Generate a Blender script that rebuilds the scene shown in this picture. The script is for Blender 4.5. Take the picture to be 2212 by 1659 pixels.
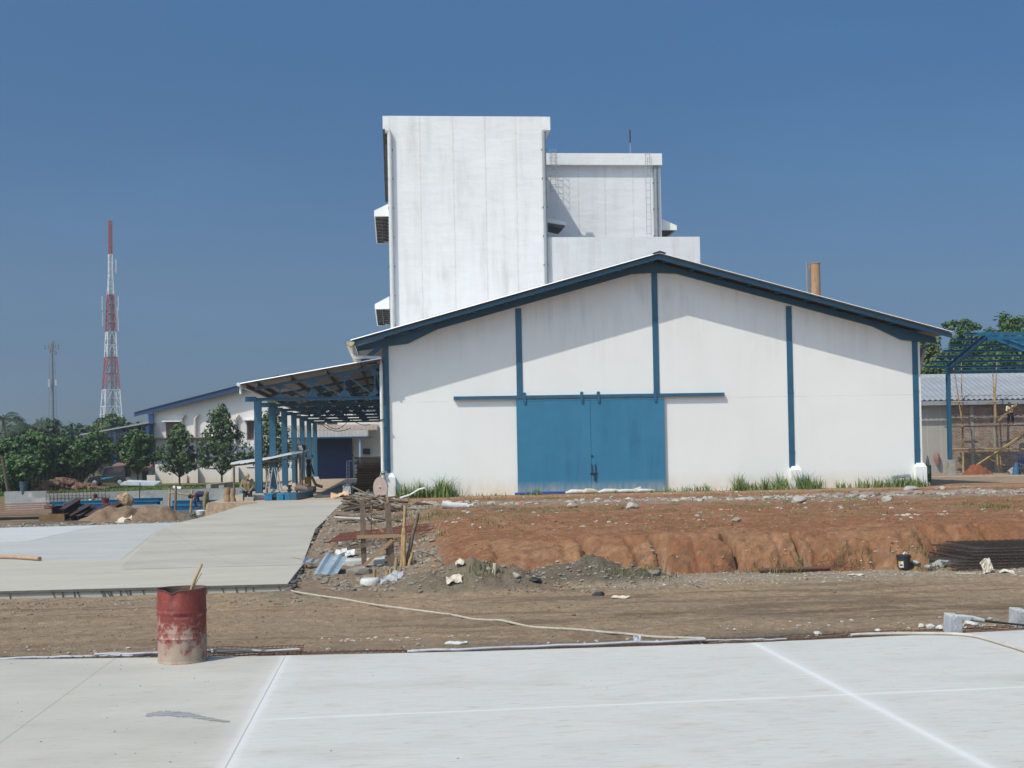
import bpy, bmesh, math, random
import numpy as np
from mathutils import Vector, Matrix, Euler
R = math.radians
random.seed(7)
for o in list(bpy.data.objects): bpy.data.objects.remove(o)
SC = bpy.context.scene
COL = SC.collection

# ------------------------------------------------------------------ camera
CAM_H, YAW, PITCH, ROLL, FPX, SHIFT = 2.46, 5.3, 0.9, 1.08, 2750.0, 0.0463
CM = Matrix.Rotation(R(-YAW), 3, 'Z') @ Matrix.Rotation(R(90 + PITCH), 3, 'X') @ Matrix.Rotation(R(-ROLL), 3, 'Z')
cd = bpy.data.cameras.new('camera'); cam = bpy.data.objects.new('camera', cd); COL.objects.link(cam)
cam.matrix_world = Matrix.Translation((0, 0, CAM_H)) @ CM.to_4x4()
cd.sensor_width = 36; cd.sensor_fit = 'HORIZONTAL'; cd.lens = 36 * FPX / 2212
cd.shift_y = SHIFT; cd.clip_start = 0.2; cd.clip_end = 20000
SC.camera = cam
SC.render.resolution_x, SC.render.resolution_y = 1024, 768

# ------------------------------------------------------------------ sky, sun, exposure
SUN_EL, SUN_AZ = 52.0, 228.5          # azimuth clockwise from +Y: the sun stands behind the left shoulder
w = bpy.data.worlds.new('World'); SC.world = w; w.use_nodes = True
nt = w.node_tree; nt.nodes.clear()
sky = nt.nodes.new('ShaderNodeTexSky'); sky.sky_type = 'NISHITA'; sky.sun_disc = False
sky.sun_elevation = R(SUN_EL); sky.sun_rotation = R(SUN_AZ)
sky.altitude = 0; sky.air_density = 1.0; sky.dust_density = 0.3; sky.ozone_density = 3.0
hs = nt.nodes.new('ShaderNodeHueSaturation'); hs.inputs['Saturation'].default_value = 1.0; hs.inputs['Value'].default_value = 1.0
bgn = nt.nodes.new('ShaderNodeBackground'); bgn.inputs['Strength'].default_value = 0.09
wo = nt.nodes.new('ShaderNodeOutputWorld')
# tropical afternoon air: the camera saw a deeper, duller blue towards the horizon than the clean-air model gives
tcw = nt.nodes.new('ShaderNodeTexCoord'); spw = nt.nodes.new('ShaderNodeSeparateXYZ'); nt.links.new(tcw.outputs['Generated'], spw.inputs[0])
crw = nt.nodes.new('ShaderNodeValToRGB'); crw.color_ramp.interpolation = 'B_SPLINE'
stops = [(0.0, (.27, .355, .56)), (.044, (.30, .38, .585)), (.12, (.36, .505, .66)), (.21, (.39, .625, .80)), (.33, (.32, .71, .96)), (.6, (.95, 1.25, 1.35))]
e = crw.color_ramp.elements
e[0].position = stops[0][0]; e[0].color = (*[v / 1.5 for v in stops[0][1]], 1); e[1].position = stops[-1][0]; e[1].color = (*[v / 1.5 for v in stops[-1][1]], 1)
for p_, c_ in stops[1:-1]:
    q = e.new(p_); q.color = (*[v / 1.5 for v in c_], 1)
nt.links.new(spw.outputs[2], crw.inputs[0])
mul = nt.nodes.new('ShaderNodeMix'); mul.data_type = 'RGBA'; mul.blend_type = 'MULTIPLY'; mul.inputs['Factor'].default_value = 1
nt.links.new(sky.outputs[0], hs.inputs['Color']); nt.links.new(hs.outputs[0], mul.inputs['A']); nt.links.new(crw.outputs[0], mul.inputs['B'])
# a breath of high cirrus
mpw = nt.nodes.new('ShaderNodeMapping'); mpw.inputs['Scale'].default_value = (2.2, 2.2, 11); nt.links.new(tcw.outputs['Generated'], mpw.inputs[0])
nzw = nt.nodes.new('ShaderNodeTexNoise'); nzw.inputs['Scale'].default_value = 1.3; nzw.inputs['Detail'].default_value = 5; nt.links.new(mpw.outputs[0], nzw.inputs['Vector'])
mrw = nt.nodes.new('ShaderNodeMapRange'); mrw.inputs[1].default_value = .5; mrw.inputs[2].default_value = .8; mrw.inputs[3].default_value = 1.0; mrw.inputs[4].default_value = 1.14; nt.links.new(nzw.outputs['Fac'], mrw.inputs[0])
ml2 = nt.nodes.new('ShaderNodeVectorMath'); ml2.operation = 'SCALE'; nt.links.new(mul.outputs['Result'], ml2.inputs[0]); nt.links.new(mrw.outputs[0], ml2.inputs['Scale'])
# hazy sun-side sky out of view, boosted and whitened as added fill for shade
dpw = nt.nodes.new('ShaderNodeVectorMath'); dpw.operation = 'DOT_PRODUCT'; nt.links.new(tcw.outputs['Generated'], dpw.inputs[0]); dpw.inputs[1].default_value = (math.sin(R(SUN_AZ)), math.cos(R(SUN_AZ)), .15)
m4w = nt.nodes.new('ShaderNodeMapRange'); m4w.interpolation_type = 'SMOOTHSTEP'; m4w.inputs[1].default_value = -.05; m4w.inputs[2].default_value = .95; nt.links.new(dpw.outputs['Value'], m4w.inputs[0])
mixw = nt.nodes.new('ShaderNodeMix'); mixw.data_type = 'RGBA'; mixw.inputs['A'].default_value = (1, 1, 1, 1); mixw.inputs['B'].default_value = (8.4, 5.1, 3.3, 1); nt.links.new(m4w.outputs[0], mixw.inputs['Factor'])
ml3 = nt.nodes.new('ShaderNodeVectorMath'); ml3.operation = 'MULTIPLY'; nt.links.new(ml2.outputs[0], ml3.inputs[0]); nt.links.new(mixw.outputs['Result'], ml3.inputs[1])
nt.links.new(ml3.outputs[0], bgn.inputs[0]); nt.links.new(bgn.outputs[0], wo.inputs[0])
sl = bpy.data.lights.new('sun', 'SUN'); sl.energy = 2.95; sl.angle = R(0.55); sl.color = (1.0, 0.95, 0.835)
so = bpy.data.objects.new('sun', sl); COL.objects.link(so)
az = R(SUN_AZ); el = R(SUN_EL)
sdir = Vector((math.sin(az) * math.cos(el), math.cos(az) * math.cos(el), math.sin(el)))
so.rotation_euler = (-sdir).to_track_quat('-Z', 'Y').to_euler(); so.location = sdir * 60
SC.view_settings.view_transform = 'Standard'; SC.view_settings.look = 'None'
SC.view_settings.gamma = 1; SC.view_settings.exposure = 0.43
SC.cycles.max_bounces = 6; SC.cycles.transparent_max_bounces = 8
try: SC.cycles.use_denoising = True
except Exception: pass

# ------------------------------------------------------------------ measuring: a point of the photograph (2212 x 1659 units) cast on a plane
def ray(px, py):
    return (CM @ Vector(((px - 1106) / FPX, -(py - 829.5 - SHIFT * 2212) / FPX, -1.0)))
def at(px, py, X=None, Y=None, Z=None):
    d = ray(px, py); o = Vector((0, 0, CAM_H))
    if Y is not None: t = Y / d.y
    elif Z is not None: t = (Z - CAM_H) / d.z
    else: t = X / d.x
    return o + d * t
def rect(x0, y0, x1, y1, Y):
    y0, y1 = min(y0, y1), max(y0, y1)
    a = at(x0, (y0 + y1) / 2, Y=Y); b = at(x1, (y0 + y1) / 2, Y=Y)
    c = at((x0 + x1) / 2, y1, Y=Y); d = at((x0 + x1) / 2, y0, Y=Y)
    return a.x, c.z, b.x, d.z          # X0, Zbottom, X1, Ztop

# ------------------------------------------------------------------ noise in numpy (for terrain)
def _h(ix, iy, s):
    n = (ix * 374761393 + iy * 668265263 + s * 974634777) & 0xffffffff
    n = ((n ^ (n >> 13)) * 1274126177) & 0xffffffff
    return ((n ^ (n >> 16)) & 0xffff) / 65535.0
def vnoise(x, y, s=0):
    x = np.asarray(x, float); y = np.asarray(y, float)
    ix = np.floor(x).astype(np.int64); iy = np.floor(y).astype(np.int64)
    fx = x - ix; fy = y - iy; fx = fx * fx * (3 - 2 * fx); fy = fy * fy * (3 - 2 * fy)
    a = _h(ix, iy, s); b = _h(ix + 1, iy, s); c = _h(ix, iy + 1, s); d = _h(ix + 1, iy + 1, s)
    return (a + (b - a) * fx) * (1 - fy) + (c + (d - c) * fx) * fy
def fbm(x, y, s=0, o=4):
    t = 0; a = 0.5; f = 1.0
    for k in range(o):
        t = t + a * (vnoise(x * f, y * f, s + k * 17) - 0.5); a *= 0.5; f *= 2.03
    return t
def S(t):
    t = np.clip(t, 0, 1); return t * t * (3 - 2 * t)

# ------------------------------------------------------------------ mesh builder
class MB:
    def __init__(s): s.v = []; s.f = []
    def add(s, vs, fs):
        n = len(s.v); s.v += [tuple(v) for v in vs]; s.f += [tuple(i + n for i in f) for f in fs]; return s
    def box(s, x0, y0, z0, x1, y1, z1):
        return s.add([(x0,y0,z0),(x1,y0,z0),(x1,y1,z0),(x0,y1,z0),(x0,y0,z1),(x1,y0,z1),(x1,y1,z1),(x0,y1,z1)],
                     [(0,3,2,1),(4,5,6,7),(0,1,5,4),(1,2,6,5),(2,3,7,6),(3,0,4,7)])
    def frame(s, a, b, up=(0, 0, 1)):
        a = Vector(a); b = Vector(b); d = (b - a).normalized(); u = Vector(up)
        if abs(d.dot(u)) > 0.98: u = Vector((0, 1, 0)) if abs(d.y) < .9 else Vector((1, 0, 0))
        r = d.cross(u).normalized(); u = r.cross(d).normalized(); return a, b, d, r, u
    def beam(s, a, b, w, h, up=(0, 0, 1)):
        a, b, d, r, u = s.frame(a, b, up); r = r * w / 2; u = u * h / 2
        return s.add([a-r-u, a+r-u, a+r+u, a-r+u, b-r-u, b+r-u, b+r+u, b-r+u],
                     [(0,1,2,3),(7,6,5,4),(0,4,5,1),(1,5,6,2),(2,6,7,3),(3,7,4,0)])
    def hbeam(s, a, b, w, h, t=.02, up=(0, 0, 1)):
        a, b, d, r, u = s.frame(a, b, up)
        o = u * (h / 2 - t / 2)
        s.beam(a + o, b + o, w, t, u); s.beam(a - o, b - o, w, t, u); s.beam(a, b, t, h - 2 * t - .002, u); return s
    def tube(s, pts, r, n=8, cap=True):
        pts = [Vector(p) for p in pts]; m = len(pts); rs = r if isinstance(r, (list, tuple)) else [r] * m
        vs = []; prev = None
        for i, p in enumerate(pts):
            d = (pts[min(i+1, m-1)] - pts[max(i-1, 0)])
            d = d.normalized() if d.length > 1e-9 else Vector((0, 0, 1))
            if prev is None:
                x = d.orthogonal().normalized()
            else:
                x = prev - d * prev.dot(d); x = x.normalized() if x.length > 1e-6 else d.orthogonal().normalized()
            prev = x; y = d.cross(x)
            for k in range(n):
                t = 2 * math.pi * k / n; vs.append(p + (x * math.cos(t) + y * math.sin(t)) * rs[i])
        fs = [(i*n+k, i*n+(k+1) % n, (i+1)*n+(k+1) % n, (i+1)*n+k) for i in range(m-1) for k in range(n)]
        if cap: fs += [tuple(range(n))[::-1], tuple((m-1)*n + k for k in range(n))]
        return s.add(vs, fs)
    def lathe(s, prof, c=(0, 0, 0), n=32, ax=None):
        vs = []
        for (r, z) in prof:
            for k in range(n):
                t = 2 * math.pi * k / n; vs.append((c[0] + r*math.cos(t), c[1] + r*math.sin(t), c[2] + z))
        m = len(prof)
        return s.add(vs, [(i*n+k, i*n+(k+1) % n, (i+1)*n+(k+1) % n, (i+1)*n+k) for i in range(m-1) for k in range(n)])
    def prism(s, poly, y0, y1, axis='Y'):
        n = len(poly)
        if axis == 'Y': A = [(p[0], y0, p[1]) for p in poly]; B = [(p[0], y1, p[1]) for p in poly]
        elif axis == 'X': A = [(y0, p[0], p[1]) for p in poly]; B = [(y1, p[0], p[1]) for p in poly]
        else: A = [(p[0], p[1], y0) for p in poly]; B = [(p[0], p[1], y1) for p in poly]
        return s.add(A + B, [tuple(range(n)), tuple(range(2*n-1, n-1, -1))] + [(i, n+i, n+(i+1) % n, (i+1) % n) for i in range(n)])
    def quad(s, a, b, c, d): return s.add([a, b, c, d], [(0, 1, 2, 3)])
    def rock(s, c, r, seed=0, flat=.7, rz=None):
        rnd = random.Random(seed); c = Vector(c)
        ph = (1 + 5 ** .5) / 2
        vs = [Vector(p).normalized() for p in [(-1,ph,0),(1,ph,0),(-1,-ph,0),(1,-ph,0),(0,-1,ph),(0,1,ph),(0,-1,-ph),(0,1,-ph),(ph,0,-1),(ph,0,1),(-ph,0,-1),(-ph,0,1)]]
        e = Euler((rnd.random()*6, rnd.random()*6, rnd.random()*6)).to_matrix()
        sx, sy = 0.75 + rnd.random()*.6, 0.75 + rnd.random()*.6
        out = []
        for v in vs:
            q = e @ v * (0.7 + 0.5 * rnd.random()); out.append(c + Vector((q.x*sx, q.y*sy, q.z*flat)) * r)
        return s.add(out, [(0,11,5),(0,5,1),(0,1,7),(0,7,10),(0,10,11),(1,5,9),(5,11,4),(11,10,2),(10,7,6),(7,1,8),(3,9,4),(3,4,2),(3,2,6),(3,6,8),(3,8,9),(4,9,5),(2,4,11),(6,2,10),(8,6,7),(9,8,1)])
    def boulder(s, c, r, seed=0, flat=.7):
        rnd = random.Random(seed); c = Vector(c); bm = bmesh.new(); bmesh.ops.create_icosphere(bm, subdivisions=3, radius=1)
        pl = [(Vector((rnd.gauss(0, 1), rnd.gauss(0, 1), rnd.gauss(0, 1))).normalized(), rnd.uniform(.55, .85)) for _ in range(11)]
        sx, sy = rnd.uniform(.8, 1.3), rnd.uniform(.8, 1.2); vs = []
        for v in bm.verts:
            p = v.co.normalized(); k = 1.0
            for n_, d_ in pl:
                q = p.dot(n_)
                if q > d_: k = min(k, d_ / q)
            k *= 1 + .05 * float(vnoise(p.x*3+seed, p.y*3+p.z*2, seed)) + .03*rnd.random()
            vs.append(c + Vector((p.x*sx*k, p.y*sy*k, p.z*flat*k)) * r * 1.15)
        fs = [tuple(v.index for v in f.verts) for f in bm.faces]; bm.free(); return s.add(vs, fs)
    def sheet(s, c, u, v, nu, nv, amp, seed=0, thick=.01):
        """a crumpled sheet: bag, tarpaulin, scrap"""
        rnd = random.Random(seed); c = Vector(c); u = Vector(u); v = Vector(v); nn = u.cross(v).normalized()
        vs = []
        for lay in (0, 1):
            for j in range(nv+1):
                for i in range(nu+1):
                    a = i/nu - .5; b = j/nv - .5
                    k = random.Random(seed*999 + j*57 + i); hgt = amp * (k.random() - .3) + amp * math.sin(seed + a*7 + b*5)*.6
                    e = 1 + (k.random()-.5) * .12
                    vs.append(c + u*a*e + v*b*e + nn*(hgt - lay*thick))
        N = (nu+1)*(nv+1); fs = []
        for j in range(nv):
            for i in range(nu):
                q = (j*(nu+1)+i, j*(nu+1)+i+1, (j+1)*(nu+1)+i+1, (j+1)*(nu+1)+i); fs.append(q); fs.append(tuple(N+x for x in q[::-1]))
        ring = [i for i in range(nu+1)] + [(j)*(nu+1)+nu for j in range(1, nv+1)] + [nv*(nu+1)+i for i in range(nu-1, -1, -1)] + [j*(nu+1) for j in range(nv-1, 0, -1)]
        for k in range(len(ring)):
            a, b = ring[k], ring[(k+1) % len(ring)]; fs.append((b, a, N+a, N+b))
        return s.add(vs, fs)
    def build(s, name, mat, parent=None, smooth=False, bevel=0):
        me = bpy.data.meshes.new(name); me.from_pydata(s.v, [], s.f); me.update()
        o = bpy.data.objects.new(name, me); COL.objects.link(o)
        me.materials.append(mat)
        if smooth:
            me.polygons.foreach_set('use_smooth', [True] * len(me.polygons))
            me.update()
            try:
                bm = bmesh.new(); bm.from_mesh(me)
                for ed in bm.edges: ed.smooth = not (len(ed.link_faces) == 2 and ed.calc_face_angle(0) > R(40))
                bm.to_mesh(me); bm.free()
            except Exception: pass
        if bevel:
            m = o.modifiers.new('bevel', 'BEVEL'); m.width = bevel; m.segments = 2; m.limit_method = 'ANGLE'
        if parent is not None:
            o.parent = parent
            o.matrix_parent_inverse = PINV[parent.name]
        return o
PINV = {}
def tag(o, label=None, cat=None, group=None, kind=None):
    if label: o['label'] = label
    if cat: o['category'] = cat
    if group: o['group'] = group
    if kind: o['kind'] = kind
    return o
def thing(name, label, cat, loc=(0, 0, 0), group=None, rz=0):
    o = bpy.data.objects.new(name, None); COL.objects.link(o); o.location = loc; o.rotation_euler = (0, 0, rz)
    o.empty_display_size = .2
    # parts are built in world coordinates, then hang from the Empty
    PINV[o.name] = (Matrix.Translation(loc) @ Matrix.Rotation(rz, 4, 'Z')).inverted()
    return tag(o, label, cat, group)
def sub(part_obj):            # lets a part carry sub-parts
    PINV[part_obj.name] = (part_obj.parent.matrix_basis @ part_obj.matrix_parent_inverse).inverted() if part_obj.parent else Matrix()
    return part_obj
def solo(mb, name, mat, label, cat, group=None, kind=None, smooth=False, bevel=0):
    return tag(mb.build(name, mat, None, smooth, bevel), label, cat, group, kind)
def copy_tree(o, parent=None, loc=None, rz=None, scale=None, label=None):
    c = o.copy(); COL.objects.link(c); c.parent = parent
    if loc is not None: c.location = loc
    if rz is not None: c.rotation_euler = (0, 0, rz)
    if scale is not None: c.scale = scale if isinstance(scale, (tuple, list)) else (scale,)*3
    if label: c['label'] = label
    for ch in list(o.children): copy_tree(ch, c)
    return c

# ------------------------------------------------------------------ materials
MATS = {}
def M(name, c1, c2=None, scale=4.0, rough=.8, bump=0.0, bscale=None, metal=0.0, stretch=(1, 1, 1), c3=None, s3=12.0, t3=(.58, .7), coords='obj', spec=.4, detail=6, ramp=(.35, .65)):
    if name in MATS: return MATS[name]
    m = bpy.data.materials.new(name); m.use_nodes = True; t = m.node_tree; N = t.nodes; L = t.links
    b = N['Principled BSDF']; b.inputs['Roughness'].default_value = rough; b.inputs['Metallic'].default_value = metal
    b.inputs['Specular IOR Level'].default_value = spec
    tc = N.new('ShaderNodeTexCoord') if coords == 'obj' else N.new('ShaderNodeNewGeometry')
    src = tc.outputs['Object'] if coords == 'obj' else tc.outputs['Position']
    mp = N.new('ShaderNodeMapping'); mp.inputs['Scale'].default_value = stretch; L.new(src, mp.inputs[0])
    if c2 is None: c2 = tuple(x * .86 for x in c1)
    n1 = N.new('ShaderNodeTexNoise'); n1.inputs['Scale'].default_value = scale; n1.inputs['Detail'].default_value = detail; n1.inputs['Roughness'].default_value = .62
    L.new(mp.outputs[0], n1.inputs['Vector'])
    r1 = N.new('ShaderNodeMapRange'); r1.inputs[1].default_value = ramp[0]; r1.inputs[2].default_value = ramp[1]; L.new(n1.outputs['Fac'], r1.inputs[0])
    mx = N.new('ShaderNodeMix'); mx.data_type = 'RGBA'; L.new(r1.outputs[0], mx.inputs['Factor'])
    mx.inputs['A'].default_value = (*c1, 1); mx.inputs['B'].default_value = (*c2, 1)
    out = mx.outputs['Result']
    if c3 is not None:
        n3 = N.new('ShaderNodeTexNoise'); n3.inputs['Scale'].default_value = s3; n3.inputs['Detail'].default_value = 8; L.new(mp.outputs[0], n3.inputs['Vector'])
        r3 = N.new('ShaderNodeMapRange'); r3.inputs[1].default_value = t3[0]; r3.inputs[2].default_value = t3[1]; L.new(n3.outputs['Fac'], r3.inputs[0])
        m3 = N.new('ShaderNodeMix'); m3.data_type = 'RGBA'; L.new(r3.outputs[0], m3.inputs['Factor']); L.new(out, m3.inputs['A']); m3.inputs['B'].default_value = (*c3, 1)
        out = m3.outputs['Result']
    L.new(out, b.inputs['Base Color'])
    if bump:
        nb = N.new('ShaderNodeTexNoise'); nb.inputs['Scale'].default_value = bscale or scale * 3; nb.inputs['Detail'].default_value = 6; L.new(mp.outputs[0], nb.inputs['Vector'])
        bp = N.new('ShaderNodeBump'); bp.inputs['Strength'].default_value = 1.0; bp.inputs['Distance'].default_value = bump
        L.new(nb.outputs['Fac'], bp.inputs['Height']); L.new(bp.outputs[0], b.inputs['Normal'])
    MATS[name] = m; return m
def mathn(t, op, a, b=None, c=None):
    n = t.nodes.new('ShaderNodeMath'); n.operation = op
    for i, x in enumerate((a, b, c)):
        if x is None: continue
        if isinstance(x, (int, float)): n.inputs[i].default_value = x
        else: t.links.new(x, n.inputs[i])
    return n.outputs[0]
def mixc(t, f, a, b):
    n = t.nodes.new('ShaderNodeMix'); n.data_type = 'RGBA'
    for k, x in (('Factor', f), ('A', a), ('B', b)):
        if isinstance(x, (int, float)): n.inputs[k].default_value = x
        elif isinstance(x, tuple): n.inputs[k].default_value = (*x, 1)
        else: t.links.new(x, n.inputs[k])
    return n.outputs['Result']
def rng(t, x, a, b, c=0.0, d=1.0):
    n = t.nodes.new('ShaderNodeMapRange'); t.links.new(x, n.inputs[0])
    for i, v in zip((1, 2, 3, 4), (a, b, c, d)): n.inputs[i].default_value = v
    return n.outputs[0]
def noise(t, vec, scale, detail=6, rough=.6):
    n = t.nodes.new('ShaderNodeTexNoise'); n.inputs['Scale'].default_value = scale; n.inputs['Detail'].default_value = detail; n.inputs['Roughness'].default_value = rough
    t.links.new(vec, n.inputs['Vector']); return n.outputs['Fac']
def mapping(t, vec, sc=(1, 1, 1), loc=(0, 0, 0)):
    n = t.nodes.new('ShaderNodeMapping'); n.inputs['Scale'].default_value = sc; n.inputs['Location'].default_value = loc; t.links.new(vec, n.inputs[0]); return n.outputs[0]

BLUE = M('blue_paint', (.027, .105, .178), (.022, .086, .148), 3, .42, .002, 12, stretch=(1, 1, .4))
BLUE_NEW = M('bright_blue_primer', (.02, .20, .36), (.015, .15, .29), 3, .38)
RUST = M('rusty_steel', (.075, .035, .022), (.045, .022, .016), 6, .75, .003, c3=(.16, .06, .025), s3=9)
DARKRUST = M('dark_primer_steel', (.05, .028, .03), (.035, .02, .022), 5, .6, c3=(.10, .045, .03), s3=7)
WOOD = M('raw_wood', (.36, .23, .13), (.26, .16, .09), 5, .8, .003, stretch=(6, 6, 1))
OLDWOOD = M('weathered_wood', (.19, .14, .10), (.11, .08, .06), 6, .85, .004, stretch=(5, 5, 1), c3=(.07, .05, .04), s3=6)
BAMBOO = M('dry_bamboo', (.42, .29, .14), (.28, .19, .09), 5, .55, c3=(.15, .1, .06), s3=8)
CONC = M('raw_concrete', (.36, .34, .31), (.27, .255, .23), 3, .9, .006, 25, c3=(.19, .18, .17), s3=2.2)
CONC_L = M('pale_concrete', (.50, .49, .46), (.41, .40, .37), 4, .9, .006, 25, c3=(.28, .28, .27), s3=5)
WHITE = M('white_paint', (.76, .76, .74), (.70, .70, .68), 2, .7, .003, 20)
PVC = M('white_pvc', (.66, .66, .64), (.55, .55, .53), 4, .35)
GALV = M('galvanised_sheet', (.52, .55, .58), (.42, .45, .48), 3, .38, metal=.55)
ZINC = M('white_zinc_sheet', (.78, .79, .80), (.66, .67, .69), 3, .3, metal=.25)
TARP = M('grey_tarpaulin', (.10, .105, .11), (.07, .075, .08), 4, .7, .01, 9)
BAG = M('cement_sack_paper', (.55, .50, .42), (.44, .38, .30), 6, .8, .006, 15)
DARK = M('black_rubber', (.02, .02, .022), (.03, .03, .03), 5, .6)
CLOTHW = M('white_plastic', (.58, .575, .55), (.44, .43, .41), 6, .6)

F = 55.25            # the warehouse front stands here
FLOOR = .60

# ------------------------------------------------------------------ terrain
GULLY = [at(px, 1180, Y=27.3).x for px in (1072, 1217, 1256, 1351, 1400, 1475, 1513, 1556, 1600, 1649, 1690, 1712, 1825, 1905, 2030, 2077, 2140)]
GD = [.45, .10, .36, .12, .30, .12, .08, .6, .06, .10, .42, .10, .08, .12, .34, .10, .22]
def ramp_z(Y): return .6 * S((np.asarray(Y, float) - 29) / 21.5)
def terrain(X, Y, soil=False):
    X = np.asarray(X, float); Y = np.asarray(Y, float)
    n1 = fbm(X * .9, Y * .9, 3); n2 = fbm(X * 3.1, Y * 3.1, 9); n3 = fbm(X * 9, Y * 9, 21, 3)
    road = -.13 + .05 * n1 + .035 * n2 + .02 * n3
    # wheel ruts run along the road (X)
    rut = fbm(X * .35, Y * 3.2, 51, 3); road = road + .10 * rut + .03 * fbm(X * 2.0, Y * 8, 61, 3)
    # bank
    g = np.zeros_like(X)
    for k, (gx, gd) in enumerate(zip(GULLY, GD)):
        wob = .10 * (vnoise(Y * 2.3 + k * 7.1, X * 0 + k, 77) - .5) * 2
        wd = .03 + .035 * ((k * 37) % 10) / 10
        dx = np.abs(X - gx - wob)
        g = np.maximum(g, gd * np.exp(-(dx / wd) ** 2) + .12 * gd * np.exp(-(dx / (wd * 3)) ** 2))
    bulge = .30 * fbm(X * .4, X * 0 + 3.3, 5, 2) + .22 * fbm(X * 3.5, Y * 6, 6, 4) + .20 * fbm(X * 9, Y * 12, 7, 4) + .16 * fbm(X * 6.5, Y * .7, 8, 3)
    Yb = 26.35 - .085 * X + .5 * fbm(X * .5, X * 0, 8, 3)
    left = S((X - .2) / 5.5)
    width = 2.6 - 1.6 * left
    recess = 1.9 * S((X - 10.9) / .8)
    t = (Y - Yb - recess - g * .95 * (1 + 1.2 * vnoise(X * .7, X * 0, 73)) * .8 - bulge * .8) / width
    ztop = .30 + .32 * left
    face = np.where(t < 0, 0, np.where(t > 1, 1, np.clip(t, 0, 1) ** .8 * .72 + .28 * (1 - (1 - np.clip(t, 0, 1)) ** 2.5)))
    face = face * S(t * 6 + .3) if False else face
    zb = -.13 + (ztop + .13) * face
    inface = np.exp(-((t - .5) / .45) ** 2)
    zb = zb + .10 * n2 * S((t + .2) / .5) + .07 * n3 * S((t + .2) / .4) + .10 * n1 * S((t - .5)) + .05 * fbm(X * 16, Y * 16, 23, 2) * S((t + .2) / .4)
    zb = zb + (FLOOR - ztop) * S((Y - Yb - recess - width) / 9)
    zb = np.where(t > 0, zb, road)
    zb = np.where((t > 0) & (t < .12), road * (1 - t / .12) + zb * (t / .12), zb)
    # rubble slope between the ramp and the bank
    zs = -.13 + .70 * S((Y - 24.5) / 26) + .10 * n2 + .05 * n3
    zs = np.where(Y < 24.5, road, zs)
    k = S((X - .1) / 1.3)
    zc = zs * (1 - k) + zb * k
    # flatten near the building
    near = S((Y - 50.5) / 2.5)
    zc = zc * (1 - near) + (FLOOR - .04 + .03 * n2) * near
    # mounds: grey soil heaps at the foot of the bank
    def mound(cx, cy, rx, ry, h, s):
        d = np.sqrt(((X - cx) / rx) ** 2 + ((Y - cy) / ry) ** 2)
        return h * np.clip(1 - d, 0, 1) ** 1.15 * (1 + .9 * fbm(X * 3.5, Y * 3.5, s, 4)) + (d < 1) * .05 * n3
    m1 = mound(1.55, 24.5, 2.1, 1.4, .56, 101); m2 = mound(3.75, 25.0, 1.9, 1.3, .52, 102)
    m3 = mound(.7, 23.9, 1.1, .9, .26, 103)
    zc = zc + np.maximum(np.maximum(m1, m2), m3)
    # ground left of x=-2.2
    zl = np.where(Y < 24.6, road, -.30 + 0 * X)
    under = ramp_z(Y) - .40
    zl = np.where((Y > 29) & (Y < 52), np.where(X > -6.0, np.maximum(under, -.3), -.30), zl)
    zl = np.where(Y >= 52, np.where(X > -7.6, FLOOR - .03, -.14 + .05 * n2 + .05 * n1), zl)
    zl = np.where((Y > 48.6) & (Y < 52) & (X <= -9.2), -.16 + .08 * n2 + .05 * n1, zl)
    e = S((X + 2.32) / .12)
    z = zl * (1 - e) + zc * e
    z = np.where(Y < 23.0, road, z)
    # behind the retaining wall
    zr = .60 - .45 * S((Y - 70) / 16) + .08 * n1 + .05 * n2
    z = np.where((Y > 69.3) & (X <= -7.6), zr, z)
    far = S((Y - 100) / 15)
    z = z * (1 - far) + (.28 + .1 * n1) * far
    z = np.where(Y < 14.9, -.45, z)
    if not soil: return z
    # albedo of the soil
    clay = np.array([.285, .120, .056]); clay2 = np.array([.36, .19, .10]); rd = np.array([.37, .265, .17]); gravel = np.array([.30, .24, .175])
    sand = np.array([.40, .29, .19]); grass = np.array([.075, .115, .03]); pale = np.array([.37, .32, .25]); darkrd = np.array([.20, .142, .095])
    def mix(a, b, f): f = np.clip(f, 0, 1)[..., None]; return a * (1 - f) + b * f
    c = np.broadcast_to(rd, X.shape + (3,)).copy()
    c = mix(c, gravel, S((fbm(X * .7, Y * 1.5, 31) + .12) * 3) * .65)
    c = mix(c, darkrd, S((fbm(X * .5, Y * 4.2, 33) - .02) * 7) * .75)
    c = mix(c, sand, S((fbm(X * .3, Y * 1.1, 35) - .02) * 5) * .55)
    c = mix(c, pale, S((Y - 23.2) / 1.2) * S((X - 3.0) / 1.5) * .6)
    c = mix(c, np.array([.33, .245, .165]), S((fbm(X * .22, Y * .9, 37) + .02) * 5) * .55 * S((21.5 - Y) / 2 + .6))
    c = mix(c, np.array([.135, .098, .065]), np.exp(-((X - 7.5) / 4.2) ** 2 - ((Y - 19.4 - .1 * fbm(X, Y, 38)) / .75) ** 2) * .85 * S((fbm(X * 1.2, Y * 5, 39) + .22) * 4))
    c = mix(c, np.array([.135, .098, .065]), np.exp(-((X + 5) / 6) ** 2 - ((Y - 18.3) / .35) ** 2) * .6 * S((fbm(X * 1.2, Y * 5, 40) + .15) * 4))
    c = mix(c, np.array([.15, .13, .11]), S((17.9 - Y + 3 * fbm(X * .6, Y * .6, 36)) / 1.2) * .55)
    isb = S((t + .12) * 9) * k * (Y > 22)
    cl = mix(np.broadcast_to(clay, X.shape + (3,)).copy(), clay2, S((fbm(X * 1.1, Y * 1.1, 41) + .05) * 4) * .8)
    cl = mix(cl, np.array([.26, .17, .10]), S((fbm(X * .6, Y * .8, 43) - .02) * 6) * .55 * S((Y - 29) / 4))
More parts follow.
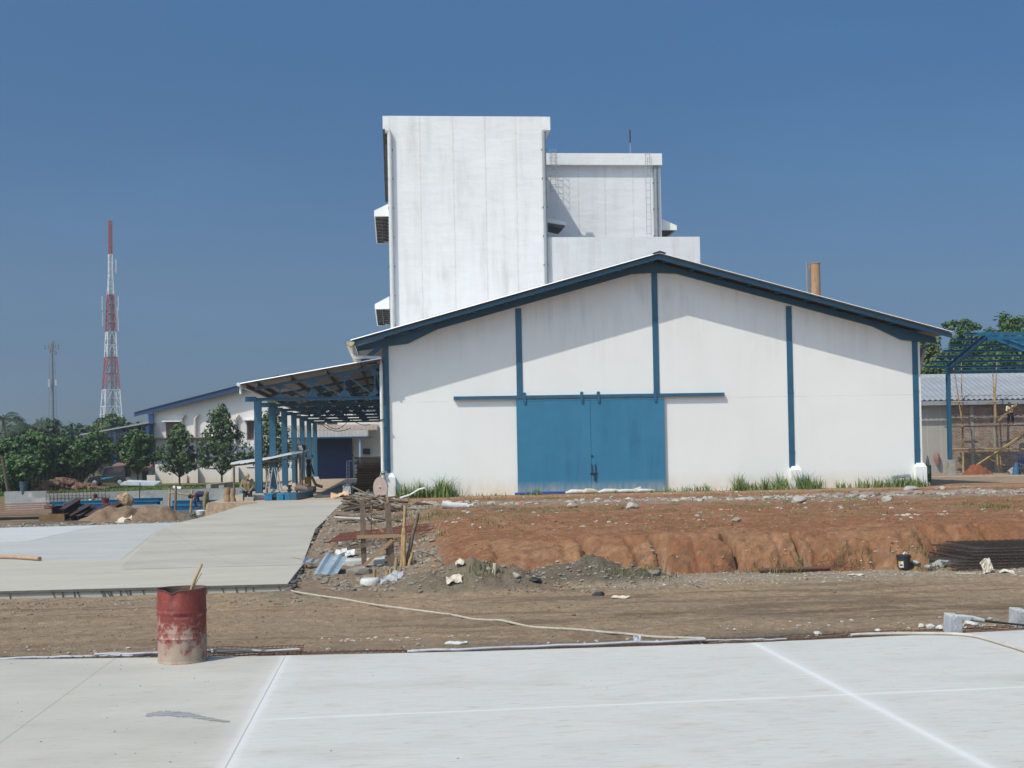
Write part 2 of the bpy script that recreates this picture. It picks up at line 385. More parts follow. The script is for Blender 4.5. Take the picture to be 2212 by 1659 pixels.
    cl = mix(cl, np.array([.19, .10, .06]), g * .9)
    cl = mix(cl, np.array([.40, .24, .15]), S((fbm(X * 5, Y * 7, 141, 3) - .10) * 8) * .5); cl = mix(cl, np.array([.17, .085, .05]), S((fbm(X * 4, Y * 9, 142, 4) - .06) * 8) * .55)
    c = mix(c, cl, isb)
    slope = (1 - k) * (Y > 23.5) * (X > -2.4)
    c = mix(c, np.array([.27, .205, .145]), slope * .9); c = mix(c, cl, slope * S((X + .6) / 1.0) * S((Y - 30) / 3) * .9)
    c = mix(c, np.array([.185, .155, .115]), S(m1 * 7) * .95); c = mix(c, np.array([.135, .115, .088]), S(m2 * 7) * .97); c = mix(c, np.array([.2, .17, .12]), S(m3 * 9) * .9)
    # plateau: strip of rubble dust and thin weeds
    c = mix(c, np.array([.34, .29, .24]), np.exp(-((Y - 45.5 + .06 * X) / 2.6) ** 2) * (X > -1.5) * (.45 + .5 * vnoise(X * 1.7, Y * 1.7, 44)))
    c = mix(c, grass, S((fbm(X * 1.2, Y * 1.0, 46) - .05) * 9) * .45 * S((Y - 33) / 6) * (Y < 53) * (X > -1))
    c = mix(c, np.array([.40, .24, .145]), S((Y - 49.5) / 2) * (Y < 55.3) * (X > -2.4) * .8)
    lf = (X < -7.6) & (Y >= 46)
    c[lf] = mix(np.broadcast_to(np.array([.24, .17, .11]), c[lf].shape).copy(), np.array([.12, .10, .08]), S((fbm(X[lf] * .8, Y[lf] * .8, 48) + .1) * 4))
    bl = (Y > 69.3) & (X <= -7.6)
    c[bl] = mix(np.broadcast_to(grass * .9, c[bl].shape).copy(), np.array([.20, .14, .08]), S((fbm(X[bl] * .3, Y[bl] * .3, 49)) * 5) * .6)
    fl = (Y > 56) & (X > -7.6)
    c[fl] = np.array([.36, .27, .19])
    fr = Y > 112
    c[fr] = mix(np.broadcast_to(grass * .8, c[fr].shape).copy(), np.array([.17, .15, .07]), S((fbm(X[fr] * .05, Y[fr] * .05, 50)) * 5) * .5)
    sp = fbm(X * 14, Y * 14, 58, 2)
    c = c * 1.13
    c = c * (1 + .7 * sp[..., None])
    return z, np.clip(c, .01, .9)
def gz(x, y): return float(terrain(np.array([x]), np.array([y]))[0])
def atg(px, py, dz=0):
    """where the ray of a photo point meets the ground"""
    d = ray(px, py); o = Vector((0, 0, CAM_H)); ts = np.linspace(8, 130, 2400)
    xs = o.x + d.x * ts / d.y * 1.0; ys = ts; zs = o.z + d.z * ts / d.y
    hit = np.nonzero(zs <= terrain(xs, ys) + dz)[0]
    i = hit[0] if len(hit) else -1
    return Vector((xs[i], ys[i], float(terrain(xs[i:i+1] if i >= 0 else xs[-1:], ys[i:i+1] if i >= 0 else ys[-1:])[0])))
def lines(segs):
    out = []
    for a, b, st in segs: out += list(np.arange(a, b, st))
    return out
gx = lines([(-9, -3, .12), (-3, 13.5, .06), (13.5, 24, .14), (24, 60, .6)])
g0 = -9; stp = .2; L_ = []
while g0 > -560: g0 -= stp; L_.append(g0); stp = min(stp * 1.045, 200) if g0 > -60 else stp * 1.2
g1 = 60; stp = .8; H_ = []
while g1 < 480: g1 += stp; H_.append(g1); stp *= 1.2
gx = np.array(L_[::-1] + gx + H_)
gy = lines([(-50, 8, 8), (8, 15, 1), (15, 23.8, .07), (23.8, 30, .06), (30, 40, .11), (40, 56, .16), (56, 75, .5), (75, 130, 1.0)])
g1 = 130; stp = 2; H_ = []
while g1 < 560: g1 += stp; H_.append(g1); stp *= 1.2
gy = np.array(gy + H_)
GX, GY = np.meshgrid(gx, gy)
Z, CC = terrain(GX.ravel(), GY.ravel(), True)
nx, ny = len(gx), len(gy)
idx = np.arange(nx * ny).reshape(ny, nx)
fc = np.stack([idx[:-1, :-1], idx[:-1, 1:], idx[1:, 1:], idx[1:, :-1]], -1).reshape(-1, 4)
me = bpy.data.meshes.new('ground')
me.vertices.add(nx * ny); me.vertices.foreach_set('co', np.stack([GX.ravel(), GY.ravel(), Z], -1).astype(np.float32).ravel())
me.loops.add(fc.size); me.loops.foreach_set('vertex_index', fc.astype(np.int32).ravel())
me.polygons.add(len(fc)); me.polygons.foreach_set('loop_start', np.arange(0, fc.size, 4, dtype=np.int32)); me.polygons.foreach_set('loop_total', np.full(len(fc), 4, np.int32))
me.update(); me.polygons.foreach_set('use_smooth', np.ones(len(fc), bool))
ca = me.color_attributes.new('soil', 'FLOAT_COLOR', 'POINT')
ca.data.foreach_set('color', np.concatenate([CC, np.ones((len(CC), 1))], 1).astype(np.float32).ravel())
ground = bpy.data.objects.new('ground', me); COL.objects.link(ground); ground['kind'] = 'structure'
m = bpy.data.materials.new('soil'); m.use_nodes = True; t = m.node_tree; b = t.nodes['Principled BSDF']
b.inputs['Roughness'].default_value = .95; b.inputs['Specular IOR Level'].default_value = .15
va = t.nodes.new('ShaderNodeVertexColor'); va.layer_name = 'soil'
geo = t.nodes.new('ShaderNodeNewGeometry').outputs['Position']
n_a = noise(t, geo, 7, 8, .7); n_b = noise(t, geo, 38, 5, .7)
f = mathn(t, 'MULTIPLY_ADD', n_a, 1.0, .5); c = mixc(t, rng(t, n_a, .3, .7, 0, .55), va.outputs['Color'], (.14, .10, .065))
# pale grit
c = mixc(t, rng(t, n_b, .62, .72, 0, .6), c, (.42, .37, .31))
t.links.new(c, b.inputs['Base Color'])
bp = t.nodes.new('ShaderNodeBump'); bp.inputs['Distance'].default_value = .085; bp.inputs['Strength'].default_value = 1.0
t.links.new(mathn(t, 'ADD', n_a, mathn(t, 'MULTIPLY', n_b, .5)), bp.inputs['Height']); t.links.new(bp.outputs[0], b.inputs['Normal'])
me.materials.append(m)

# ------------------------------------------------------------------ concrete slabs
def line_nodes(t, geo, p, q):
    """signed distance (metres) to the ground line through two measured points"""
    d = (q - p).normalized(); nx_, ny_ = -d.y, d.x; c0 = nx_ * p.x + ny_ * p.y
    sp = t.nodes.new('ShaderNodeSeparateXYZ'); t.links.new(geo, sp.inputs[0])
    return mathn(t, 'SUBTRACT', mathn(t, 'ADD', mathn(t, 'MULTIPLY', sp.outputs[0], nx_), mathn(t, 'MULTIPLY', sp.outputs[1], ny_)), c0)
def slab_mat(name, base, base2, joints, panels=()):
    m = bpy.data.materials.new(name); m.use_nodes = True; t = m.node_tree; b = t.nodes['Principled BSDF']
    b.inputs['Roughness'].default_value = .85; b.inputs['Specular IOR Level'].default_value = .25
    geo = t.nodes.new('ShaderNodeNewGeometry').outputs['Position']
    big = noise(t, mapping(t, geo, (.35, .8, 1)), 1.0, 5); c = mixc(t, rng(t, big, .35, .65), base, base2)
    for (p, q, side, colr, amt) in panels:
        d = line_nodes(t, geo, p, q); f = rng(t, d, -.01 * side, .01 * side, 0, amt); c = mixc(t, f, c, colr)
    # broom streaks across, clay smears, footprints of dust
    st = noise(t, mapping(t, geo, (2.2, 30, 1)), 1.0, 4, .7); c = mixc(t, rng(t, st, .50, .72, 0, .42), c, (.30, .29, .27))
    or_ = noise(t, mapping(t, geo, (2.2, 7, 1), (3, 7, 0)), 1.0, 6, .68); c = mixc(t, rng(t, or_, .555, .70, 0, .45), c, (.40, .29, .18))
    dk = noise(t, mapping(t, geo, (3.0, 13, 1), (13, 2, 0)), 1.3, 6, .75); c = mixc(t, rng(t, dk, .585, .69, 0, .6), c, (.20, .165, .125))
    dmp = noise(t, mapping(t, geo, (.5, .9, 1), (31, 12, 0)), 1.0, 5, .6); c = mixc(t, rng(t, dmp, .52, .70, 0, .40), c, tuple(v * .70 for v in base))
    for jt in joints:
        (p, q, wdt, amt, crack) = jt[:5]; d = line_nodes(t, geo, p, q); nz = noise(t, geo, 1.6, 4)
        if len(jt) > 5: amt_gate = rng(t, line_nodes(t, geo, *jt[5]), .25, -.05, 1, 0)
        else: amt_gate = None
        ad = mathn(t, 'ABSOLUTE', d)
        if amt:
            dd = mathn(t, 'MULTIPLY', ad, mathn(t, 'ADD', mathn(t, 'MULTIPLY', nz, 1.5), .35))
            f1 = rng(t, dd, wdt * 1.5, 0, 0, amt * .5); f2 = rng(t, dd, wdt * .5, 0, 0, amt * .6)
            if amt_gate is not None: f1 = mathn(t, 'MULTIPLY', f1, amt_gate); f2 = mathn(t, 'MULTIPLY', f2, amt_gate)
            c = mixc(t, f1, c, (.60, .61, .625)); c = mixc(t, f2, c, (.72, .73, .75))
        if crack: c = mixc(t, rng(t, ad, .011, .003, 0, .6), c, (.22, .20, .18))
    t.links.new(c, b.inputs['Base Color'])
    bp = t.nodes.new('ShaderNodeBump'); bp.inputs['Distance'].default_value = .004
    t.links.new(noise(t, mapping(t, geo, (8, 40, 8)), 1.5, 6), bp.inputs['Height']); t.links.new(bp.outputs[0], b.inputs['Normal'])
    return m
EP = [(-420, 1428), (0, 1424.5), (273, 1421), (515, 1418), (1031, 1407), (1606, 1389), (2212, 1361), (2700, 1338)]
E = [at(x, y, Z=0) for x, y in EP]
gp = lambda x, y: at(x, y, Z=0)
near_m = slab_mat('near_slab_concrete', (.455, .435, .39), (.385, .368, .335),
    [(gp(615, 1420), gp(487, 1659), .20, .55, True), (gp(1635, 1392), gp(2140, 1659), .15, .65, False),
     (gp(245, 1425), gp(20, 1590), .0, 0, True), (gp(700, 1549), gp(2212, 1484), .055, .6, False, (gp(615, 1420), gp(487, 1659)))],
    [(gp(615, 1420), gp(487, 1659), 1, (.50, .50, .485), .7)])
poly = [(E[0].x - 5, E[0].y)] + [(e.x, e.y) for e in E] + [(E[-1].x + 8, E[-1].y)] + [(E[-1].x + 8, -40), (E[0].x - 5, -40)]
solo(MB().prism(poly[::-1], -.16, 0, 'Z'), 'concrete_slab', near_m, None, None, kind='structure')

# far-side slab (left of the ramp) with the ramp climbing to the loading floor
RX = -2.15
fa = gp(-300, 1272); fb = gp(621, 1261)
far_m = slab_mat('far_slab_concrete', (.43, .405, .35), (.38, .36, .31),
    [(gp(340, 1156), gp(60, 1183), 0, 0, False), (gp(0, 1160), gp(205, 1136), .08, 0, False)],
    [])
# lower slab: flat panel, its own sheet
lp = [(fa.x - 10, fa.y), (gp(-300, 1272).x, fa.y), (gp(275, 1268).x, gp(275, 1268).y)]
zl = 0.0
low = [(-60, fa.y), (fb.x, fb.y), (interp(RE, 27) if False else -2.1, 27.0), (-2.1, 29.6), (-5.5, 29.6), (-5.5, gp(410, 1127.5).y), (gp(410, 1127.5).x, gp(410, 1127.5).y), (gp(200, 1134.5).x, gp(200, 1134.5).y), (gp(0, 1140).x, gp(0, 1140).y), (gp(-500, 1151).x, gp(-500, 1151).y), (-60, 49)]
solo(MB().prism(low[::-1], -.4, 0, 'Z'), 'concrete_slab', far_m, None, None, kind='structure')
mm = MB(); yy = fa.y
mm.add([(-60, yy-.035, -.001), (fb.x+.02, fb.y-.035, -.001), (fb.x+.02, fb.y+.0, -.001), (-60, yy, -.001), (-60, yy-.035, -.045), (fb.x+.02, fb.y-.035, -.045), (fb.x+.02, fb.y+.0, -.045), (-60, yy, -.045)], [(0, 1, 2, 3), (7, 6, 5, 4), (0, 4, 5, 1), (1, 5, 6, 2)])
solo(mm, 'slab_shade_lip', M('lip_shade_dark', (.14, .13, .115), (.09, .08, .07), 9, .95, .006), None, None, kind='structure')  # added lip, coloured dark as the thin shadow line along the slab edge
_r = random.Random(77); mm = MB()
for k in range(80):
    x = -16 + 14 * _r.random(); y = yy + (fb.y - yy) * (x + 60) / (fb.x + 60) - .012; mm.beam((x, y, -.05), (x + .10 * _r.random(), y, -.22), .012, .02)
solo(mm, 'slab_form_marks', M('dark_mortar_shade', (.1, .09, .08)), 'short dark dowel marks along the front face of the far slab', None, kind='stuff')
# newer, whiter panels lying on the older slab (thin pour)
def pour(pts, z, mat, name='concrete_slab'):
    ps = [gp(*p) for p in pts]; solo(MB().prism([(p.x, p.y) for p in ps][::-1], z - .003, z, 'Z'), name, mat, None, None, kind='structure')
wp = slab_mat('fresh_concrete', (.405, .41, .405), (.365, .37, .36), [], [])
wp2 = slab_mat('freshest_concrete', (.47, .48, .485), (.43, .44, .44), [], [])
pour([(-200, 1210), (262, 1209), (338, 1148), (392, 1128.6), (215, 1135), (60, 1170), (-200, 1185)], .004, wp)
pour([(-200, 1184.5), (60, 1169.5), (215, 1135), (0, 1140.8), (-200, 1145.3)], .004, wp2)
# ramp mesh
mb = MB(); nyr = 60; Y0, Y1 = 29.0, 52.6; nxr = 14
def on_ramp(px, py):
    d = ray(px, py); lo, hi = 20.0, 60.0
    for _ in range(40):
        y = (lo + hi) / 2; z = CAM_H + d.z * y / d.y
        if z > float(ramp_z(y)) + .004: lo = y
        else: hi = y
    return (lo, d.x * lo / d.y)
LE = [(28, -5.75)] + [on_ramp(*p) for p in ((262, 1222), (300, 1187), (340, 1150), (370, 1134), (396, 1126.5), (437, 1117), (487, 1103.5), (522, 1092), (562, 1086.5))] + [(60, -7.0)]
RE = [on_ramp(*p) for p in ((622, 1261), (646, 1235), (657, 1206), (670, 1173), (681, 1143), (709.5, 1116), (738, 1088))] + [(60, -1.9)]
def interp(P, Y):
    for (a, xa), (b_, xb) in zip(P, P[1:]):
        if a <= Y <= b_: return xa + (xb - xa) * (Y - a) / max(b_ - a, 1e-6)
    return P[-1][1] if Y > P[-1][0] else P[0][1]
def ramp_left(Y): return interp(LE, Y)
def ramp_right(Y): return interp(RE, Y)
vs = []; fs = []
for j in range(nyr + 1):
    Y = Y0 + (Y1 - Y0) * j / nyr; xl = ramp_left(Y)
    for i in range(nxr + 1):
        xr = ramp_right(Y); x = xl + (xr - xl) * i / nxr
        z = float(ramp_z(Y)) + .004 + .0 * x
        vs.append((x, Y, z))
    vs.append((xr, Y, float(ramp_z(Y)) - .30)); vs.append((xl, Y, -.4))
wdt = nxr + 3
for j in range(nyr):
    for i in range(nxr): fs.append((j*wdt+i, j*wdt+i+1, (j+1)*wdt+i+1, (j+1)*wdt+i))
    fs.append((j*wdt+nxr, j*wdt+nxr+1, (j+1)*wdt+nxr+1, (j+1)*wdt+nxr)); fs.append(((j+1)*wdt, (j+1)*wdt+nxr+2, j*wdt+nxr+2, j*wdt))
mb.add(vs, fs)
solo(mb, 'concrete_ramp', slab_mat('ramp_concrete', (.405, .38, .33), (.34, .32, .28), [(at(335, 1153, Z=.03), at(640, 1270, Z=-.0), 0, 0, True)], []), None, None, kind='structure')
# broken rough edge of the ramp: mortar lumps, the side's shadow put into their dark colour
rb = MB(); rr = random.Random(4)
for k in range(420):
    y = 24.6 + (52 - 24.6) * rr.random(); z = float(ramp_z(y)) - .02 - .22 * rr.random()
    rb.rock((ramp_right(y) + .01 + .05 * rr.random(), y, z), .035 + .06 * rr.random(), k, .6)
solo(rb, 'ragged_slab_edge', M('dark_mortar_shade', (.085, .075, .065), (.05, .045, .04), 8, .95, .01), 'rough mortar lumps coloured dark for the shadowed right edge of the concrete ramp', None, kind='stuff')
# loading floor under the canopy
solo(MB().box(-7.6, 52.6, .2, 0.0, 98, FLOOR), 'loading_floor', M('floor_screed', (.42, .34, .26), (.34, .26, .19), 1.2, .9, .004, c3=(.40, .23, .15), s3=2), None, None, kind='structure')
# ================================================================== main warehouse
def wall_mat(name, base, base2, stain, seams_x=(), amt=.5, hz=None, topz=None, foot=None, undul=0.0, sc=.5):
    m = bpy.data.materials.new(name); m.use_nodes = True; t = m.node_tree; b = t.nodes['Principled BSDF']
    b.inputs['Roughness'].default_value = .8; b.inputs['Specular IOR Level'].default_value = .2
    geo = t.nodes.new('ShaderNodeNewGeometry').outputs['Position']
    sp = t.nodes.new('ShaderNodeSeparateXYZ'); t.links.new(geo, sp.inputs[0])
    c = mixc(t, rng(t, noise(t, geo, sc, 5), .3, .7), base, base2)
    # rain streaks: noise stretched downwards
    stv = noise(t, mapping(t, geo, (1.6, 1.6, .12)), 1.2, 7, .7); blot = noise(t, mapping(t, geo, (1, 1, .6), (5, 1, 2)), .55, 6, .65)
    f = mathn(t, 'MULTIPLY', rng(t, stv, .42, .75, 0, 1), rng(t, blot, .40, .65, 0, amt))
    if topz is not None: f = mathn(t, 'MULTIPLY', f, rng(t, sp.outputs[2], topz[0], topz[1], .12, 1))
    c = mixc(t, f, c, stain)
    sp2 = noise(t, mapping(t, geo, (1, 1, 1.3), (2, 9, 4)), 2.6, 8, .75); c = mixc(t, rng(t, sp2, .65, .74, 0, amt), c, tuple(x * .75 for x in stain))
    if hz is not None:
        dh = mathn(t, 'ABSOLUTE', mathn(t, 'SUBTRACT', sp.outputs[2], hz)); c = mixc(t, mathn(t, 'MULTIPLY', rng(t, dh, .02, .006, 0, .6), rng(t, noise(t, mapping(t, geo, (.8, 1, 1)), 1, 4), .35, .6, .1, 1)), c, (.45, .43, .40))
    for x0 in seams_x:
        wob = mathn(t, 'MULTIPLY', mathn(t, 'SUBTRACT', noise(t, mapping(t, geo, (0, 0, 1), (x0, 0, 0)), 1.2, 4), .5), .10)
        d = mathn(t, 'ABSOLUTE', mathn(t, 'SUBTRACT', mathn(t, 'ADD', sp.outputs[0], wob), x0))
        br = rng(t, noise(t, mapping(t, geo, (.3, .3, 2.2), (x0, 0, 0)), 1.5, 5), .32, .6, .2, .8)
        c = mixc(t, mathn(t, 'MULTIPLY', rng(t, d, .05, .01, 0, 1), br), c, (.50, .47, .43))
        c = mixc(t, mathn(t, 'MULTIPLY', rng(t, d, .18, .0, 0, .35), rng(t, noise(t, geo, 3, 7, .8), .58, .7)), c, (.42, .40, .37))
    if foot is not None:
        c = mixc(t, mathn(t, 'MULTIPLY', rng(t, sp.outputs[2], foot + .8, foot, 0, .8), rng(t, noise(t, mapping(t, geo, (2.5, 1, .8)), 1.6, 6, .7), .3, .62, .15, 1)), c, (.62, .50, .34))
    t.links.new(c, b.inputs['Base Color'])
    bp = t.nodes.new('ShaderNodeBump'); bp.inputs['Distance'].default_value = 1.0
    h = mathn(t, 'MULTIPLY', noise(t, geo, 14, 5), .004)
    if undul: h = mathn(t, 'ADD', h, mathn(t, 'MULTIPLY', noise(t, mapping(t, geo, (.5, .5, 1.4)), 1.0, 4, .5), undul))
    t.links.new(h, bp.inputs['Height']); t.links.new(bp.outputs[0], b.inputs['Normal'])
    return m
wh_m = wall_mat('warehouse_plaster', (.73, .735, .72), (.695, .70, .685), (.40, .40, .375), amt=.95, topz=(6.0, 9.5), foot=FLOOR, hz=at(1800, 855, Y=F).z)
OV = 1.33
RG = at(1425, 546, Y=F - OV); TL = at(757, 735, Y=F - OV); TR = at(2060, 717, Y=F - OV)
slL = (RG.z - TL.z) / (RG.x - TL.x); slR = (RG.z - TR.z) / (TR.x - RG.x)
def roofz(x): return RG.z - (RG.x - x) * slL if x < RG.x else RG.z - (x - RG.x) * slR
XL = at(838, 900, Y=F).x; XR = at(1990, 880, Y=F).x
YB = F + 16.0
wh = thing('warehouse', 'large white gabled warehouse with blue steel columns and blue sliding doors', 'warehouse', ((XL + XR) / 2, F, FLOOR))
# walls: one shell (front gable, sides, back) of the same plaster
pg = [(XL, .3), (XL, roofz(XL) - .18), (RG.x, RG.z - .18), (XR, roofz(XR) - .18), (XR, .3)]
mb = MB().prism(pg, F, F + .2).prism(pg, YB - .2, YB)
mb.box(XL, F + .2, .3, XL + .2, YB - .2, roofz(XL) - .18).box(XR - .2, F + .2, .3, XR, YB - .2, roofz(XR) - .18)
mb.build('wall', wh_m, wh)
# plinth line and shadow-gap joint on the facade
# roof: ribbed sheet in two slopes
def roof_sheet(a, bpt, y0, y1, th=.05, rib=.25, amp=.035):
    mb = MB(); n = max(2, int((y1 - y0) / rib)); vs = []
    ys = []
    for k in range(n): ys += [(y0 + k*rib, 0), (y0 + k*rib + rib*.35, 0), (y0 + k*rib + rib*.45, amp), (y0 + k*rib + rib*.85, amp), (y0 + k*rib + rib*.97, 0)]
    ys.append((y1, 0))
    for (y, h) in ys: vs += [(a[0], y, a[1]+h), (bpt[0], y, bpt[1]+h), (a[0], y, a[1]+h-th*.25), (bpt[0], y, bpt[1]+h-th*.25)]
    fs = []
    for k in range(len(ys)-1):
        q = 4*k; fs += [(q, q+1, q+5, q+4), (q+2, q+6, q+7, q+3), (q, q+4, q+6, q+2), (q+1, q+3, q+7, q+5)]
    fs += [(0, 2, 3, 1), tuple(4*(len(ys)-1)+i for i in (0, 1, 3, 2))]
    return mb.add(vs, fs)
ROOFM = M('white_roof_sheet', (.80, .81, .82), (.74, .75, .76), 2, .35, metal=.1)
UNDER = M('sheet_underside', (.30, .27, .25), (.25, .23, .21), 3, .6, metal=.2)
def slope_pts(x0, z0, x1, z1): return (x0, z0), (x1, z1)
a_, b_ = (TL.x, TL.z), (RG.x, RG.z); c_ = (TR.x, TR.z)
rs = roof_sheet(a_, b_, F - OV, YB + 1, .05); rs.v += []; r2 = roof_sheet(b_, c_, F - OV, YB + 1, .05)
roof = rs.add(r2.v, r2.f).build('roof', ROOFM, wh); sub(roof)
off = .055
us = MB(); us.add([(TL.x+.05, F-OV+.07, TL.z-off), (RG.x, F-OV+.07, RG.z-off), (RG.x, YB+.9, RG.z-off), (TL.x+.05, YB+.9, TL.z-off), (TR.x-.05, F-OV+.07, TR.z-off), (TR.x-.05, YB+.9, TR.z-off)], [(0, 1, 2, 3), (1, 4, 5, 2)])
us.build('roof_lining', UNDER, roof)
rc = MB(); rc.prism([(RG.x-.28, RG.z-.02), (RG.x, RG.z+.06), (RG.x+.28, RG.z-.02), (RG.x+.28, RG.z-.0), (RG.x, RG.z+.09), (RG.x-.28, RG.z)], F-OV-.03, YB+1); rc.build('ridge_cap', BLUE, roof)
# verge boards under the sheet edge
vb = MB()
for (p, q) in ((a_, b_), (b_, c_)):
    vb.prism([(p[0], p[1]-.06), (q[0], q[1]-.06), (q[0], q[1]-.25), (p[0], p[1]-.25)], F-OV+.16, F-OV+.22)
vb.build('verge_board', BLUE, wh)
# purlins stick out under the overhang
for sgn, p in ((-1, a_), (1, c_)):
    Ln = abs(p[0] - RG.x); k = 0; d = .35
    while d < Ln - .1:
        x = RG.x + sgn * d; z = roofz(x)
        MB().beam((x, F-OV+.225, z-.145), (x, YB+.8, z-.145), .07, .15).build('purlin', BLUE, wh); d += 1.28
# rafters with haunches (H section in the wall plane)
def rafter(y, name='rafter'):
    mb = MB(); d = .215
    for sgn, pt, xw in ((-1, a_, XL), (1, c_, XR)):
        tip = pt[0] - sgn * .25
        X = [tip, xw, xw - sgn * .9, xw - sgn * 2.2, RG.x + sgn * 1.0, RG.x + sgn*.0]
        dep = [.22, .30, .62, .24, .24, .46]
        dep[2] = .50
        top = [(x, roofz(x) - d) for x in X]; bot = [(x, roofz(x) - d - dd) for x, dd in zip(X, dep)]
        bot[1] = (X[1], roofz(X[1]) - d - .36); bot[2] = (xw - sgn*.25, roofz(xw - sgn*.25) - d - .62) if False else bot[2]
        for i in range(5):
            t0, t1, b0, b1 = top[i], top[i+1], bot[i], bot[i+1]
            mb.add([(t0[0], y-.02, t0[1]), (t1[0], y-.02, t1[1]), (b1[0], y-.02, b1[1]), (b0[0], y-.02, b0[1]), (t0[0], y+.02, t0[1]), (t1[0], y+.02, t1[1]), (b1[0], y+.02, b1[1]), (b0[0], y+.02, b0[1])],
                   [(0, 1, 2, 3), (7, 6, 5, 4), (0, 4, 5, 1), (3, 2, 6, 7)])
            mb.beam((t0[0], y, t0[1]-.01), (t1[0], y, t1[1]-.01), .16, .018); mb.beam((b0[0], y, b0[1]), (b1[0], y, b1[1]), .16, .018)
    return mb
rafter(F - .06).build('rafter', BLUE, wh)
# columns
def hcol(x, z0, z1, y=F + .085, w=.26, name='column'):
    mb = MB(); mb.box(x-w/2, y-.12, z0, x+w/2, y-.10, z1).box(x-w/2, y+.10, z0, x+w/2, y+.12, z1).box(x-.01, y-.10, z0, x+.01, y+.10, z1)
    for z in SPL:
        if z0 < z < z1: mb.box(x-w/2-.01, y-.135, z-.03, x+w/2+.01, y-.12, z+.03)
    return mb
railz = at(1273, 856, Y=F).z
SPL = [railz + .05, railz - 2.6, railz+3.4]
cx = [at(836, 900, Y=F-.25).x - .02, at(1122, 750, Y=F-.25).x, at(1418, 720, Y=F-.25).x, at(1711, 850, Y=F-.25).x, at(1983.5, 880, Y=F-.25).x]
zt = lambda x: roofz(x) - .55
zb4 = at(1719, 1007, Y=F-.3).z; zb5 = at(1988, 1000, Y=F-.3).z; zb1 = at(840, 1022, Y=F-.3).z
for x, zb in ((cx[0], zb1), (cx[1], railz), (cx[2], railz), (cx[3], zb4), (cx[4], zb5)):
    hcol(x, zb - .05, zt(x) + (.1 if x in (cx[0], cx[4]) else -.0)).build('column', BLUE, wh)
# white plinths with pyramid caps
def plinth(x, zt_, w=.48, y=F+.04, zb=FLOOR-.3):
    h = w/2; return MB().prism([(x-h-.02, y-h-.02), (x+h+.02, y-h-.02), (x+h+.02, y+h), (x-h-.02, y+h)], zb, zt_-.16, 'Z').add(
        [(x-h, y-h, zt_-.16), (x+h, y-h, zt_-.16), (x+h, y+h, zt_-.16), (x-h, y+h, zt_-.16), (x-.16, y-.16, zt_), (x+.16, y-.16, zt_), (x+.16, y+.16, zt_), (x-.16, y+.16, zt_)],
        [(0, 1, 5, 4), (1, 2, 6, 5), (2, 3, 7, 6), (3, 0, 4, 7), (4, 5, 6, 7)])
for x, z_ in ((cx[0]+.08, zb1), (cx[3]+.14, zb4), (cx[4]+.1, zb5)): plinth(x, z_).build('plinth', WHITE, wh, bevel=.012)
# sliding doors
door_m = wall_mat('door_paint', (.045, .185, .30), (.038, .165, .275), (.020, .10, .19), amt=.75, undul=0.010, sc=.8, foot=FLOOR-.25)
D0, Dz0, D1, Dz1 = rect(1117.5, 861, 1437, 1067, F - .2)
ds = at(1277, 960, Y=F - .2).x
for (xa, xb) in ((D0, ds - .008), (ds + .008, D1)):
    mb = MB().box(xa, F-.14, FLOOR-.02, xb, F-.09, Dz1)
    lf = mb.build('door_leaf', door_m, wh); sub(lf)
    e = MB(); e.box(xa+.0, F-.147, Dz1-.07, xb, F-.1405, Dz1-.01)
    for fx in (.34, .68): xx = xa + (xb-xa)*fx; e.box(xx-.004, F-.1425, FLOOR, xx+.004, F-.1403, Dz1-.08)
    e.box(xa, F-.1425, FLOOR+2.2, xb, F-.1402, FLOOR+2.207)
    e.build('door_seam', M('door_seam_paint', (.036, .155, .26), (.032, .14, .235), 3, .5), lf)
for px_ in (1134, 1258, 1294, 1417):
    x = at(px_, 860, Y=F-.3).x; z = railz
    mb = MB().box(x-.055, F-.195, z-.28, x+.055, F-.18, z+.10).box(x-.05, F-.195, z+.10, x+.05, F-.10, z+.14)
    mb.tube([(x, F-.178, z+.13), (x, F-.10, z+.13)], .075, 12); mb.build('door_hanger', BLUE, wh)
ra, rb_ = at(980.5, 860, Y=F-.32), at(1567, 852, Y=F-.32)
MB().box(ra.x, F-.165, railz-.06, rb_.x, F-.001, railz+.07).box(ra.x, F-.17, railz-.07, rb_.x, F-.145, railz-.061).build('door_rail', BLUE, wh)
hx = at(1281, 1010, Y=F-.22).x; hz = at(1281, 1016, Y=F-.22).z
BLK = M('black_iron', (.02, .02, .025), (.03, .028, .03), 5, .5)
mb = MB()
for dx in (-.05, .11): mb.tube([(hx+dx, F-.142, hz+.28), (hx+dx, F-.19, hz+.25), (hx+dx, F-.19, hz-.15), (hx+dx, F-.142, hz-.18)], .018, 8)
mb.build('door_handle', BLK, wh)
MB().box(hx-.12, F-.175, hz-.16, hx+.2, F-.145, hz-.11).box(hx+.05, F-.20, hz-.44, hx+.13, F-.15, hz-.16).build('door_lock', BLK, wh)
MB().tube([(hx-.02, F-.142, hz+.62), (hx-.02, F-.16, hz+.62)], .05, 12).build('keyhole_plate', BLK, wh)
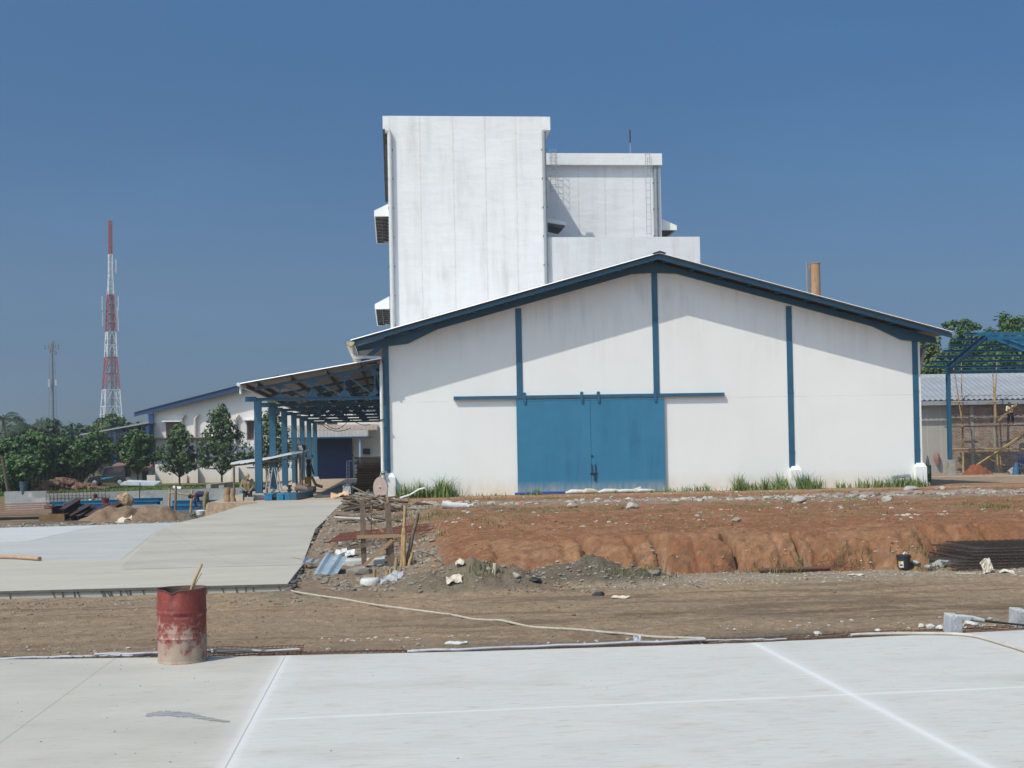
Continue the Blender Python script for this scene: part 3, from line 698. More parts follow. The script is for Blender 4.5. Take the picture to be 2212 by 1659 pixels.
# eave gutters and downpipes of the warehouse
g = MB()
for sgn, pt in ((-1, a_),):
    cxg = pt[0] + sgn * .02; czg = pt[1] - .10; r = .2; N_ = 9; vs = []
    for y in (F - OV + .02, YB + .9):
        for k in range(N_): t_ = math.pi * (1 + k/(N_-1)); vs.append((cxg + r*math.cos(t_), y, czg + .04 + r*math.sin(t_)))
        for k in range(N_-1, -1, -1): t_ = math.pi * (1 + k/(N_-1)); vs.append((cxg + (r-.012)*math.cos(t_), y, czg + .04 + (r-.012)*math.sin(t_)))
    n2 = 2*N_; fs = [(k, (k+1) % n2, n2+(k+1) % n2, n2+k) for k in range(n2)]
    g.add(vs, fs); g.prism([(cxg + (r-.013)*math.cos(math.pi*(1+k/8)), czg+.04+(r-.013)*math.sin(math.pi*(1+k/8))) for k in range(9)], F-OV+.03, F-OV+.05)
g.build('gutter', M('cream_gutter', (.46, .40, .27), (.38, .32, .22), 4, .6), wh, smooth=True)
pz = at(760, 771, Y=F-.4).z; xl_ = at(762, 771, Y=F-.4).x; xr_ = cx[0] - .22
MB().tube([(xl_, F-.4, TL.z-.3), (xl_, F-.4, pz+.15), (xl_+.06, F-.4, pz+.04), (xl_+.15, F-.4, pz), (xr_, F-.4, pz-.04), (xr_+.02, F-.3, pz-.5), (xr_+.02, F-.3, FLOOR+.3)], .075, 12).build('downpipe', PVC, wh, smooth=True)
for z_ in (railz+1.6, railz-.9, railz-3.2): MB().box(xr_-.075, F-.4, z_-.025, xr_+.12, F-.2, z_+.025).build('pipe_clamp', DARK, wh)
# stub beams of the side awning at the left eave (steel outrigger)
mb = MB(); xb0, xb1 = at(752, 752, Y=F-.1).x, cx[0]-.13
zo = at(790, 782, Y=F-.1).z; mb.hbeam((xb0+.55, F-.1, zo), (xb1, F-.1, zo), .15, .2)
mb.beam((xb0+.62, F-.1, zo), (xb1, F-.1, zo+.75), .05, .2); mb.build('outrigger', BLUE, wh)
mb = MB(); xr2 = TR.x - .25; mb.tube([(xr2-.1, F+1.0, TR.z-.35), (xr2-.15, F+1.0, TR.z-.75), (XR+.12, F+.9, TR.z-2.3), (XR+.12, F+.9, FLOOR)], .085, 12)
mb.build('downpipe', M('grey_pvc', (.36, .35, .36), (.30, .29, .30), 3, .45), wh, smooth=True)
mb = MB(); mb.beam((XR-.2, F+.4, TR.z-.75), (xr2, F+.4, TR.z-.42), .05, .1); mb.build('outrigger', BLUE, wh)

# ================================================================== canopy over the loading floor
PX = [558.2, 589.4, 614.4, 635, 652.6, 667.4, 680.6]
px0 = at(558.2, 960, Y=F).x; SPC = 6.55
can = thing('loading_canopy', 'lean-to steel canopy with blue posts and trusses beside the white warehouse', 'canopy', (px0, F, FLOOR))
cl_ = at(517, 829, Y=F-.9); cr_ = at(823, 774, Y=F-.9)
csl = (cr_.z - cl_.z) / (cr_.x - cl_.x); cz = lambda x: cl_.z + (x - cl_.x) * csl
CY1 = F + 6 * SPC + .8
ctop = roof_sheet((cl_.x, cl_.z), (cr_.x, cr_.z), F - .9, CY1, .04)
cs = ctop.build('roof_sheet', ROOFM, can); sub(cs)
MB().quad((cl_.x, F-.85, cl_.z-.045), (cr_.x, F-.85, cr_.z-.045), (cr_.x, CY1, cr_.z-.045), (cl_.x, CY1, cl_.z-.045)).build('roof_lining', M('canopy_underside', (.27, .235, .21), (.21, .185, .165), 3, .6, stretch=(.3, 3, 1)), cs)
zch = at(690, 861, Y=F).z                      # bottom chord level
xs_p = [px0 - .05, px0 + .75, px0 + 2.1, px0 + 3.5, px0 + 4.75, cx[0] - .15]
pur_x = [cl_.x + .25] + [px0 + .05, px0 + 1.45, px0 + 2.95, px0 + 4.4, cx[0] - .3]
for x in pur_x:
    MB().box(x-.04, F-.85, cz(x)-.21, x+.04, CY1-.05, cz(x)-.06).build('purlin', M('brown_purlin', (.08, .05, .04), (.06, .04, .035), 4, .6), can)
TM = BLUE
for k in range(7):
    y = F + k * SPC
    mb = MB()
    tx0 = cl_.x + .15; tx1 = cx[0] - .14
    ztop = lambda x: cz(x) - .27
    mb.hbeam((tx0, y, zch), (tx1, y, zch), .16, .13, .015); mb.beam((tx0+.4, y, ztop(tx0+.4)), (tx1, y, ztop(tx1)), .12, .12)
    mb.box(tx0-.02, y-.08, zch-.09, tx0+.45, y+.08, zch+.12)
    nodes = [px0 + d for d in (.95, 2.3, 3.7, 5.0)]
    for j, x in enumerate(nodes):
        mb.beam((x, y, zch), (x, y, ztop(x)), .05, .07, (0, 1, 0))
        for zc_, s_ in ((zch + .07, 1), (ztop(x) - .05, -1)):   # gusset plates
            w_ = .30; h_ = .30 if j > 0 else .16
            mb.prism([(x-w_, zc_), (x+w_, zc_), (x+.05, zc_+s_*h_), (x-.05, zc_+s_*h_)], y-.012, y+.012)
        x2 = nodes[j+1] if j < 3 else tx1
        mb.beam((x+.05, y, ztop(x)-.08), (x2-.05, y, zch+.1), .05, .06, (0, 1, 0))
    mb.prism([(tx1, zch+.06), (tx1, zch+.36), (tx1-.38, zch+.06)], y-.012, y+.012); mb.prism([(tx1, ztop(tx1)+.05), (tx1, ztop(tx1)-.4), (tx1-.5, ztop(tx1)+.0)], y-.012, y+.012)
    mb.build('truss', TM, can)
    x = px0
    p = MB(); p.box(x-.15, y-.15, FLOOR+.28, x+.15, y-.13, zch-.08).box(x-.15, y+.13, FLOOR+.28, x+.15, y+.15, zch-.08).box(x-.012, y-.13, FLOOR+.28, x+.012, y+.13, zch-.08)
    p.box(x-.16, y-.16, (zch+FLOOR)/2+.7, x+.16, y+.16, (zch+FLOOR)/2+.72).box(x-.17, y-.17, zch-.08, x+.17, y+.17, zch-.055)
    p.build('post', BLUE, can)
    q = MB(); h = .34; q.box(x-h, y-h, .1, x+h, y+h, FLOOR+.06)
    q.add([(x-h+.01, y-h+.01, FLOOR+.06), (x+h-.01, y-h+.01, FLOOR+.06), (x+h-.01, y+h-.01, FLOOR+.06), (x-h+.01, y+h-.01, FLOOR+.06), (x-.19, y-.19, FLOOR+.28), (x+.19, y-.19, FLOOR+.28), (x+.19, y+.19, FLOOR+.28), (x-.19, y+.19, FLOOR+.28)], [(0, 1, 5, 4), (1, 2, 6, 5), (2, 3, 7, 6), (3, 0, 4, 7), (4, 5, 6, 7)])
    q.build('concrete_footing', CONC, can)
MB().tube([(cl_.x-.04, F-.92, cl_.z-.03), (cl_.x-.04, CY1, cl_.z-.03)], .085, 10).tube([(cl_.x+.03, F-.75, cl_.z-.05), (cl_.x+.03, F-.75, cl_.z-.42)], .05, 8).build('gutter', PVC, can, smooth=True)

# ================================================================== the tall white plant building (three blocks)
YT = 72.0
tx0, _, tx1, _ = rect(840, 400, 1183, 600, YT)
tzt = at(1000, 251, Y=YT).z; tzp = at(832, 278.5, Y=YT).z
pl, _, pr, _ = rect(826.5, 255, 1188.5, 275, YT)
seams = [at(788.3 + z/2.918, 500, Y=YT).x for z in (357, 566, 768, 962)]
tower_m = wall_mat('tower_plaster', (.68, .675, .67), (.64, .635, .635), (.40, .395, .38), seams, amt=.75, undul=.05, sc=.35)
tb = thing('plant_building', 'tall narrow white windowless block rising behind the warehouse roof', 'building', ((tx0+tx1)/2, YT, .3))
zlow = tzp - .05
mb = MB().box(tx0, YT, .2, tx1, YT + 3, tzt)
# rear body, mono-pitch from left (high) to right (low)
mb.add([(tx0, YT+3, .2), (tx1, YT+3, .2), (tx1, YT+3, zlow), (tx0, YT+3, tzp), (tx0, 94, .2), (tx1, 94, .2), (tx1, 94, zlow), (tx0, 94, tzp)],
       [(0, 1, 2, 3), (7, 6, 5, 4), (1, 5, 6, 2), (0, 3, 7, 4), (3, 2, 6, 7)])
mb.build('wall', tower_m, tb)
for mb in (MB().box(pl, YT-.012, tzp, tx0 + .12, YT+3.1, tzt-.01), MB().box(tx1 - .15, YT-.012, at(1180, 281, Y=YT).z, pr, YT+3.1, tzt-.01)): mb.build('parapet', M('parapet_paint', (.68, .685, .68), (.63, .635, .63), 1.4, .8, .004, c3=(.6, .6, .58), s3=3), tb)
# long side eave on the left, with corrugated soffit
mb = MB(); xe = at(827.5, 285, Y=YT).x
for k in range(44): y = YT+.1 + k*.46; mb.box(xe, y, tzp-.16, tx0, y+.25, tzp-.03)
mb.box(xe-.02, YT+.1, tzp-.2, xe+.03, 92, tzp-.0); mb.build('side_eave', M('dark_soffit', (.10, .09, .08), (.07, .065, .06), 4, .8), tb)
def side_awning(p_out_top, p_in_top, p_low, y0, y1, sgn=-1, far=None):
    """white lean-to over a side opening: a lid, a white end cheek and dark ribs below"""
    a = at(*p_out_top, Y=y0); b_ = at(*p_in_top, Y=y0); c = at(*p_low, Y=y0)
    par = thing('side_awning', 'x', 'awning', (b_.x, y0, c.z))
    mb = MB().prism([(a.x, a.z), (b_.x, b_.z), (b_.x, c.z), (a.x, c.z)], y0, y0+.12)
    mb.prism([(a.x, a.z-.0), (b_.x, b_.z), (b_.x, b_.z-.1), (a.x, a.z-.1)], y0+.12, y1).box(min(a.x, a.x-sgn*.06), y0+.12, c.z, max(a.x, a.x-sgn*.06), y1, a.z-.1)
    mb.box(min(a.x, b_.x), y1-.1, c.z, max(a.x, b_.x), y1, a.z-.1)
    mb.build('shell', WHITE, par)
    r_ = MB()
    for k in range(9):
        y = y0+.3+(y1-y0-.6)*k/8; r_.beam((a.x-sgn*.08, y, c.z+.06), (b_.x, y+.4, c.z+.06), .05, .08)
        r_.box(min(a.x, b_.x)+.07, y, c.z+.13, max(a.x, b_.x)-.07, y+.9, c.z+.15)
    r_.beam(((a.x+b_.x)/2, y0+.15, c.z+.04), ((a.x+b_.x)/2, y1-.1, c.z+.04), .05, .07)
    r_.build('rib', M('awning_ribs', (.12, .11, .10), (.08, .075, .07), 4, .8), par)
    return par
a1 = side_awning((808, 455), (839, 440), (820, 467), YT+.3, YT+9.8); a1['label'] = 'upper white awning on the left flank of the tall white block'
a2 = side_awning((809.5, 657), (841, 640), (820, 667.5), YT+.3, YT+9.9); a2['label'] = 'lower white awning on the left flank of the tall white block'
# downpipes
def dpipe(pxt, pyt, pxb, pyb, y, r, mat, par, z_end=.4, name='downpipe'):
    a = at(pxt, pyt, Y=y); c = at(pxb, pyb, Y=y); x = (a.x + c.x) / 2
    mb = MB().tube([(x - .25 if pxt < 1000 else x+.15, y, a.z + .05), (x - .03, y, a.z+.03), (x, y, a.z - .1), (x, y, z_end)], r, 12); o = mb.build(name, mat, par, smooth=True); sub(o)
    z = a.z - 1
    while z > 6: MB().box(x-r-.03, y-.02, z-.03, x+r+.03, y+r+.05, z+.03).build('pipe_clamp', DARK, o); z -= 1.65
dpipe(842, 285, 848, 690, YT-.16, .13, M('pale_grey_pipe', (.50, .50, .49), (.44, .44, .43), 3, .5), tb)
dpipe(1175, 285, 1180, 600, YT-.14, .11, M('dark_grey_pipe', (.25, .27, .29), (.21, .23, .25), 3, .5), tb)
# middle block with projecting parapet
Y2 = 78.0
b2 = thing('plant_building', 'middle-height white block with overhanging parapet and roof ladder', 'building', (at(1300, 500, Y=Y2).x, Y2, .3))
mx0, mzb, mx1, mzt = rect(1180, 356, 1430, 331, Y2 - .37)
wx1 = at(1428, 430, Y=Y2).x
s2 = [at(788.3 + z/2.918, 450, Y=Y2).x for z in (1348, 1516, 1692)]
m2_ = wall_mat('middle_block_plaster', (.66, .67, .68), (.62, .625, .635), (.44, .43, .41), s2, amt=.5, undul=.05, sc=.35)
MB().box(tx1 + .004, Y2, .2, wx1, Y2 + 9, mzt - .3).build('wall', m2_, b2)
MB().box(tx1 + .004, Y2 - .37, mzb, mx1, Y2 - .002, mzt).box(tx1+.004, Y2-.003, mzt-.3, mx1, Y2+9.1, mzt-.001).build('parapet', M('parapet_paint', (.7, .7, .7)), b2)
dpipe(1414, 360, 1420, 505, Y2 - .13, .13, M('dark_grey_pipe', (.2, .2, .2)), b2)
def ladder(x0, x1, z0, z1, y, par, mat, step=.3, r=.022, cage=False):
    mb = MB().tube([(x0, y, z0), (x0, y, z1)], r, 6).tube([(x1, y, z0), (x1, y, z1)], r, 6)
    z = z0 + .1
    while z < z1: mb.tube([(x0, y, z), (x1, y, z)], r*.8, 5); z += step
    return mb.build('ladder', mat, par)
STEEL = M('grey_ladder_steel', (.33, .34, .36), (.25, .26, .28), 4, .5)
lx0, lz0, lx1, lz1 = rect(1396, 508, 1405.5, 333, Y2 - .55); ladder(lx0, lx1, lz0, lz1+.1, Y2 - .5, b2, STEEL, .45, r=.015)
# low front block
b3 = thing('plant_building', 'low white parapet block just behind the warehouse ridge', 'building', (at(1350, 550, Y=YT).x, YT, .3))
x3 = at(1513, 560, Y=YT).x; z3 = at(1350, 511.5, Y=YT).z
s3_ = [at(788.3 + z/2.918, 540, Y=YT).x for z in (1280, 1470, 1682, 2070)]
m3_ = wall_mat('low_block_plaster', (.58, .585, .59), (.54, .54, .545), (.38, .37, .36), s3_, amt=.9, undul=.04, sc=.4)
MB().box(tx1 + .004, YT + .05, .2, x3, Y2 - .004, z3 - .35).box(tx1 + .004, YT+.05, z3-.35, x3, YT+.3, z3).box(x3-.25, YT+.3, z3-.35, x3, Y2-.01, z3-.001).build('wall', m3_, b3)
# caged ladder and canopy on the tower flank above the low block
lx0, lz0, lx1, lz1 = rect(1190, 415, 1201, 330, Y2 - .6)
cg = MB()
for k in range(6): z = lz0 + .3 + k * .45; cg.tube([(lx0-.05, Y2-.5, z), (lx0-.08, Y2-.75, z), ((lx0+lx1)/2, Y2-.9, z), (lx1+.08, Y2-.75, z), (lx1+.05, Y2-.5, z)], .011, 5)
lo = ladder(lx0, lx1, lz0, lz1+.2, Y2 - .45, b2, STEEL, .4, r=.014); sub(lo); cg.build('safety_cage', STEEL, lo)
a = at(1183, 472, Y=74.6); c = at(1223, 481, Y=74.6); d = at(1183, 482, Y=74.6); e = at(1222, 489, Y=74.6)
t1 = thing('side_awning', 'small sloping canopy projecting over the terrace from the tall block', 'awning', (a.x, 74.6, d.z))
MB().prism([(tx1, a.z+.1), (c.x, c.z), (c.x, c.z-.16), (tx1, a.z-.18)], 74.5, 74.6).build('fascia', WHITE, t1)
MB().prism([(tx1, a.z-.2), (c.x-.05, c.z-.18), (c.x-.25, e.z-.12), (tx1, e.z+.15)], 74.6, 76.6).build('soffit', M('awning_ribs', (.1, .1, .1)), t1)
a = at(1430, 471, Y=Y2+.6); c = at(1462, 487, Y=Y2+.6); d = at(1430, 497, Y=Y2+.6)
t2 = thing('side_awning', 'white hooded awning on the right flank of the middle block', 'awning', (a.x, Y2+.6, d.z))
MB().prism([(wx1, a.z), (c.x, c.z), (c.x, d.z), (wx1, d.z)], Y2+.6, Y2+.7).prism([(wx1, a.z), (c.x, c.z), (c.x, c.z-.08), (wx1, a.z-.08)], Y2+.7, Y2+6).box(c.x-.06, Y2+.7, d.z, c.x, Y2+6, c.z-.08).build('shell', WHITE, t2)
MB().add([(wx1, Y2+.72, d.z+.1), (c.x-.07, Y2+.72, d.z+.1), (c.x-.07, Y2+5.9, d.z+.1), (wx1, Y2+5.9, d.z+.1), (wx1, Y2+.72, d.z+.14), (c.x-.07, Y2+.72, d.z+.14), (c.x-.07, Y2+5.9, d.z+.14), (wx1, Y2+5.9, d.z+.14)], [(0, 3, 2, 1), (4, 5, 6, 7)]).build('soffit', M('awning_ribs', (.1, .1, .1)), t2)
# lightning rod
a = at(1360.5, 281, Y=82); b_ = at(1360.5, 335, Y=82)
lr = thing('lightning_rod', 'thin vertical lightning rod on the roof of the middle block', 'lightning rod', (a.x, 82, mzt))
MB().tube([(a.x, 82, mzt-.1), (a.x, 82, (a.z+b_.z)/2)], .022, 8).build('mast', STEEL, lr)
MB().tube([(a.x, 82, (a.z+b_.z)/2), (a.x, 82, a.z)], .05, 8).build('tip', DARK, lr)
# chimney
yc = 88; a = at(1748.5, 600, Y=yc); b_ = at(1771.5, 600, Y=yc); zt_ = at(1760, 569, Y=yc).z; xc = (a.x+b_.x)/2; rc_ = (b_.x-a.x)/2
ch = thing('chimney', 'rusty cream-coloured round boiler chimney behind the right roof slope', 'chimney', (xc, yc, .3))
MB().lathe([(rc_, .2), (rc_, zt_-.05), (rc_+.03, zt_-.05), (rc_+.03, zt_), (rc_-.05, zt_), (rc_-.05, zt_-1.5)], (xc, yc, 0), 28).build('stack', M('rusty_stack', (.44, .30, .18), (.36, .20, .10), 1.6, .75, stretch=(1, 1, .3), c3=(.24, .11, .05), s3=2.2), ch, smooth=True)
mb = MB(); xp = at(1743.5, 600, Y=yc-.2).x
mb.tube([(xp, yc-.2, .3), (xp, yc-.2, zt_)], .065, 6).tube([(xp+.12, yc-.2, .3), (xp+.22, yc-.2, zt_)], .03, 5)
z = 3
while z < zt_: mb.tube([(xp, yc-.2, z), (xp+.35, yc-.1, z)], .02, 5); z += .7
mb.build('ladder', M('dark_grey_pipe', (.2, .2, .2)), ch)
# ================================================================== far yard: rear warehouse, sheds, fence wall
YR = 118.0
r0 = at(600, 810, Y=YR - 1.0); rl = at(289, 890, Y=YR - 1.0)
sR = (r0.z - rl.z) / (r0.x - rl.x); rzr = lambda x: r0.z - abs(x - r0.x) * sR
bx0 = at(331, 950, Y=YR).x; bx1 = 2 * r0.x - bx0 + 1.5
rw_m = wall_mat('rear_warehouse_plaster', (.70, .665, .64), (.66, .62, .59), (.50, .44, .38), amt=.35, topz=(3, 9), foot=.3, sc=.3)
rw = thing('warehouse', 'distant cream gabled warehouse behind the row of young trees', 'warehouse', (r0.x, YR, .3))
MB().prism([(bx0, .1), (bx0, rzr(bx0)-.1), (r0.x, r0.z-.1), (bx1, rzr(bx1)-.1), (bx1, .1)], YR, YR+.3).prism([(bx0, .1), (bx0, rzr(bx0)-.1), (r0.x, r0.z-.1), (bx1, rzr(bx1)-.1), (bx1, .1)], YR+29.7, YR+30).box(bx0, YR+.3, .1, bx0+.3, YR+29.7, rzr(bx0)-.1).build('wall', rw_m, rw)
rx1 = 2 * r0.x - rl.x
rr_ = roof_sheet((rl.x, rl.z), (r0.x, r0.z), YR-1, YR+31, .05, rib=1.0); q = roof_sheet((r0.x, r0.z), (rx1, rl.z), YR-1, YR+31, .05, rib=1.0)
rr_.add(q.v, q.f).build('roof', M('blue_roof_sheet', (.16, .26, .36), (.13, .22, .31), 2, .45), rw)
NAVY = M('navy_paint', (.022, .055, .13), (.018, .045, .11), 3, .5)
mb = MB()
for (xa, xb) in ((rl.x, r0.x), (r0.x, rx1)):
    mb.prism([(xa, rzr(xa)-.04), (xb, rzr(xb)-.04), (xb, rzr(xb)-.55), (xa, rzr(xa)-.42)], YR-.9, YR-.8)
mb.build('verge_board', NAVY, rw)
for pxx in (327, 1e9):
    if pxx > 1e6: continue
    x = at(pxx, 950, Y=YR-.3).x; MB().box(x-.2, YR-.5, .3, x+.2, YR-.1, rzr(x)-.5).build('column', M('royal_blue_paint', (.045, .12, .30), (.04, .10, .26), 3, .5), rw)
for x0_, y0_, x1_, y1_ in ((361, 915, 384, 948), (535.5, 912, 553, 947)):
    X0, z0, X1, z1 = rect(x0_, y0_, x1_, y1_, YR)
    wn = MB().box(X0-.1, YR-.04, z0-.1, X1+.1, YR-.002, z0).box(X0-.1, YR-.04, z1, X1+.1, YR-.002, z1+.1).box(X0-.1, YR-.04, z0, X0, YR-.002, z1).box(X1, YR-.04, z0, X1+.1, YR-.002, z1).box((X0+X1)/2-.04, YR-.035, z0, (X0+X1)/2+.04, YR-.002, z1).build('window', M('brown_frame', (.16, .09, .05), (.12, .07, .04), 3, .6), rw); sub(wn)
    MB().box(X0, YR-.012, z0, X1, YR-.004, z1).build('pane', M('dark_glass', (.02, .028, .032), (.03, .035, .04), 3, .15), wn)
    MB().box(X0-.35, YR-.7, z1+.15, X1+.35, YR-.002, z1+.25).build('hood', WHITE, wn)
for pxx in (420, 507.5, 391, 550):
    a = at(pxx, 900, Y=YR-.2); MB().tube([(a.x+.35, YR-.2, at(pxx, 896, Y=YR).z), (a.x+.05, YR-.2, at(pxx, 905, Y=YR).z), (a.x, YR-.2, .3)], .13, 8).build('downpipe', M('beige_pipe', (.56, .50, .45), (.48, .43, .38), 3, .6), rw)
X0, z0, X1, z1 = rect(332, 991, 560, 988.5, YR-.25)
MB().box(bx0, YR-.3, z0, px0+2, YR-.002, z1+.05).build('blue_band', NAVY, rw)
X0, z0, X1, z1 = rect(332, 988, 560, 966, YR-.2)
mb = MB(); x = bx0 + .3
while x < -8: mb.box(x, YR-.22, z0+.05, x+.62, YR-.16, z1-.1); x += .8
mb.build('vent_louvre', M('grey_louvre', (.26, .27, .30), (.2, .21, .24), 3, .6), rw)
MB().box(bx0+.1, YR-.09, z0-.02, -8, YR-.003, z1+.05).build('vent_frame', M('vent_grey_paint', (.45, .45, .47), (.40, .40, .42), 3, .8), rw)  # plain grey backing behind the louvres
# boundary wall with relief panels in front of the rear warehouse
YW = 112
bw = thing('boundary_wall', 'low cream boundary wall with pillars in front of the distant warehouse', 'wall', (-22, YW, .3))
xa = at(335, 1020, Y=YW).x; xb = at(562, 1015, Y=YW).x + 3; ztop = at(450, 1001, Y=YW).z
MB().box(xa, YW, .1, xb, YW+.15, ztop).build('wall', rw_m, bw)
mb = MB(); x = xa + .6
while x < xb - 3: mb.box(x, YW-.025, ztop-.45, x+2.9, YW, ztop-.38).box(x, YW-.025, 1.45, x+2.9, YW, 1.52).box(x, YW-.025, 1.52, x+.07, YW, ztop-.45).box(x+2.83, YW-.025, 1.52, x+2.9, YW, ztop-.45); x += 3.6
for k in range(2): pass
mb.build('relief_panel', M('relief_grey', (.42, .42, .44), (.38, .38, .4), 3, .8), bw)
for pxx in (327, 395, 419, 507):
    a = at(pxx, 1020, Y=YW-.3); MB().box(a.x-.35, YW-.5, .1, a.x+.35, YW-.02, ztop-(.9 if pxx < 400 else .35)).build('pillar', rw_m, bw)
# dark side shed left of the rear warehouse
sh = thing('open_shed', 'dark open lean-to shed with lattice truss left of the distant warehouse', 'shed', (at(250, 1000, Y=YR).x, YR, .3))
a = at(172, 938, Y=YR-3); b_ = at(322, 911, Y=YR-3); c = at(270, 947, Y=YR-2)
MB().prism([(a.x, a.z), (b_.x, b_.z), (b_.x, b_.z-.12), (a.x, a.z-.12)], YR-3, YR+20).build('roof', M('old_tin_roof', (.34, .35, .36), (.26, .27, .28), 2, .5, metal=.2), sh)
mb = MB(); n = 9
for k in range(n):
    xx = a.x + (b_.x-a.x)*k/n; x2 = a.x + (b_.x-a.x)*(k+1)/n; zt1 = a.z+(b_.z-a.z)*k/n-.15; zt2 = a.z+(b_.z-a.z)*(k+1)/n-.15; lo = lambda x_: zt1-.3-(x_-a.x)*.05
    mb.beam((xx, YR-2.8, zt1), (x2, YR-2.8, lo(x2)), .08, .1); mb.beam((x2, YR-2.8, lo(x2)), (x2, YR-2.8, zt2), .08, .1); mb.beam((xx, YR-2.8, lo(xx)), (x2, YR-2.8, lo(x2)), .1, .12)
mb.build('truss', NAVY, sh)
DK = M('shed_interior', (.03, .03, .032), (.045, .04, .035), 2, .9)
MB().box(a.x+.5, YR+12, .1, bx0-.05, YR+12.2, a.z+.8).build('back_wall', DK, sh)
MB().box(c.x-1.5, YR-1, c.z-.05, c.x+9, YR+5, c.z+.05).build('inner_roof', M('pinkish_tin', (.36, .28, .26), (.28, .22, .2), 2, .6), sh)
for f_ in (0.02, .5, .97): xx = a.x+(b_.x-a.x)*f_; MB().box(xx-.12, YR-2.9, .1, xx+.12, YR-2.7, a.z+(b_.z-a.z)*f_-.3).build('post', NAVY, sh)
hut = thing('hut', 'small hut with a rusty red tiled roof beside the dark open shed', 'hut', (at(300, 1020, Y=YR-6).x, YR-6, .3))
X0, z0, X1, z1 = rect(255, 1040, 324, 1006, YR-6)
MB().box(X0, YR-6, .1, X1, YR-3.5, z1).build('wall', M('grey_plaster', (.42, .41, .40), (.3, .3, .29), 1.5, .9), hut)
MB().prism([(YR-6.7, z1-.22), (YR-4, z1+.18), (YR-4, z1+.28), (YR-6.7, z1-.10)], X0-.5, X1+.2, 'X').build('roof', M('old_roof_tiles', (.26, .13, .09), (.17, .09, .07), 3, .9, .02, 8), hut)
X0, z0, X1, z1 = rect(307, 1040, 320, 1018, YR-6.05); MB().box(X0, YR-6.05, z0, X1, YR-6.004, z1).build('doorway', DARK, hut)
# door and awning of the rear warehouse, seen through the canopy
X0, z0, X1, z1 = rect(685, 1036, 761, 946, YR-.5)
MB().box(X0, YR-.5, .25, X1, YR-.003, z1).build('sliding_door', M('dark_blue_door', (.012, .03, .10), (.010, .026, .085), 2, .5), rw)
aw = thing('door_awning', 'corrugated tin awning over the dark blue door of the distant warehouse', 'awning', ((X0+X1)/2, YR-2, 4))
X0, z0, X1, z1 = rect(600, 944, 793, 930.5, YR-3.2)
mb = MB(); x = X0
while x < X1: mb.box(x, YR-3.2, z0, x+.2, YR-3.14, z1).box(x+.2, YR-3.17, z0, x+.32, YR-3.12, z1); x += .32
mb.build('fascia', M('ribbed_white_tin', (.50, .49, .48), (.42, .41, .40), 2, .5), aw)
zz = at(700, 919, Y=YR).z
mb = MB(); x = X0
while x < X1+.6: mb.add([(x, YR-3.1, z1-.02), (x+.338, YR-3.1, z1-.02), (x+.338, YR-.004, zz), (x, YR-.004, zz), (x, YR-3.1, z1+.08), (x+.24, YR-3.1, z1+.04), (x+.24, YR-.004, zz+.04), (x, YR-.004, zz+.08)], [(0, 3, 2, 1), (4, 5, 6, 7), (0, 1, 5, 4), (1, 2, 6, 5), (3, 0, 4, 7)]); x += .34
mb.build('roof', M('tan_tin', (.36, .30, .26), (.29, .24, .21), 2, .6), aw)
MB().box(X0, YR-3.3, z0-.14, X1+.5, YR-3.2, z0-.01).box(X1+.02, YR-3.15, z0, X1+.08, YR-.6, z0+.1).build('edge_beam', NAVY, aw)
x = at(778.6, 960, Y=YR-2).x; MB().tube([(x, YR-3, z0), (x, YR-3, .3)], .12, 8).build('post', M('pale_blue_pipe', (.25, .33, .48), (.2, .28, .42), 3, .5), aw)
for a4 in ((685, 917, 701, 912.5), (706, 916, 728, 911)):
    X0, z0, X1, z1 = rect(*a4, YR-.05); wn = MB().box(X0, YR-.05, z0, X1, YR-.003, z1).build('window', M('dark_glass', (.02, .03, .03)), rw)
X0, z0, X1, z1 = rect(784, 981, 799, 969, YR-.4)
ac = thing('vent_box', 'dark louvred vent box on the wall right of the distant blue door', 'vent', ((X0+X1)/2, YR-.4, z0))
MB().box(X0, YR-.4, z0, X1, YR-.003, z1).build('case', M('grey_case', (.07, .075, .08), (.05, .055, .06), 3, .6), ac)
mb = MB(); z = z0+.06
while z < z1-.04: mb.box(X0+.04, YR-.43, z, X1-.04, YR-.402, z+.05); z += .1
mb.build('slats', DARK, ac)
cb = MB()
for (p, q, sag) in (((700, 914), (757, 904), 1.2), ((757, 905), (800, 917), .4), ((690, 914), (757, 925), .8)):
    A = at(*p, Y=96); B = at(*q, Y=96); cb.tube([A.lerp(B, k/10) - Vector((0, 0, sag*math.sin(math.pi*k/10)*.5)) for k in range(11)], .025, 5)
solo(cb, 'cable', DARK, 'loose black cables sagging across the rear end of the loading canopy', 'cable')

# retaining wall with wire mesh, grass bank behind
YG = 69.0
ret = thing('retaining_wall', 'long low rough concrete retaining wall left of the canopy', 'wall', (-18, YG, 0))
wx0 = at(10, 1080, Y=YG).x; wx1 = -7.9
ztw = at(300, 1059, Y=YG).z
rm = M('rough_retaining_concrete', (.30, .31, .31), (.22, .225, .22), .8, .95, .02, 6, c3=(.42, .42, .41), s3=1.3)
ends = [(wx0, at(10, 1062, Y=YG).z), (at(100, 1060, Y=YG).x, at(100, 1060, Y=YG).z-.02), (at(103, 1063, Y=YG).x, ztw-.08), (wx1, ztw+.02)]
MB().prism([(wx0, -.5)] + ends + [(wx1, -.5)], YG, YG+.3).build('wall', rm, ret)
mesh_ = MB(); A = at(98, 1080, Y=YG-.25).x; B = at(228, 1080, Y=YG-.25).x; x = A; zt_m = ztw + .05
while x < B: mesh_.tube([(x, YG-.15, -.2), (x+.02, YG-.15, zt_m+.1*random.random())], .014, 4); x += .19
z = -.1
while z < ztw: mesh_.tube([(A, YG-.165, z), (B, YG-.165, z)], .012, 4); z += .17
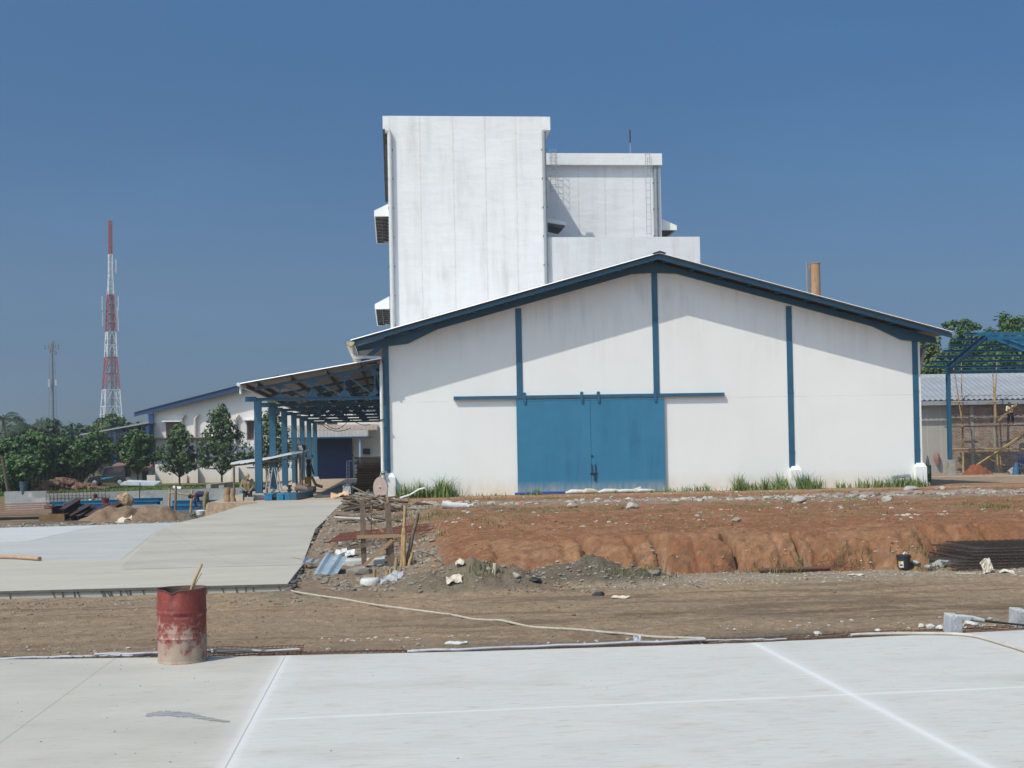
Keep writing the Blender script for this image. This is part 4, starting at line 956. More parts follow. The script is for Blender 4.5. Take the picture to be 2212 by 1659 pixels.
solo(mesh_, 'wire_mesh', RUST, 'rusty welded rebar mesh standing against the low concrete wall', 'rebar mesh')
up = MB(); x = at(60, 1000, Y=YG+.4).x; B = at(255, 1000, Y=YG+.4).x
while x < B: h = .8+.3*random.random(); up.tube([(x, YG+.35, .4), (x+.03*random.random(), YG+.35, ztw+h)], .010, 4); x += .2
for z in (.2, .42, .62): up.tube([(at(60, 1000, Y=YG).x, YG+.36, ztw+z), (B, YG+.36, ztw+z)], .008, 4)
solo(up, 'wire_mesh', RUST, 'fine upright wire mesh rising above the grass behind the concrete wall', 'rebar mesh')
# posts and small things on the bank
a = at(51.5, 1060, Y=YG+.2); MB_ = MB().lathe([(.16, ztw-.1), (.20, ztw+.52), (.22, ztw+.52), (.22, ztw+.57), (.19, ztw+.57), (.15, ztw+.1)], (a.x, YG+.15, 0), 16)
solo(MB_, 'bucket', M('blue_grey_plastic', (.05, .08, .10), (.04, .065, .08), 3, .5), 'dark bucket standing on the end of the concrete wall', 'bucket', smooth=True)

# ------------------------------------------------------------------ foliage
def leaf_mat(name, a, b, c3=None):
    m = M(name, a, b, 1.2, .6, spec=.3, c3=c3, s3=2.5, t3=(.62, .7), detail=4)
    t = m.node_tree; bs = t.nodes['Principled BSDF']
    return m
L_DARK = leaf_mat('dark_leaves', (.034, .072, .018), (.060, .115, .030))
L_MID = leaf_mat('mid_leaves', (.036, .078, .020), (.062, .118, .030))
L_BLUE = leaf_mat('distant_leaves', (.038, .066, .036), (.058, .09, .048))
L_OLIVE = leaf_mat('olive_leaves', (.075, .11, .03), (.11, .15, .045), c3=(.16, .11, .05))
L_YOUNG = leaf_mat('young_tree_leaves', (.040, .072, .026), (.068, .108, .038), c3=(.12, .075, .035))
BARK = M('bark', (.12, .09, .065), (.08, .06, .045), 6, .95, .01, stretch=(4, 4, .6))
def rnd_unit(r):
    while True:
        v = Vector((r.uniform(-1, 1), r.uniform(-1, 1), r.uniform(-1, 1)))
        if .05 < v.length < 1: return v.normalized()
def leaves(mb, c, rad, n, size, r, squash=.75, droop=.2):
    """a clump: small bent leaf faces scattered through a ball, denser towards its shell"""
    vs = mb.v; fs = mb.f
    for _ in range(n):
        d = rnd_unit(r); q = rad * (r.random() ** .45)
        p = c + Vector((d.x*q, d.y*q, d.z*q*squash))
        nrm = (d + Vector((r.uniform(-.8, .8), r.uniform(-.8, .8), r.uniform(-.1, 1.1)))).normalized()
        u = nrm.orthogonal().normalized(); u.rotate(Matrix.Rotation(r.random()*6.28, 3, nrm)); v = nrm.cross(u)
        s = size * r.uniform(.6, 1.3); u = u * s; v = v * s * .5; k = len(vs)
        bend = nrm * (-s * droop)
        vs += [tuple(p - u + bend), tuple(p - v), tuple(p + u + bend), tuple(p + v)]
        fs += [(k, k+1, k+3), (k+1, k+2, k+3)]
def tree(name, label, base, h, rx, ry, z0f, mat, n=60, per=60, size=.22, shape='round', seed=1, group=None, trunk_r=.15, lean=0, cat='tree', crownr=.28):
    r = random.Random(seed); t = thing(name, label, cat, base, group)
    base = Vector(base); top = base + Vector((lean, 0, h))
    tk = MB(); m_ = 7; pts = [base + (top - base)*(k/m_)*.86 + Vector((r.uniform(-.5, .5)*rx*.06*k/2, r.uniform(-.5, .5)*ry*.06*k/2, 0)) for k in range(m_+1)]; pts[0] = base - Vector((0, 0, .3))
    tk.tube(pts, [trunk_r*(1 - .8*k/m_) for k in range(m_+1)], 8)
    cr = MB(); cz0 = h * z0f
    for i in range(n):
        f = r.random(); z = cz0 + (h - cz0) * f * r.uniform(.93, 1.05)
        if shape == 'round': env = math.sqrt(max(.02, 1 - (2*f - 1)**2))**.9
        elif shape == 'cone': env = (1 - f) ** .95 * (.45 + .55 * min(1, f/.15)) * 1.12 + .05
        elif shape == 'umbrella': env = (.55 + .45*f) if f < .8 else 1.0*(1-(f-.8)/.2*.5)
        else: env = 1
        a = r.random()*6.283; q = env * (r.random()**.5) * r.uniform(.7, 1.25)
        c = base + Vector((lean*f + math.cos(a)*rx*q, math.sin(a)*ry*q, z))
        leaves(cr, c, crownr*rx*(.6 + .7*r.random()) , per, size, r)
        if i % 3 == 0:
            j = min(m_-1, max(1, int(f*m_*.75))); tk.tube([pts[j], pts[j].lerp(c, .5) + Vector((0, 0, .1*h*.1)), c], [trunk_r*.35, trunk_r*.2, trunk_r*.08], 5)
    tk.build('trunk', BARK, t, smooth=True); cr.build('crown', mat, t)
    return t
def at_ground(px, py, Y): a = at(px, py, Y=Y); return a
# the row of young trees in front of the rear warehouse
YTREE = 104
for i, (px_, top, bot, half, sh_, lab) in enumerate([
    (203, 936, 1035, 40, 'round', 'bushy young tree with a pale trunk left of the jeep'),
    (298, 932, 1040, 34, 'round', 'young tree standing just behind the jeep before the dark shed'),
    (388, 919, 1047, 46, 'cone', 'slim young tree with a thin bare trunk left of the tallest one'),
    (479, 881, 1048, 55, 'cone', 'tallest young tree, conical, on a thin trunk before the cream wall'),
    (592, 868, 1050, 44, 'cone', 'conical young tree partly hidden behind the blue canopy posts')]):
    b0 = at(px_, bot, Y=YTREE); tz = at(px_, top, Y=YTREE).z; hh = tz - b0.z; rx_ = half / 2750 * YTREE * 1.2
    tree('young_tree', lab, (b0.x, YTREE, b0.z), hh, rx_, rx_*.9, .24 if sh_ == 'cone' else .28, L_YOUNG if i > 1 else L_MID, n=165 if sh_ == 'cone' else 130, per=19, size=.17, shape=sh_, seed=30+i, group='young trees in a row along the yard', trunk_r=.085, crownr=.22)
# dense trees at the far left
for i, (px_, top, bot, half, Y, mt, nm, lab) in enumerate([
    (10, 955, 1060, 62, 96, L_DARK, 'tree', 'dark leafy tree at the left edge of the picture'),
    (70, 938, 1050, 50, 104, L_MID, 'tree', 'green tree second from the left edge before the tall grey mast'),
    (128, 950, 1050, 50, 108, L_MID, 'tree', 'green tree below the grey mast with pale blossoms'),
    (165, 965, 1045, 34, 112, L_DARK, 'tree', 'small dark tree between the blossom tree and the bushy young tree'),
    (45, 985, 1062, 45, 92, L_DARK, 'bush', 'low dark bush at the far left above the grass bank'),
    (110, 915, 1040, 62, 150, L_BLUE, 'tree', 'broad distant tree directly below the grey telephone mast'),
    (165, 925, 1040, 55, 160, L_BLUE, 'tree', 'distant grey green tree right of the grey mast'),
    (55, 935, 1040, 60, 165, L_BLUE, 'tree', 'distant tree left of the grey mast, beside the palms'),
    (240, 901, 1000, 42, 190, L_DARK, 'tree', 'flat crowned tree standing before the foot of the red and white tower'),
    (215, 918, 1010, 30, 185, L_OLIVE, 'tree', 'lighter green tree left of the flat crowned tree under the lattice tower'),
    (270, 918, 1010, 34, 195, L_DARK, 'tree', 'spreading dark tree behind the dark shed roof'),
    (180, 940, 1010, 36, 210, L_BLUE, 'tree', 'faint distant tree between the two masts')]):
    b0 = at(px_, bot, Y=Y); tz = at(px_, top, Y=Y).z; rx_ = half / 2750 * Y
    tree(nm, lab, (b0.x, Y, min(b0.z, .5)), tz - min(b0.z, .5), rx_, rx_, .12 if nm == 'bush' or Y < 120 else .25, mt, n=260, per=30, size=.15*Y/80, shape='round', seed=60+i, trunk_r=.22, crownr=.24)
# far-off belt of woodland behind everything
wl = MB(); r = random.Random(5)
for k in range(420):
    Y = r.uniform(230, 330); px_ = r.uniform(-350, 1000); c = at(px_, r.uniform(950, 985), Y=Y)
    leaves(wl, c, 5.0 + 2*r.random(), 60, .9, r, .7)
for k in range(300):
    Y = r.uniform(230, 330); px_ = r.uniform(1850, 2700); c = at(px_, r.uniform(905, 960), Y=Y); leaves(wl, c, 6.0, 60, .95, r, .7)
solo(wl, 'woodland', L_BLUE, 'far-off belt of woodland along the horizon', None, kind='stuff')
# palms at the far left
def palm(label, px_, ptop, Y, seed, sc=1.0):
    r = random.Random(seed); b0 = at(px_, 1040, Y=Y); tz = at(px_, ptop, Y=Y).z; t = thing('palm_tree', label, 'palm', (b0.x, Y, .2), 'palms above the left trees')
    MB().tube([(b0.x, Y, 0), (b0.x+.3, Y, tz*.5), (b0.x, Y, tz)], [.28, .2, .15], 8).build('trunk', BARK, t, smooth=True)
    mb = MB()
    for k in range(17):
        a = k*2.4; up_ = r.uniform(.1, 1.1); Ln = r.uniform(2.2, 3.2)*sc; pts = []
        for j in range(9):
            s = j/8; d = Ln*s; pts.append(Vector((b0.x+math.cos(a)*d*math.cos(up_*.6), Y+math.sin(a)*d*math.cos(up_*.6), tz + up_*d*.75 - .20*d*d/sc)))
        mb.tube(pts, .03, 4)
        for j in range(1, 9):
            for s_ in (-1, 1):
                p = pts[j]; dr = (pts[j]-pts[j-1]).normalized(); sd = dr.cross(Vector((0, 0, 1))).normalized()*s_
                for q in (0, .5):
                    p_ = p - (pts[j]-pts[j-1])*q; tip = p_ + sd*.5*sc + dr*.35 - Vector((0, 0, .35*sc)); mb.add([p_ + dr*.035, p_ - dr*.035, tip], [(0, 1, 2)])
    mb.build('fronds', L_BLUE, t)
palm('tall palm at the far left edge above the trees', 8, 905, 135, 1); palm('smaller palm between the left edge and the grey mast', 62, 925, 145, 2, .9); palm('hazy palm just right of the leftmost palm', 36, 938, 150, 3, .8)
# slender leaning pole among the left trees
solo(MB().tube([(at(18, 1060, Y=90).x, 90, .2), (at(4, 985, Y=90).x, 90, at(4, 985, Y=90).z)], .11, 8), 'bare_tree', BARK, 'thin bare leaning trunk at the left edge', 'tree')

# ================================================================== masts
RED = M('mast_red', (.34, .075, .065), (.28, .06, .055), 3, .6); MW = M('mast_white', (.62, .63, .64), (.55, .56, .57), 3, .6)
DG = M('mast_grey', (.13, .14, .15), (.10, .11, .12), 3, .6)
YM = 350.0
mt = thing('lattice_tower', 'tall tapering red and white lattice telecom tower', 'tower', (at(238, 1000, Y=YM).x, YM, 0))
# heights (photo y) and half-widths
prof = [(478, 8.6*.5), (590, 9.4*.5), (637, 15*.5), (772, 28*.5), (905, 49*.5), (960, 57*.5)]
zc = lambda py: at(238, py, Y=YM).z
def hw(py):
    for (a, wa), (b, wb) in zip(prof, prof[1:]):
        if a <= py <= b: return (wa + (wb-wa)*(py-a)/(b-a))/2750*YM
    return prof[-1][1]/2750*YM
xc_ = lambda py: at(238 + (py-478)*.005, py, Y=YM).x
rot = R(27)
def corner(py, k):
    w_ = hw(py)/ (abs(math.cos(rot))+abs(math.sin(rot)))*1.414; a = rot + math.pi/4 + k*math.pi/2
    return Vector((xc_(py) + w_*math.cos(a), YM + w_*math.sin(a), zc(py)))
bands = [(478, 550, RED, 8), (550, 637, MW, 14), (637, 718, RED, 20), (718, 772, MW, 27), (772, 842, RED, 35), (842, 985, MW, 36)]
for (ya, yb, mt_, st) in bands:
    mb = MB(); n = max(1, round((yb-ya)/st)) if ya > 500 else 9
    for j in range(n):
        p0, p1 = ya+(yb-ya)*j/n, ya+(yb-ya)*(j+1)/n; tk = .13 if ya > 600 else .10
        for k in range(4):
            A, B, C, D = corner(p0, k), corner(p0, (k+1) % 4), corner(p1, k), corner(p1, (k+1) % 4)
            mb.beam(A, C, tk*1.7, tk*1.7); mb.beam(A, B, tk*1.3, tk*1.3); mb.beam(C, (A+B)/2, tk, tk); mb.beam(D, (A+B)/2, tk, tk)
            if yb-ya > 50 and st > 20: mb.beam((A+C)/2, (C+(A+B)/2)/2, tk*.8, tk*.8); mb.beam((B+D)/2, (D+(A+B)/2)/2, tk*.8, tk*.8); mb.beam((A+C)/2, (B+D)/2, tk*.6, tk*.6)
    mb.build('lattice_section', mt_, mt)
MB().beam((xc_(640)+.3, YM, zc(640)), (xc_(980)+.3, YM, zc(980)), .7, .25).build('cable_ladder', DG, mt)
MB().tube([(xc_(478), YM, zc(478)), (xc_(478), YM, zc(473.5))], .07, 5).build('top_rod', DG, mt)
for py, sd, dd in ((656, -1, 1.0), (656, 1, 1.1), (690, -1, .7), (680, 1, .7), (575, 1, 1.0), (700, 1, .8)):
    x = xc_(py) + sd*(hw(py)+dd); z = zc(py)
    MB().box(x-.16, YM-.6, z-1.9, x+.16, YM-.3, z+1.9).beam((x, YM-.4, z+1.2), (xc_(py)+sd*hw(py)*.8, YM, z+1.2), .08, .08).beam((x, YM-.4, z-1.2), (xc_(py)+sd*hw(py)*.8, YM, z-1.2), .08, .08).build('antenna_panel', M('antenna_grey', (.40, .41, .42), (.32, .33, .34), 3, .5), mt)
YN = 480.0
m2 = thing('telecom_mast', 'slender dark grey monopole mast with antennas on top', 'mast', (at(112, 1000, Y=YN).x, YN, 0))
pxm = lambda py: at(112 + (py-741)*.012, py, Y=YN)
k_ = YN/2750
MB().tube([pxm(980), pxm(741)], [3.6*k_*.95, 2.2*k_], 10).build('pole', DG, m2)
mb = MB()
for s_ in (-1, 1):
    for q, w0 in ((900, 9), (742, 4)): pass
    a = pxm(905) + Vector((s_*8.5*k_, 0, 0)); b_ = pxm(775) + Vector((s_*5.5*k_, 0, 0)); mb.tube([a, b_], .09, 4)
    for j in range(16):
        py = 775 + j*8.2; c = pxm(py); o = (5.5 + (py-775)/130*3)*k_; mb.tube([c + Vector((s_*1.5*k_, 0, 0)), c + Vector((s_*o, 0, 0))], .07, 4)
        if j % 2: mb.tube([c + Vector((s_*1.5*k_, 0, -.8)), c + Vector((s_*o, 0, 0))], .05, 4)
mb.build('side_lattice', DG, m2)
mb = MB()
for (dx, y0, y1) in ((-15, 745, 756), (-8, 746, 754), (-2.5, 740, 756), (3, 736, 756), (8, 742, 754), (14, 743, 755), (-4, 745, 762)):
    a = at(112+dx, y0, Y=YN); b_ = at(112+dx, y1, Y=YN); mb.tube([a, b_], .16 if abs(dx) > 4 else .3, 5)
for py in (747, 752): mb.tube([at(96, py, Y=YN), at(127, py, Y=YN)], .12, 5)
mb.tube([at(119, 762, Y=YN) + Vector((0, -.6, 0)), at(119, 762, Y=YN)], .75, 12)
mb.build('antenna_array', DG, m2)
for dx, y0, y1 in ((-7, 819, 836), (8, 820, 833)):
    a = at(113+dx, y0, Y=YN-1); b_ = at(113+dx, y1, Y=YN-1); MB().box(a.x-.3, YN-1.3, b_.z, a.x+.3, YN-1, a.z).build('antenna_panel', M('antenna_grey', (.4, .4, .4)), m2)

# ================================================================== jeep
def jeep():
    Yj = 103.0; s = Yj/2750
    g0 = at(240, 1050, Y=Yj); t = thing('jeep', 'small dark green hardtop jeep with a turquoise side stripe', 'car', (g0.x, Yj, g0.z))
    X = lambda px_: at(px_, 1030, Y=Yj).x; Zp = lambda py: at(240, py, Y=Yj).z
    # side outline in photo points (bonnet to the left)
    out = [(196, 1041), (194.5, 1034), (197, 1029.5), (212, 1027), (223.5, 1026), (229, 1009.5), (232, 1008), (268, 1005.5), (273.5, 1007.5), (275.5, 1026), (276, 1040), (262, 1041), (240, 1042), (212, 1042)]
    P = [(X(a), Zp(b)) for a, b in out]
    BODY = M('jeep_paint', (.010, .018, .022), (.008, .015, .018), 2, .25, spec=.6)
    lower = [P[0], P[1], P[2], P[3], P[4], P[9], P[10], P[11], P[12], P[13]]
    body = MB().prism(lower, Yj-.78, Yj+.78).build('body', BODY, t, bevel=.03); sub(body)
    top = [P[4], P[5], P[6], P[7], P[8], P[9]]
    MB().prism(top, Yj-.70, Yj+.70).build('hardtop', M('jeep_hardtop', (.028, .032, .040), (.022, .026, .032), 2, .45), t, bevel=.04)
    GL = M('tinted_glass', (.015, .02, .03), (.02, .025, .035), 2, .08, spec=.7)
    for poly in ([(231, 1011), (246, 1010), (246, 1021), (228, 1022)], [(250, 1010), (269, 1009), (270.5, 1020), (250, 1021)]):
        MB().prism([(X(a), Zp(b)) for a, b in poly], Yj-.715, Yj-.701).build('side_window', GL, t)
    MB().add([(X(225.2), Yj-.6, Zp(1024)), (X(225.2), Yj+.6, Zp(1024)), (X(229.2), Yj+.58, Zp(1010.5)), (X(229.2), Yj-.58, Zp(1010.5))], [(0, 1, 2, 3)]).build('windscreen', GL, t)
    for px_ in (209, 263):
        for sy in (-1, 1):
            c = Vector((X(px_), Yj+sy*.70, Zp(1041.2))); r_ = 7.4*s
            def ring(rr, y0, y1, nm, mt_, par):
                mb = MB(); vs = []; N_ = 28
                for (q, yy) in rr:
                    for k in range(N_): a = 2*math.pi*k/N_; vs.append((c.x+q*math.cos(a), yy, c.z+q*math.sin(a)))
                fs = [(i*N_+k, i*N_+(k+1) % N_, (i+1)*N_+(k+1) % N_, (i+1)*N_+k) for i in range(len(rr)-1) for k in range(N_)]
                fs += [tuple(range(N_)), tuple(range((len(rr)-1)*N_, len(rr)*N_))[::-1]]
                return mb.add(vs, fs).build(nm, mt_, par, smooth=True)
            y = c.y; tyre = ring([(r_*.6, y-.1), (r_*.93, y-.11), (r_, y-.08), (r_, y+.08), (r_*.93, y+.11), (r_*.6, y+.1)], 0, 0, 'wheel', DARK, t); sub(tyre)
            ring([(r_*.25, y+sy*.125), (r_*.55, y+sy*.12), (r_*.62, y+sy*.10)] if sy > 0 else [(r_*.62, y-.10), (r_*.55, y-.12), (r_*.25, y-.125)], 0, 0, 'rim', M('steel_rim', (.45, .46, .47), (.35, .36, .37), 3, .4, metal=.5), tyre)
    for px_ in (209, 263):   # flared wheel arches
        mb = MB(); c = (X(px_), Zp(1041.2)); vs = []; N_ = 10
        for k in range(N_+1):
            a = math.pi*k/N_
            for q, y in ((8.3*s, Yj-.79), (9.8*s, Yj-.79), (9.8*s, Yj-.86), (8.3*s, Yj-.86)): vs.append((c[0]+q*math.cos(a), y, c[1]+q*math.sin(a)))
        mb.add(vs, [(4*k+i, 4*k+(i+1) % 4, 4*k+4+(i+1) % 4, 4*k+4+i) for k in range(N_) for i in range(4)] + [(0, 1, 2, 3), tuple(4*N_+i for i in (3, 2, 1, 0))]).build('wheel_arch', DARK, body)
    st = MB()
    st.prism([(X(221), Zp(1029.5)), (X(226), Zp(1032)), (X(230), Zp(1030.6)), (X(238), Zp(1030.2)), (X(255), Zp(1028.6)), (X(245), Zp(1031.5)), (X(233), Zp(1033)), (X(229), Zp(1035)), (X(225), Zp(1034.5))], Yj-.789, Yj-.785)
    st.build('stripe', M('turquoise_decal', (.02, .34, .36), (.02, .2, .42), 3, .4), body)
    MB().prism([(X(276.5), Zp(1016.5)), (X(281), Zp(1017)), (X(281.5), Zp(1031)), (X(277), Zp(1031.5))], Yj-.35, Yj+.35).build('spare_wheel', DARK, t, bevel=.05)
    MB().box(X(192.5), Yj-.72, Zp(1040.5), X(195), Yj+.72, Zp(1037)).build('bumper', DARK, t)
    for sy in (-1, 1): MB().tube([(X(195.6), Yj+sy*.5, Zp(1033)), (X(194.2), Yj+sy*.5, Zp(1033))], .1, 12).build('headlight', M('lamp_glass', (.7, .72, .75), (.6, .62, .65), 3, .1), t)
    MB().box(X(224.5), Yj-.95, Zp(1021), X(226), Yj-.8, Zp(1018)).build('side_mirror', DARK, t)
jeep()
# red motor scooter lying low in the grass, left of the jeep
ym = 100; g0 = at(160, 1050, Y=ym); mc = thing('motorcycle', 'small red and black motorcycle parked low in the grass left of the jeep', 'motorcycle', (g0.x, ym, g0.z))
Xm = lambda px_: at(px_, 1040, Y=ym).x; Zm = lambda py: at(160, py, Y=ym).z
RP = M('red_scooter_paint', (.22, .02, .025), (.17, .018, .02), 3, .3)
MB().tube([(Xm(147), ym, Zm(1040)), (Xm(151), ym, Zm(1038)), (Xm(157), ym, Zm(1042)), (Xm(164), ym, Zm(1042)), (Xm(169), ym, Zm(1045))], [.08, .16, .13, .15, .1], 8).build('body', RP, mc, smooth=True)
MB().tube([(Xm(155), ym, Zm(1039)), (Xm(164), ym, Zm(1040.5))], .1, 8).build('seat', DARK, mc, smooth=True)
for px_ in (149, 168):
    mb = MB(); cc_ = (Xm(px_), Zm(1046)); pts = [(cc_[0]+.24*math.cos(a/14*6.2832), ym, cc_[1]+.24*math.sin(a/14*6.2832)) for a in range(15)]; mb.tube(pts, .05, 6, False); mb.build('wheel', DARK, mc)
MB().tube([(Xm(150), ym-.3, Zm(1036.5)), (Xm(150.5), ym, Zm(1037.5)), (Xm(150), ym+.3, Zm(1036.5))], .03, 6).build('handlebar', STEEL, mc)
# shining zinc sheets on the grass
zs_ = thing('roof_sheet_stack', 'gleaming white metal roof sheets lying on the grass beside the jeep', 'metal sheets', (at(300, 1045, Y=84).x, 84, .7))
for k, (p, q, dz) in enumerate((((259, 1046), (333, 1048), 0), ((263, 1043), (338, 1045.5), .06), ((271, 1040.5), (342, 1043), .12))):
    A = at(*p, Y=84+k*.2); B = at(*q, Y=84+k*.2+1.0); MB().add([A, B, B+Vector((0, 1.0, .10)), A+Vector((0, 1.0, .10)), A-Vector((0, 0, .06)), B-Vector((0, 0, .06)), B+Vector((0, 1.0, .04)), A+Vector((0, 1.0, .04))], [(0, 1, 2, 3), (7, 6, 5, 4), (0, 4, 5, 1), (1, 5, 6, 2), (2, 6, 7, 3), (3, 7, 4, 0)]).build('sheet', ZINC, zs_)
# concrete kerb beds near the trees
for k, (p, q, zt_, lab) in enumerate((((450, 1052), (500, 1046), 0, 'low concrete kerb bed at the foot of the tallest young tree'), ((478, 1054), (512, 1053), 0, 'short low concrete kerb in front of the kerb bed'))):
    A = at(*p, Y=82); B = at(*q, Y=88); solo(MB().beam(A, B, .3, .35), 'kerb', CONC, lab, 'kerb')
# grass on the bank behind the wall: blades
GRM = M('grass_blades', (.075, .13, .03), (.12, .17, .05), 1.2, .7, spec=.2)
GRD = M('weed_blades', (.06, .13, .025), (.10, .19, .04), 1.5, .6, spec=.25, c3=(.22, .20, .09), s3=3)
def blades(mb, x, y, z, h, r, wdt=.012, lean=.5):
    a = r.random()*6.283; l = lean*r.random()*h; d = Vector((math.cos(a), math.sin(a), 0)); sdv = Vector((-d.y, d.x, 0))*wdt
    p0 = Vector((x, y, z)); p1 = p0 + Vector((0, 0, h*.55)) + d*l*.35; p2 = p0 + Vector((0, 0, h*(1-.25*l/max(h, .01)))) + d*l
    k = len(mb.v); mb.v += [tuple(p0-sdv), tuple(p0+sdv), tuple(p1-sdv*.8), tuple(p1+sdv*.8), tuple(p2)]; mb.f += [(k, k+1, k+3, k+2), (k+2, k+3, k+4)]
gb = MB(); r = random.Random(11)
for k in range(26000):
    Y = 69.5 + 34*r.random()**1.4; px_ = r.uniform(-40, 560); X_ = at(px_, 1050, Y=Y).x
    if X_ > -8.3: continue
    if vnoise(X_*.25, Y*.25, 91) < .33: continue
    blades(gb, X_, Y, gz(X_, Y) if k % 5 == 0 else .58 - .45*float(S((Y-70)/16)), r.uniform(.08, .24), r, .03*Y/80, .6)
solo(gb, 'grass', GRM, 'green grass on the bank behind the low concrete wall', None, kind='stuff')
# reddish earth and brush heaps behind the grass
hp = MB(); r = random.Random(14)
for k in range(260):
    px_ = r.gauss(125, 36); Y = r.uniform(97, 103); c = at(px_, 1042, Y=Y); hp.rock((c.x, Y, .25+.7*r.random()*max(0, 1-abs(px_-130)/80)), .22+.3*r.random(), k, .6)
solo(hp, 'earth_heap', M('reddish_earth', (.20, .11, .075), (.14, .08, .06), 1.5, .95, c3=(.08, .11, .03), s3=1.2), 'reddish earth and brush heaped behind the grass at left', None, kind='stuff')
# ================================================================== right yard: steel frame, low building, scaffold
pt = lambda a, b, Y: at(a, b, Y=Y)
def seg(mb, a, b, c, d, Y, r, Y2=None, n=7):
    A = at(a, b, Y=Y); B = at(c, d, Y=Y if Y2 is None else Y2); r1 = r if not isinstance(r, tuple) else r[0]; r2 = r if not isinstance(r, tuple) else r[1]
    return mb.tube([A, A.lerp(B, .33) + Vector((0, 0, .01)), A.lerp(B, .66) - Vector((.01, 0, 0)), B], [r1, r1*.67+r2*.33, r1*.33+r2*.67, r2], n)
YK = 74.0                                  # back posts of the steel frame
fx_ = at(2050, 900, Y=YK).x
fr = thing('steel_roof_structure', 'unfinished open blue steel roof frame right of the warehouse', 'steel frame', (fx_, YK, .3))
ez = at(2050, 795, Y=YK).z
BN = M('frame_blue', (.018, .115, .205), (.014, .09, .17), 3, .4)
# ridge: same x, nearer to the camera
def y_for_px(px_, py, X):
    d = ray(px_, py); t_ = X / d.x; return d.y * t_, CAM_H + d.z * t_
yr_, zr_ = y_for_px(2136, 722, fx_); yf_, zf_ = y_for_px(2212, 751, fx_)
slb = (zr_ - ez) / (YK - yr_); slf = (zr_ - zf_) / (yr_ - yf_)
yfe = yr_ - (YK - yr_); zfe = zr_ - (yr_ - yfe) * slf
for kx in range(3):
    X = fx_ + kx * 6.2
    p = MB().hbeam((X, YK, 1.45), (X, YK, ez+.1), .2, .26, .02, up=(0, 1, 0)); p.build('post', BLUE, fr)
    p = MB().hbeam((X, yfe, 1.0), (X, yfe, zfe+.1), .2, .26, .02, up=(0, 1, 0)); p.build('post', BLUE, fr)
    MB().box(X-.22, YK-.22, .0, X+.22, YK+.22, 1.46).build('concrete_footing', CONC, fr)
    MB().box(X-.22, yfe-.22, .0, X+.22, yfe+.22, 1.02).build('concrete_footing', CONC, fr)
    for (A, B) in (((X, YK, ez), (X, yr_, zr_)), ((X, yr_, zr_), (X, yfe, zfe))):
        m_ = MB().hbeam(A, B, .22, .30, .02); m_.build('rafter', BN, fr)
    MB().prism([(yr_-.5, zr_-.13-.5*slf), (yr_, zr_-.15), (yr_+.5, zr_-.13-.5*slb), (yr_, zr_-.42)], X-.012, X+.012, 'X').build('gusset', BN, fr)
for k in range(7):
    y = YK + .5 - (YK + .5 - yr_) * k / 6.6; z = zr_ - (y - yr_) * slb + .24
    x0 = fx_ - 1.25
    MB().box(x0, y-.03, z-.065, fx_+13.5, y+.03, z+.065).box(x0, y-.1, z+.05, fx_+13.5, y-.03, z+.065).box(x0, y-.1, z-.065, fx_+13.5, y-.03, z-.05).build('purlin', BN, fr)
for k in range(1, 5):
    y = yr_ - (yr_ - yfe) * k / 4.4; z = zr_ - (yr_ - y) * slf + .24
    MB().box(fx_ - (1.25 if k < 3 else .2), y-.03, z-.09, fx_+13.5, y+.03, z+.09).box(fx_ - (1.25 if k < 3 else .2), y+.03, z+.07, fx_+13.5, y+.1, z+.09).build('purlin', BN, fr)
MB().box(fx_+.15, YK-.05, ez-.32, fx_+13.5, YK+.05, ez-.12).build('tie_beam', BN, fr)
# the low building
YL = 77.5
low_ = thing('low_building', 'long low building with a grey corrugated roof behind the blue steel frame', 'building', (fx_, YL, .3))
zb_e = at(2100, 864, Y=YL-.5).z; zt_r = at(2100, 811.5, Y=YL+3.6).z; xl0 = at(1988, 950, Y=YL).x - 1.5; xr0 = fx_ + 14
rf = MB(); x = xl0
while x < xr0:
    for (u, h) in ((0, 0), (.06, .05), (.14, .05), (.20, 0)): pass
    y0, y1 = YL-.6, YL+3.6
    rf.add([(x, y0, zb_e), (x+.07, y0, zb_e+.06), (x+.17, y0, zb_e+.06), (x+.24, y0, zb_e), (x+.36, y0, zb_e), (x, y1, zt_r), (x+.07, y1, zt_r+.06), (x+.17, y1, zt_r+.06), (x+.24, y1, zt_r), (x+.36, y1, zt_r)],
           [(0, 1, 6, 5), (1, 2, 7, 6), (2, 3, 8, 7), (3, 4, 9, 8)]); x += .36
rf.build('roof', M('blue_grey_roof_sheet', (.36, .385, .41), (.30, .325, .35), 1.2, .4, metal=.3), low_)
MB().box(xl0, YL+3.5, zt_r-.05, xr0, YL+3.7, zt_r+.13).build('ridge_flashing', M('pale_flashing', (.5, .52, .54), (.4, .42, .45), 2, .4), low_)
fa_ = MB()
x = xl0
while x < xr0: fa_.box(x, YL-.66, zb_e-.30, x+.70, YL-.62, zb_e-.04); x += .72
fa_.build('fascia', M('fascia_sheet', (.30, .33, .37), (.24, .27, .31), 2, .5), low_)
bxs = at(2056, 950, Y=YL).x
cw = wall_mat('stained_concrete_wall', (.40, .385, .36), (.34, .325, .30), (.20, .18, .16), [at(2003, 950, Y=YL).x+.02, at(2033, 950, Y=YL).x], amt=.8, sc=.7)
MB().box(xl0, YL, 0, bxs, YL+.2, zb_e+.3).build('concrete_wall', cw, low_)
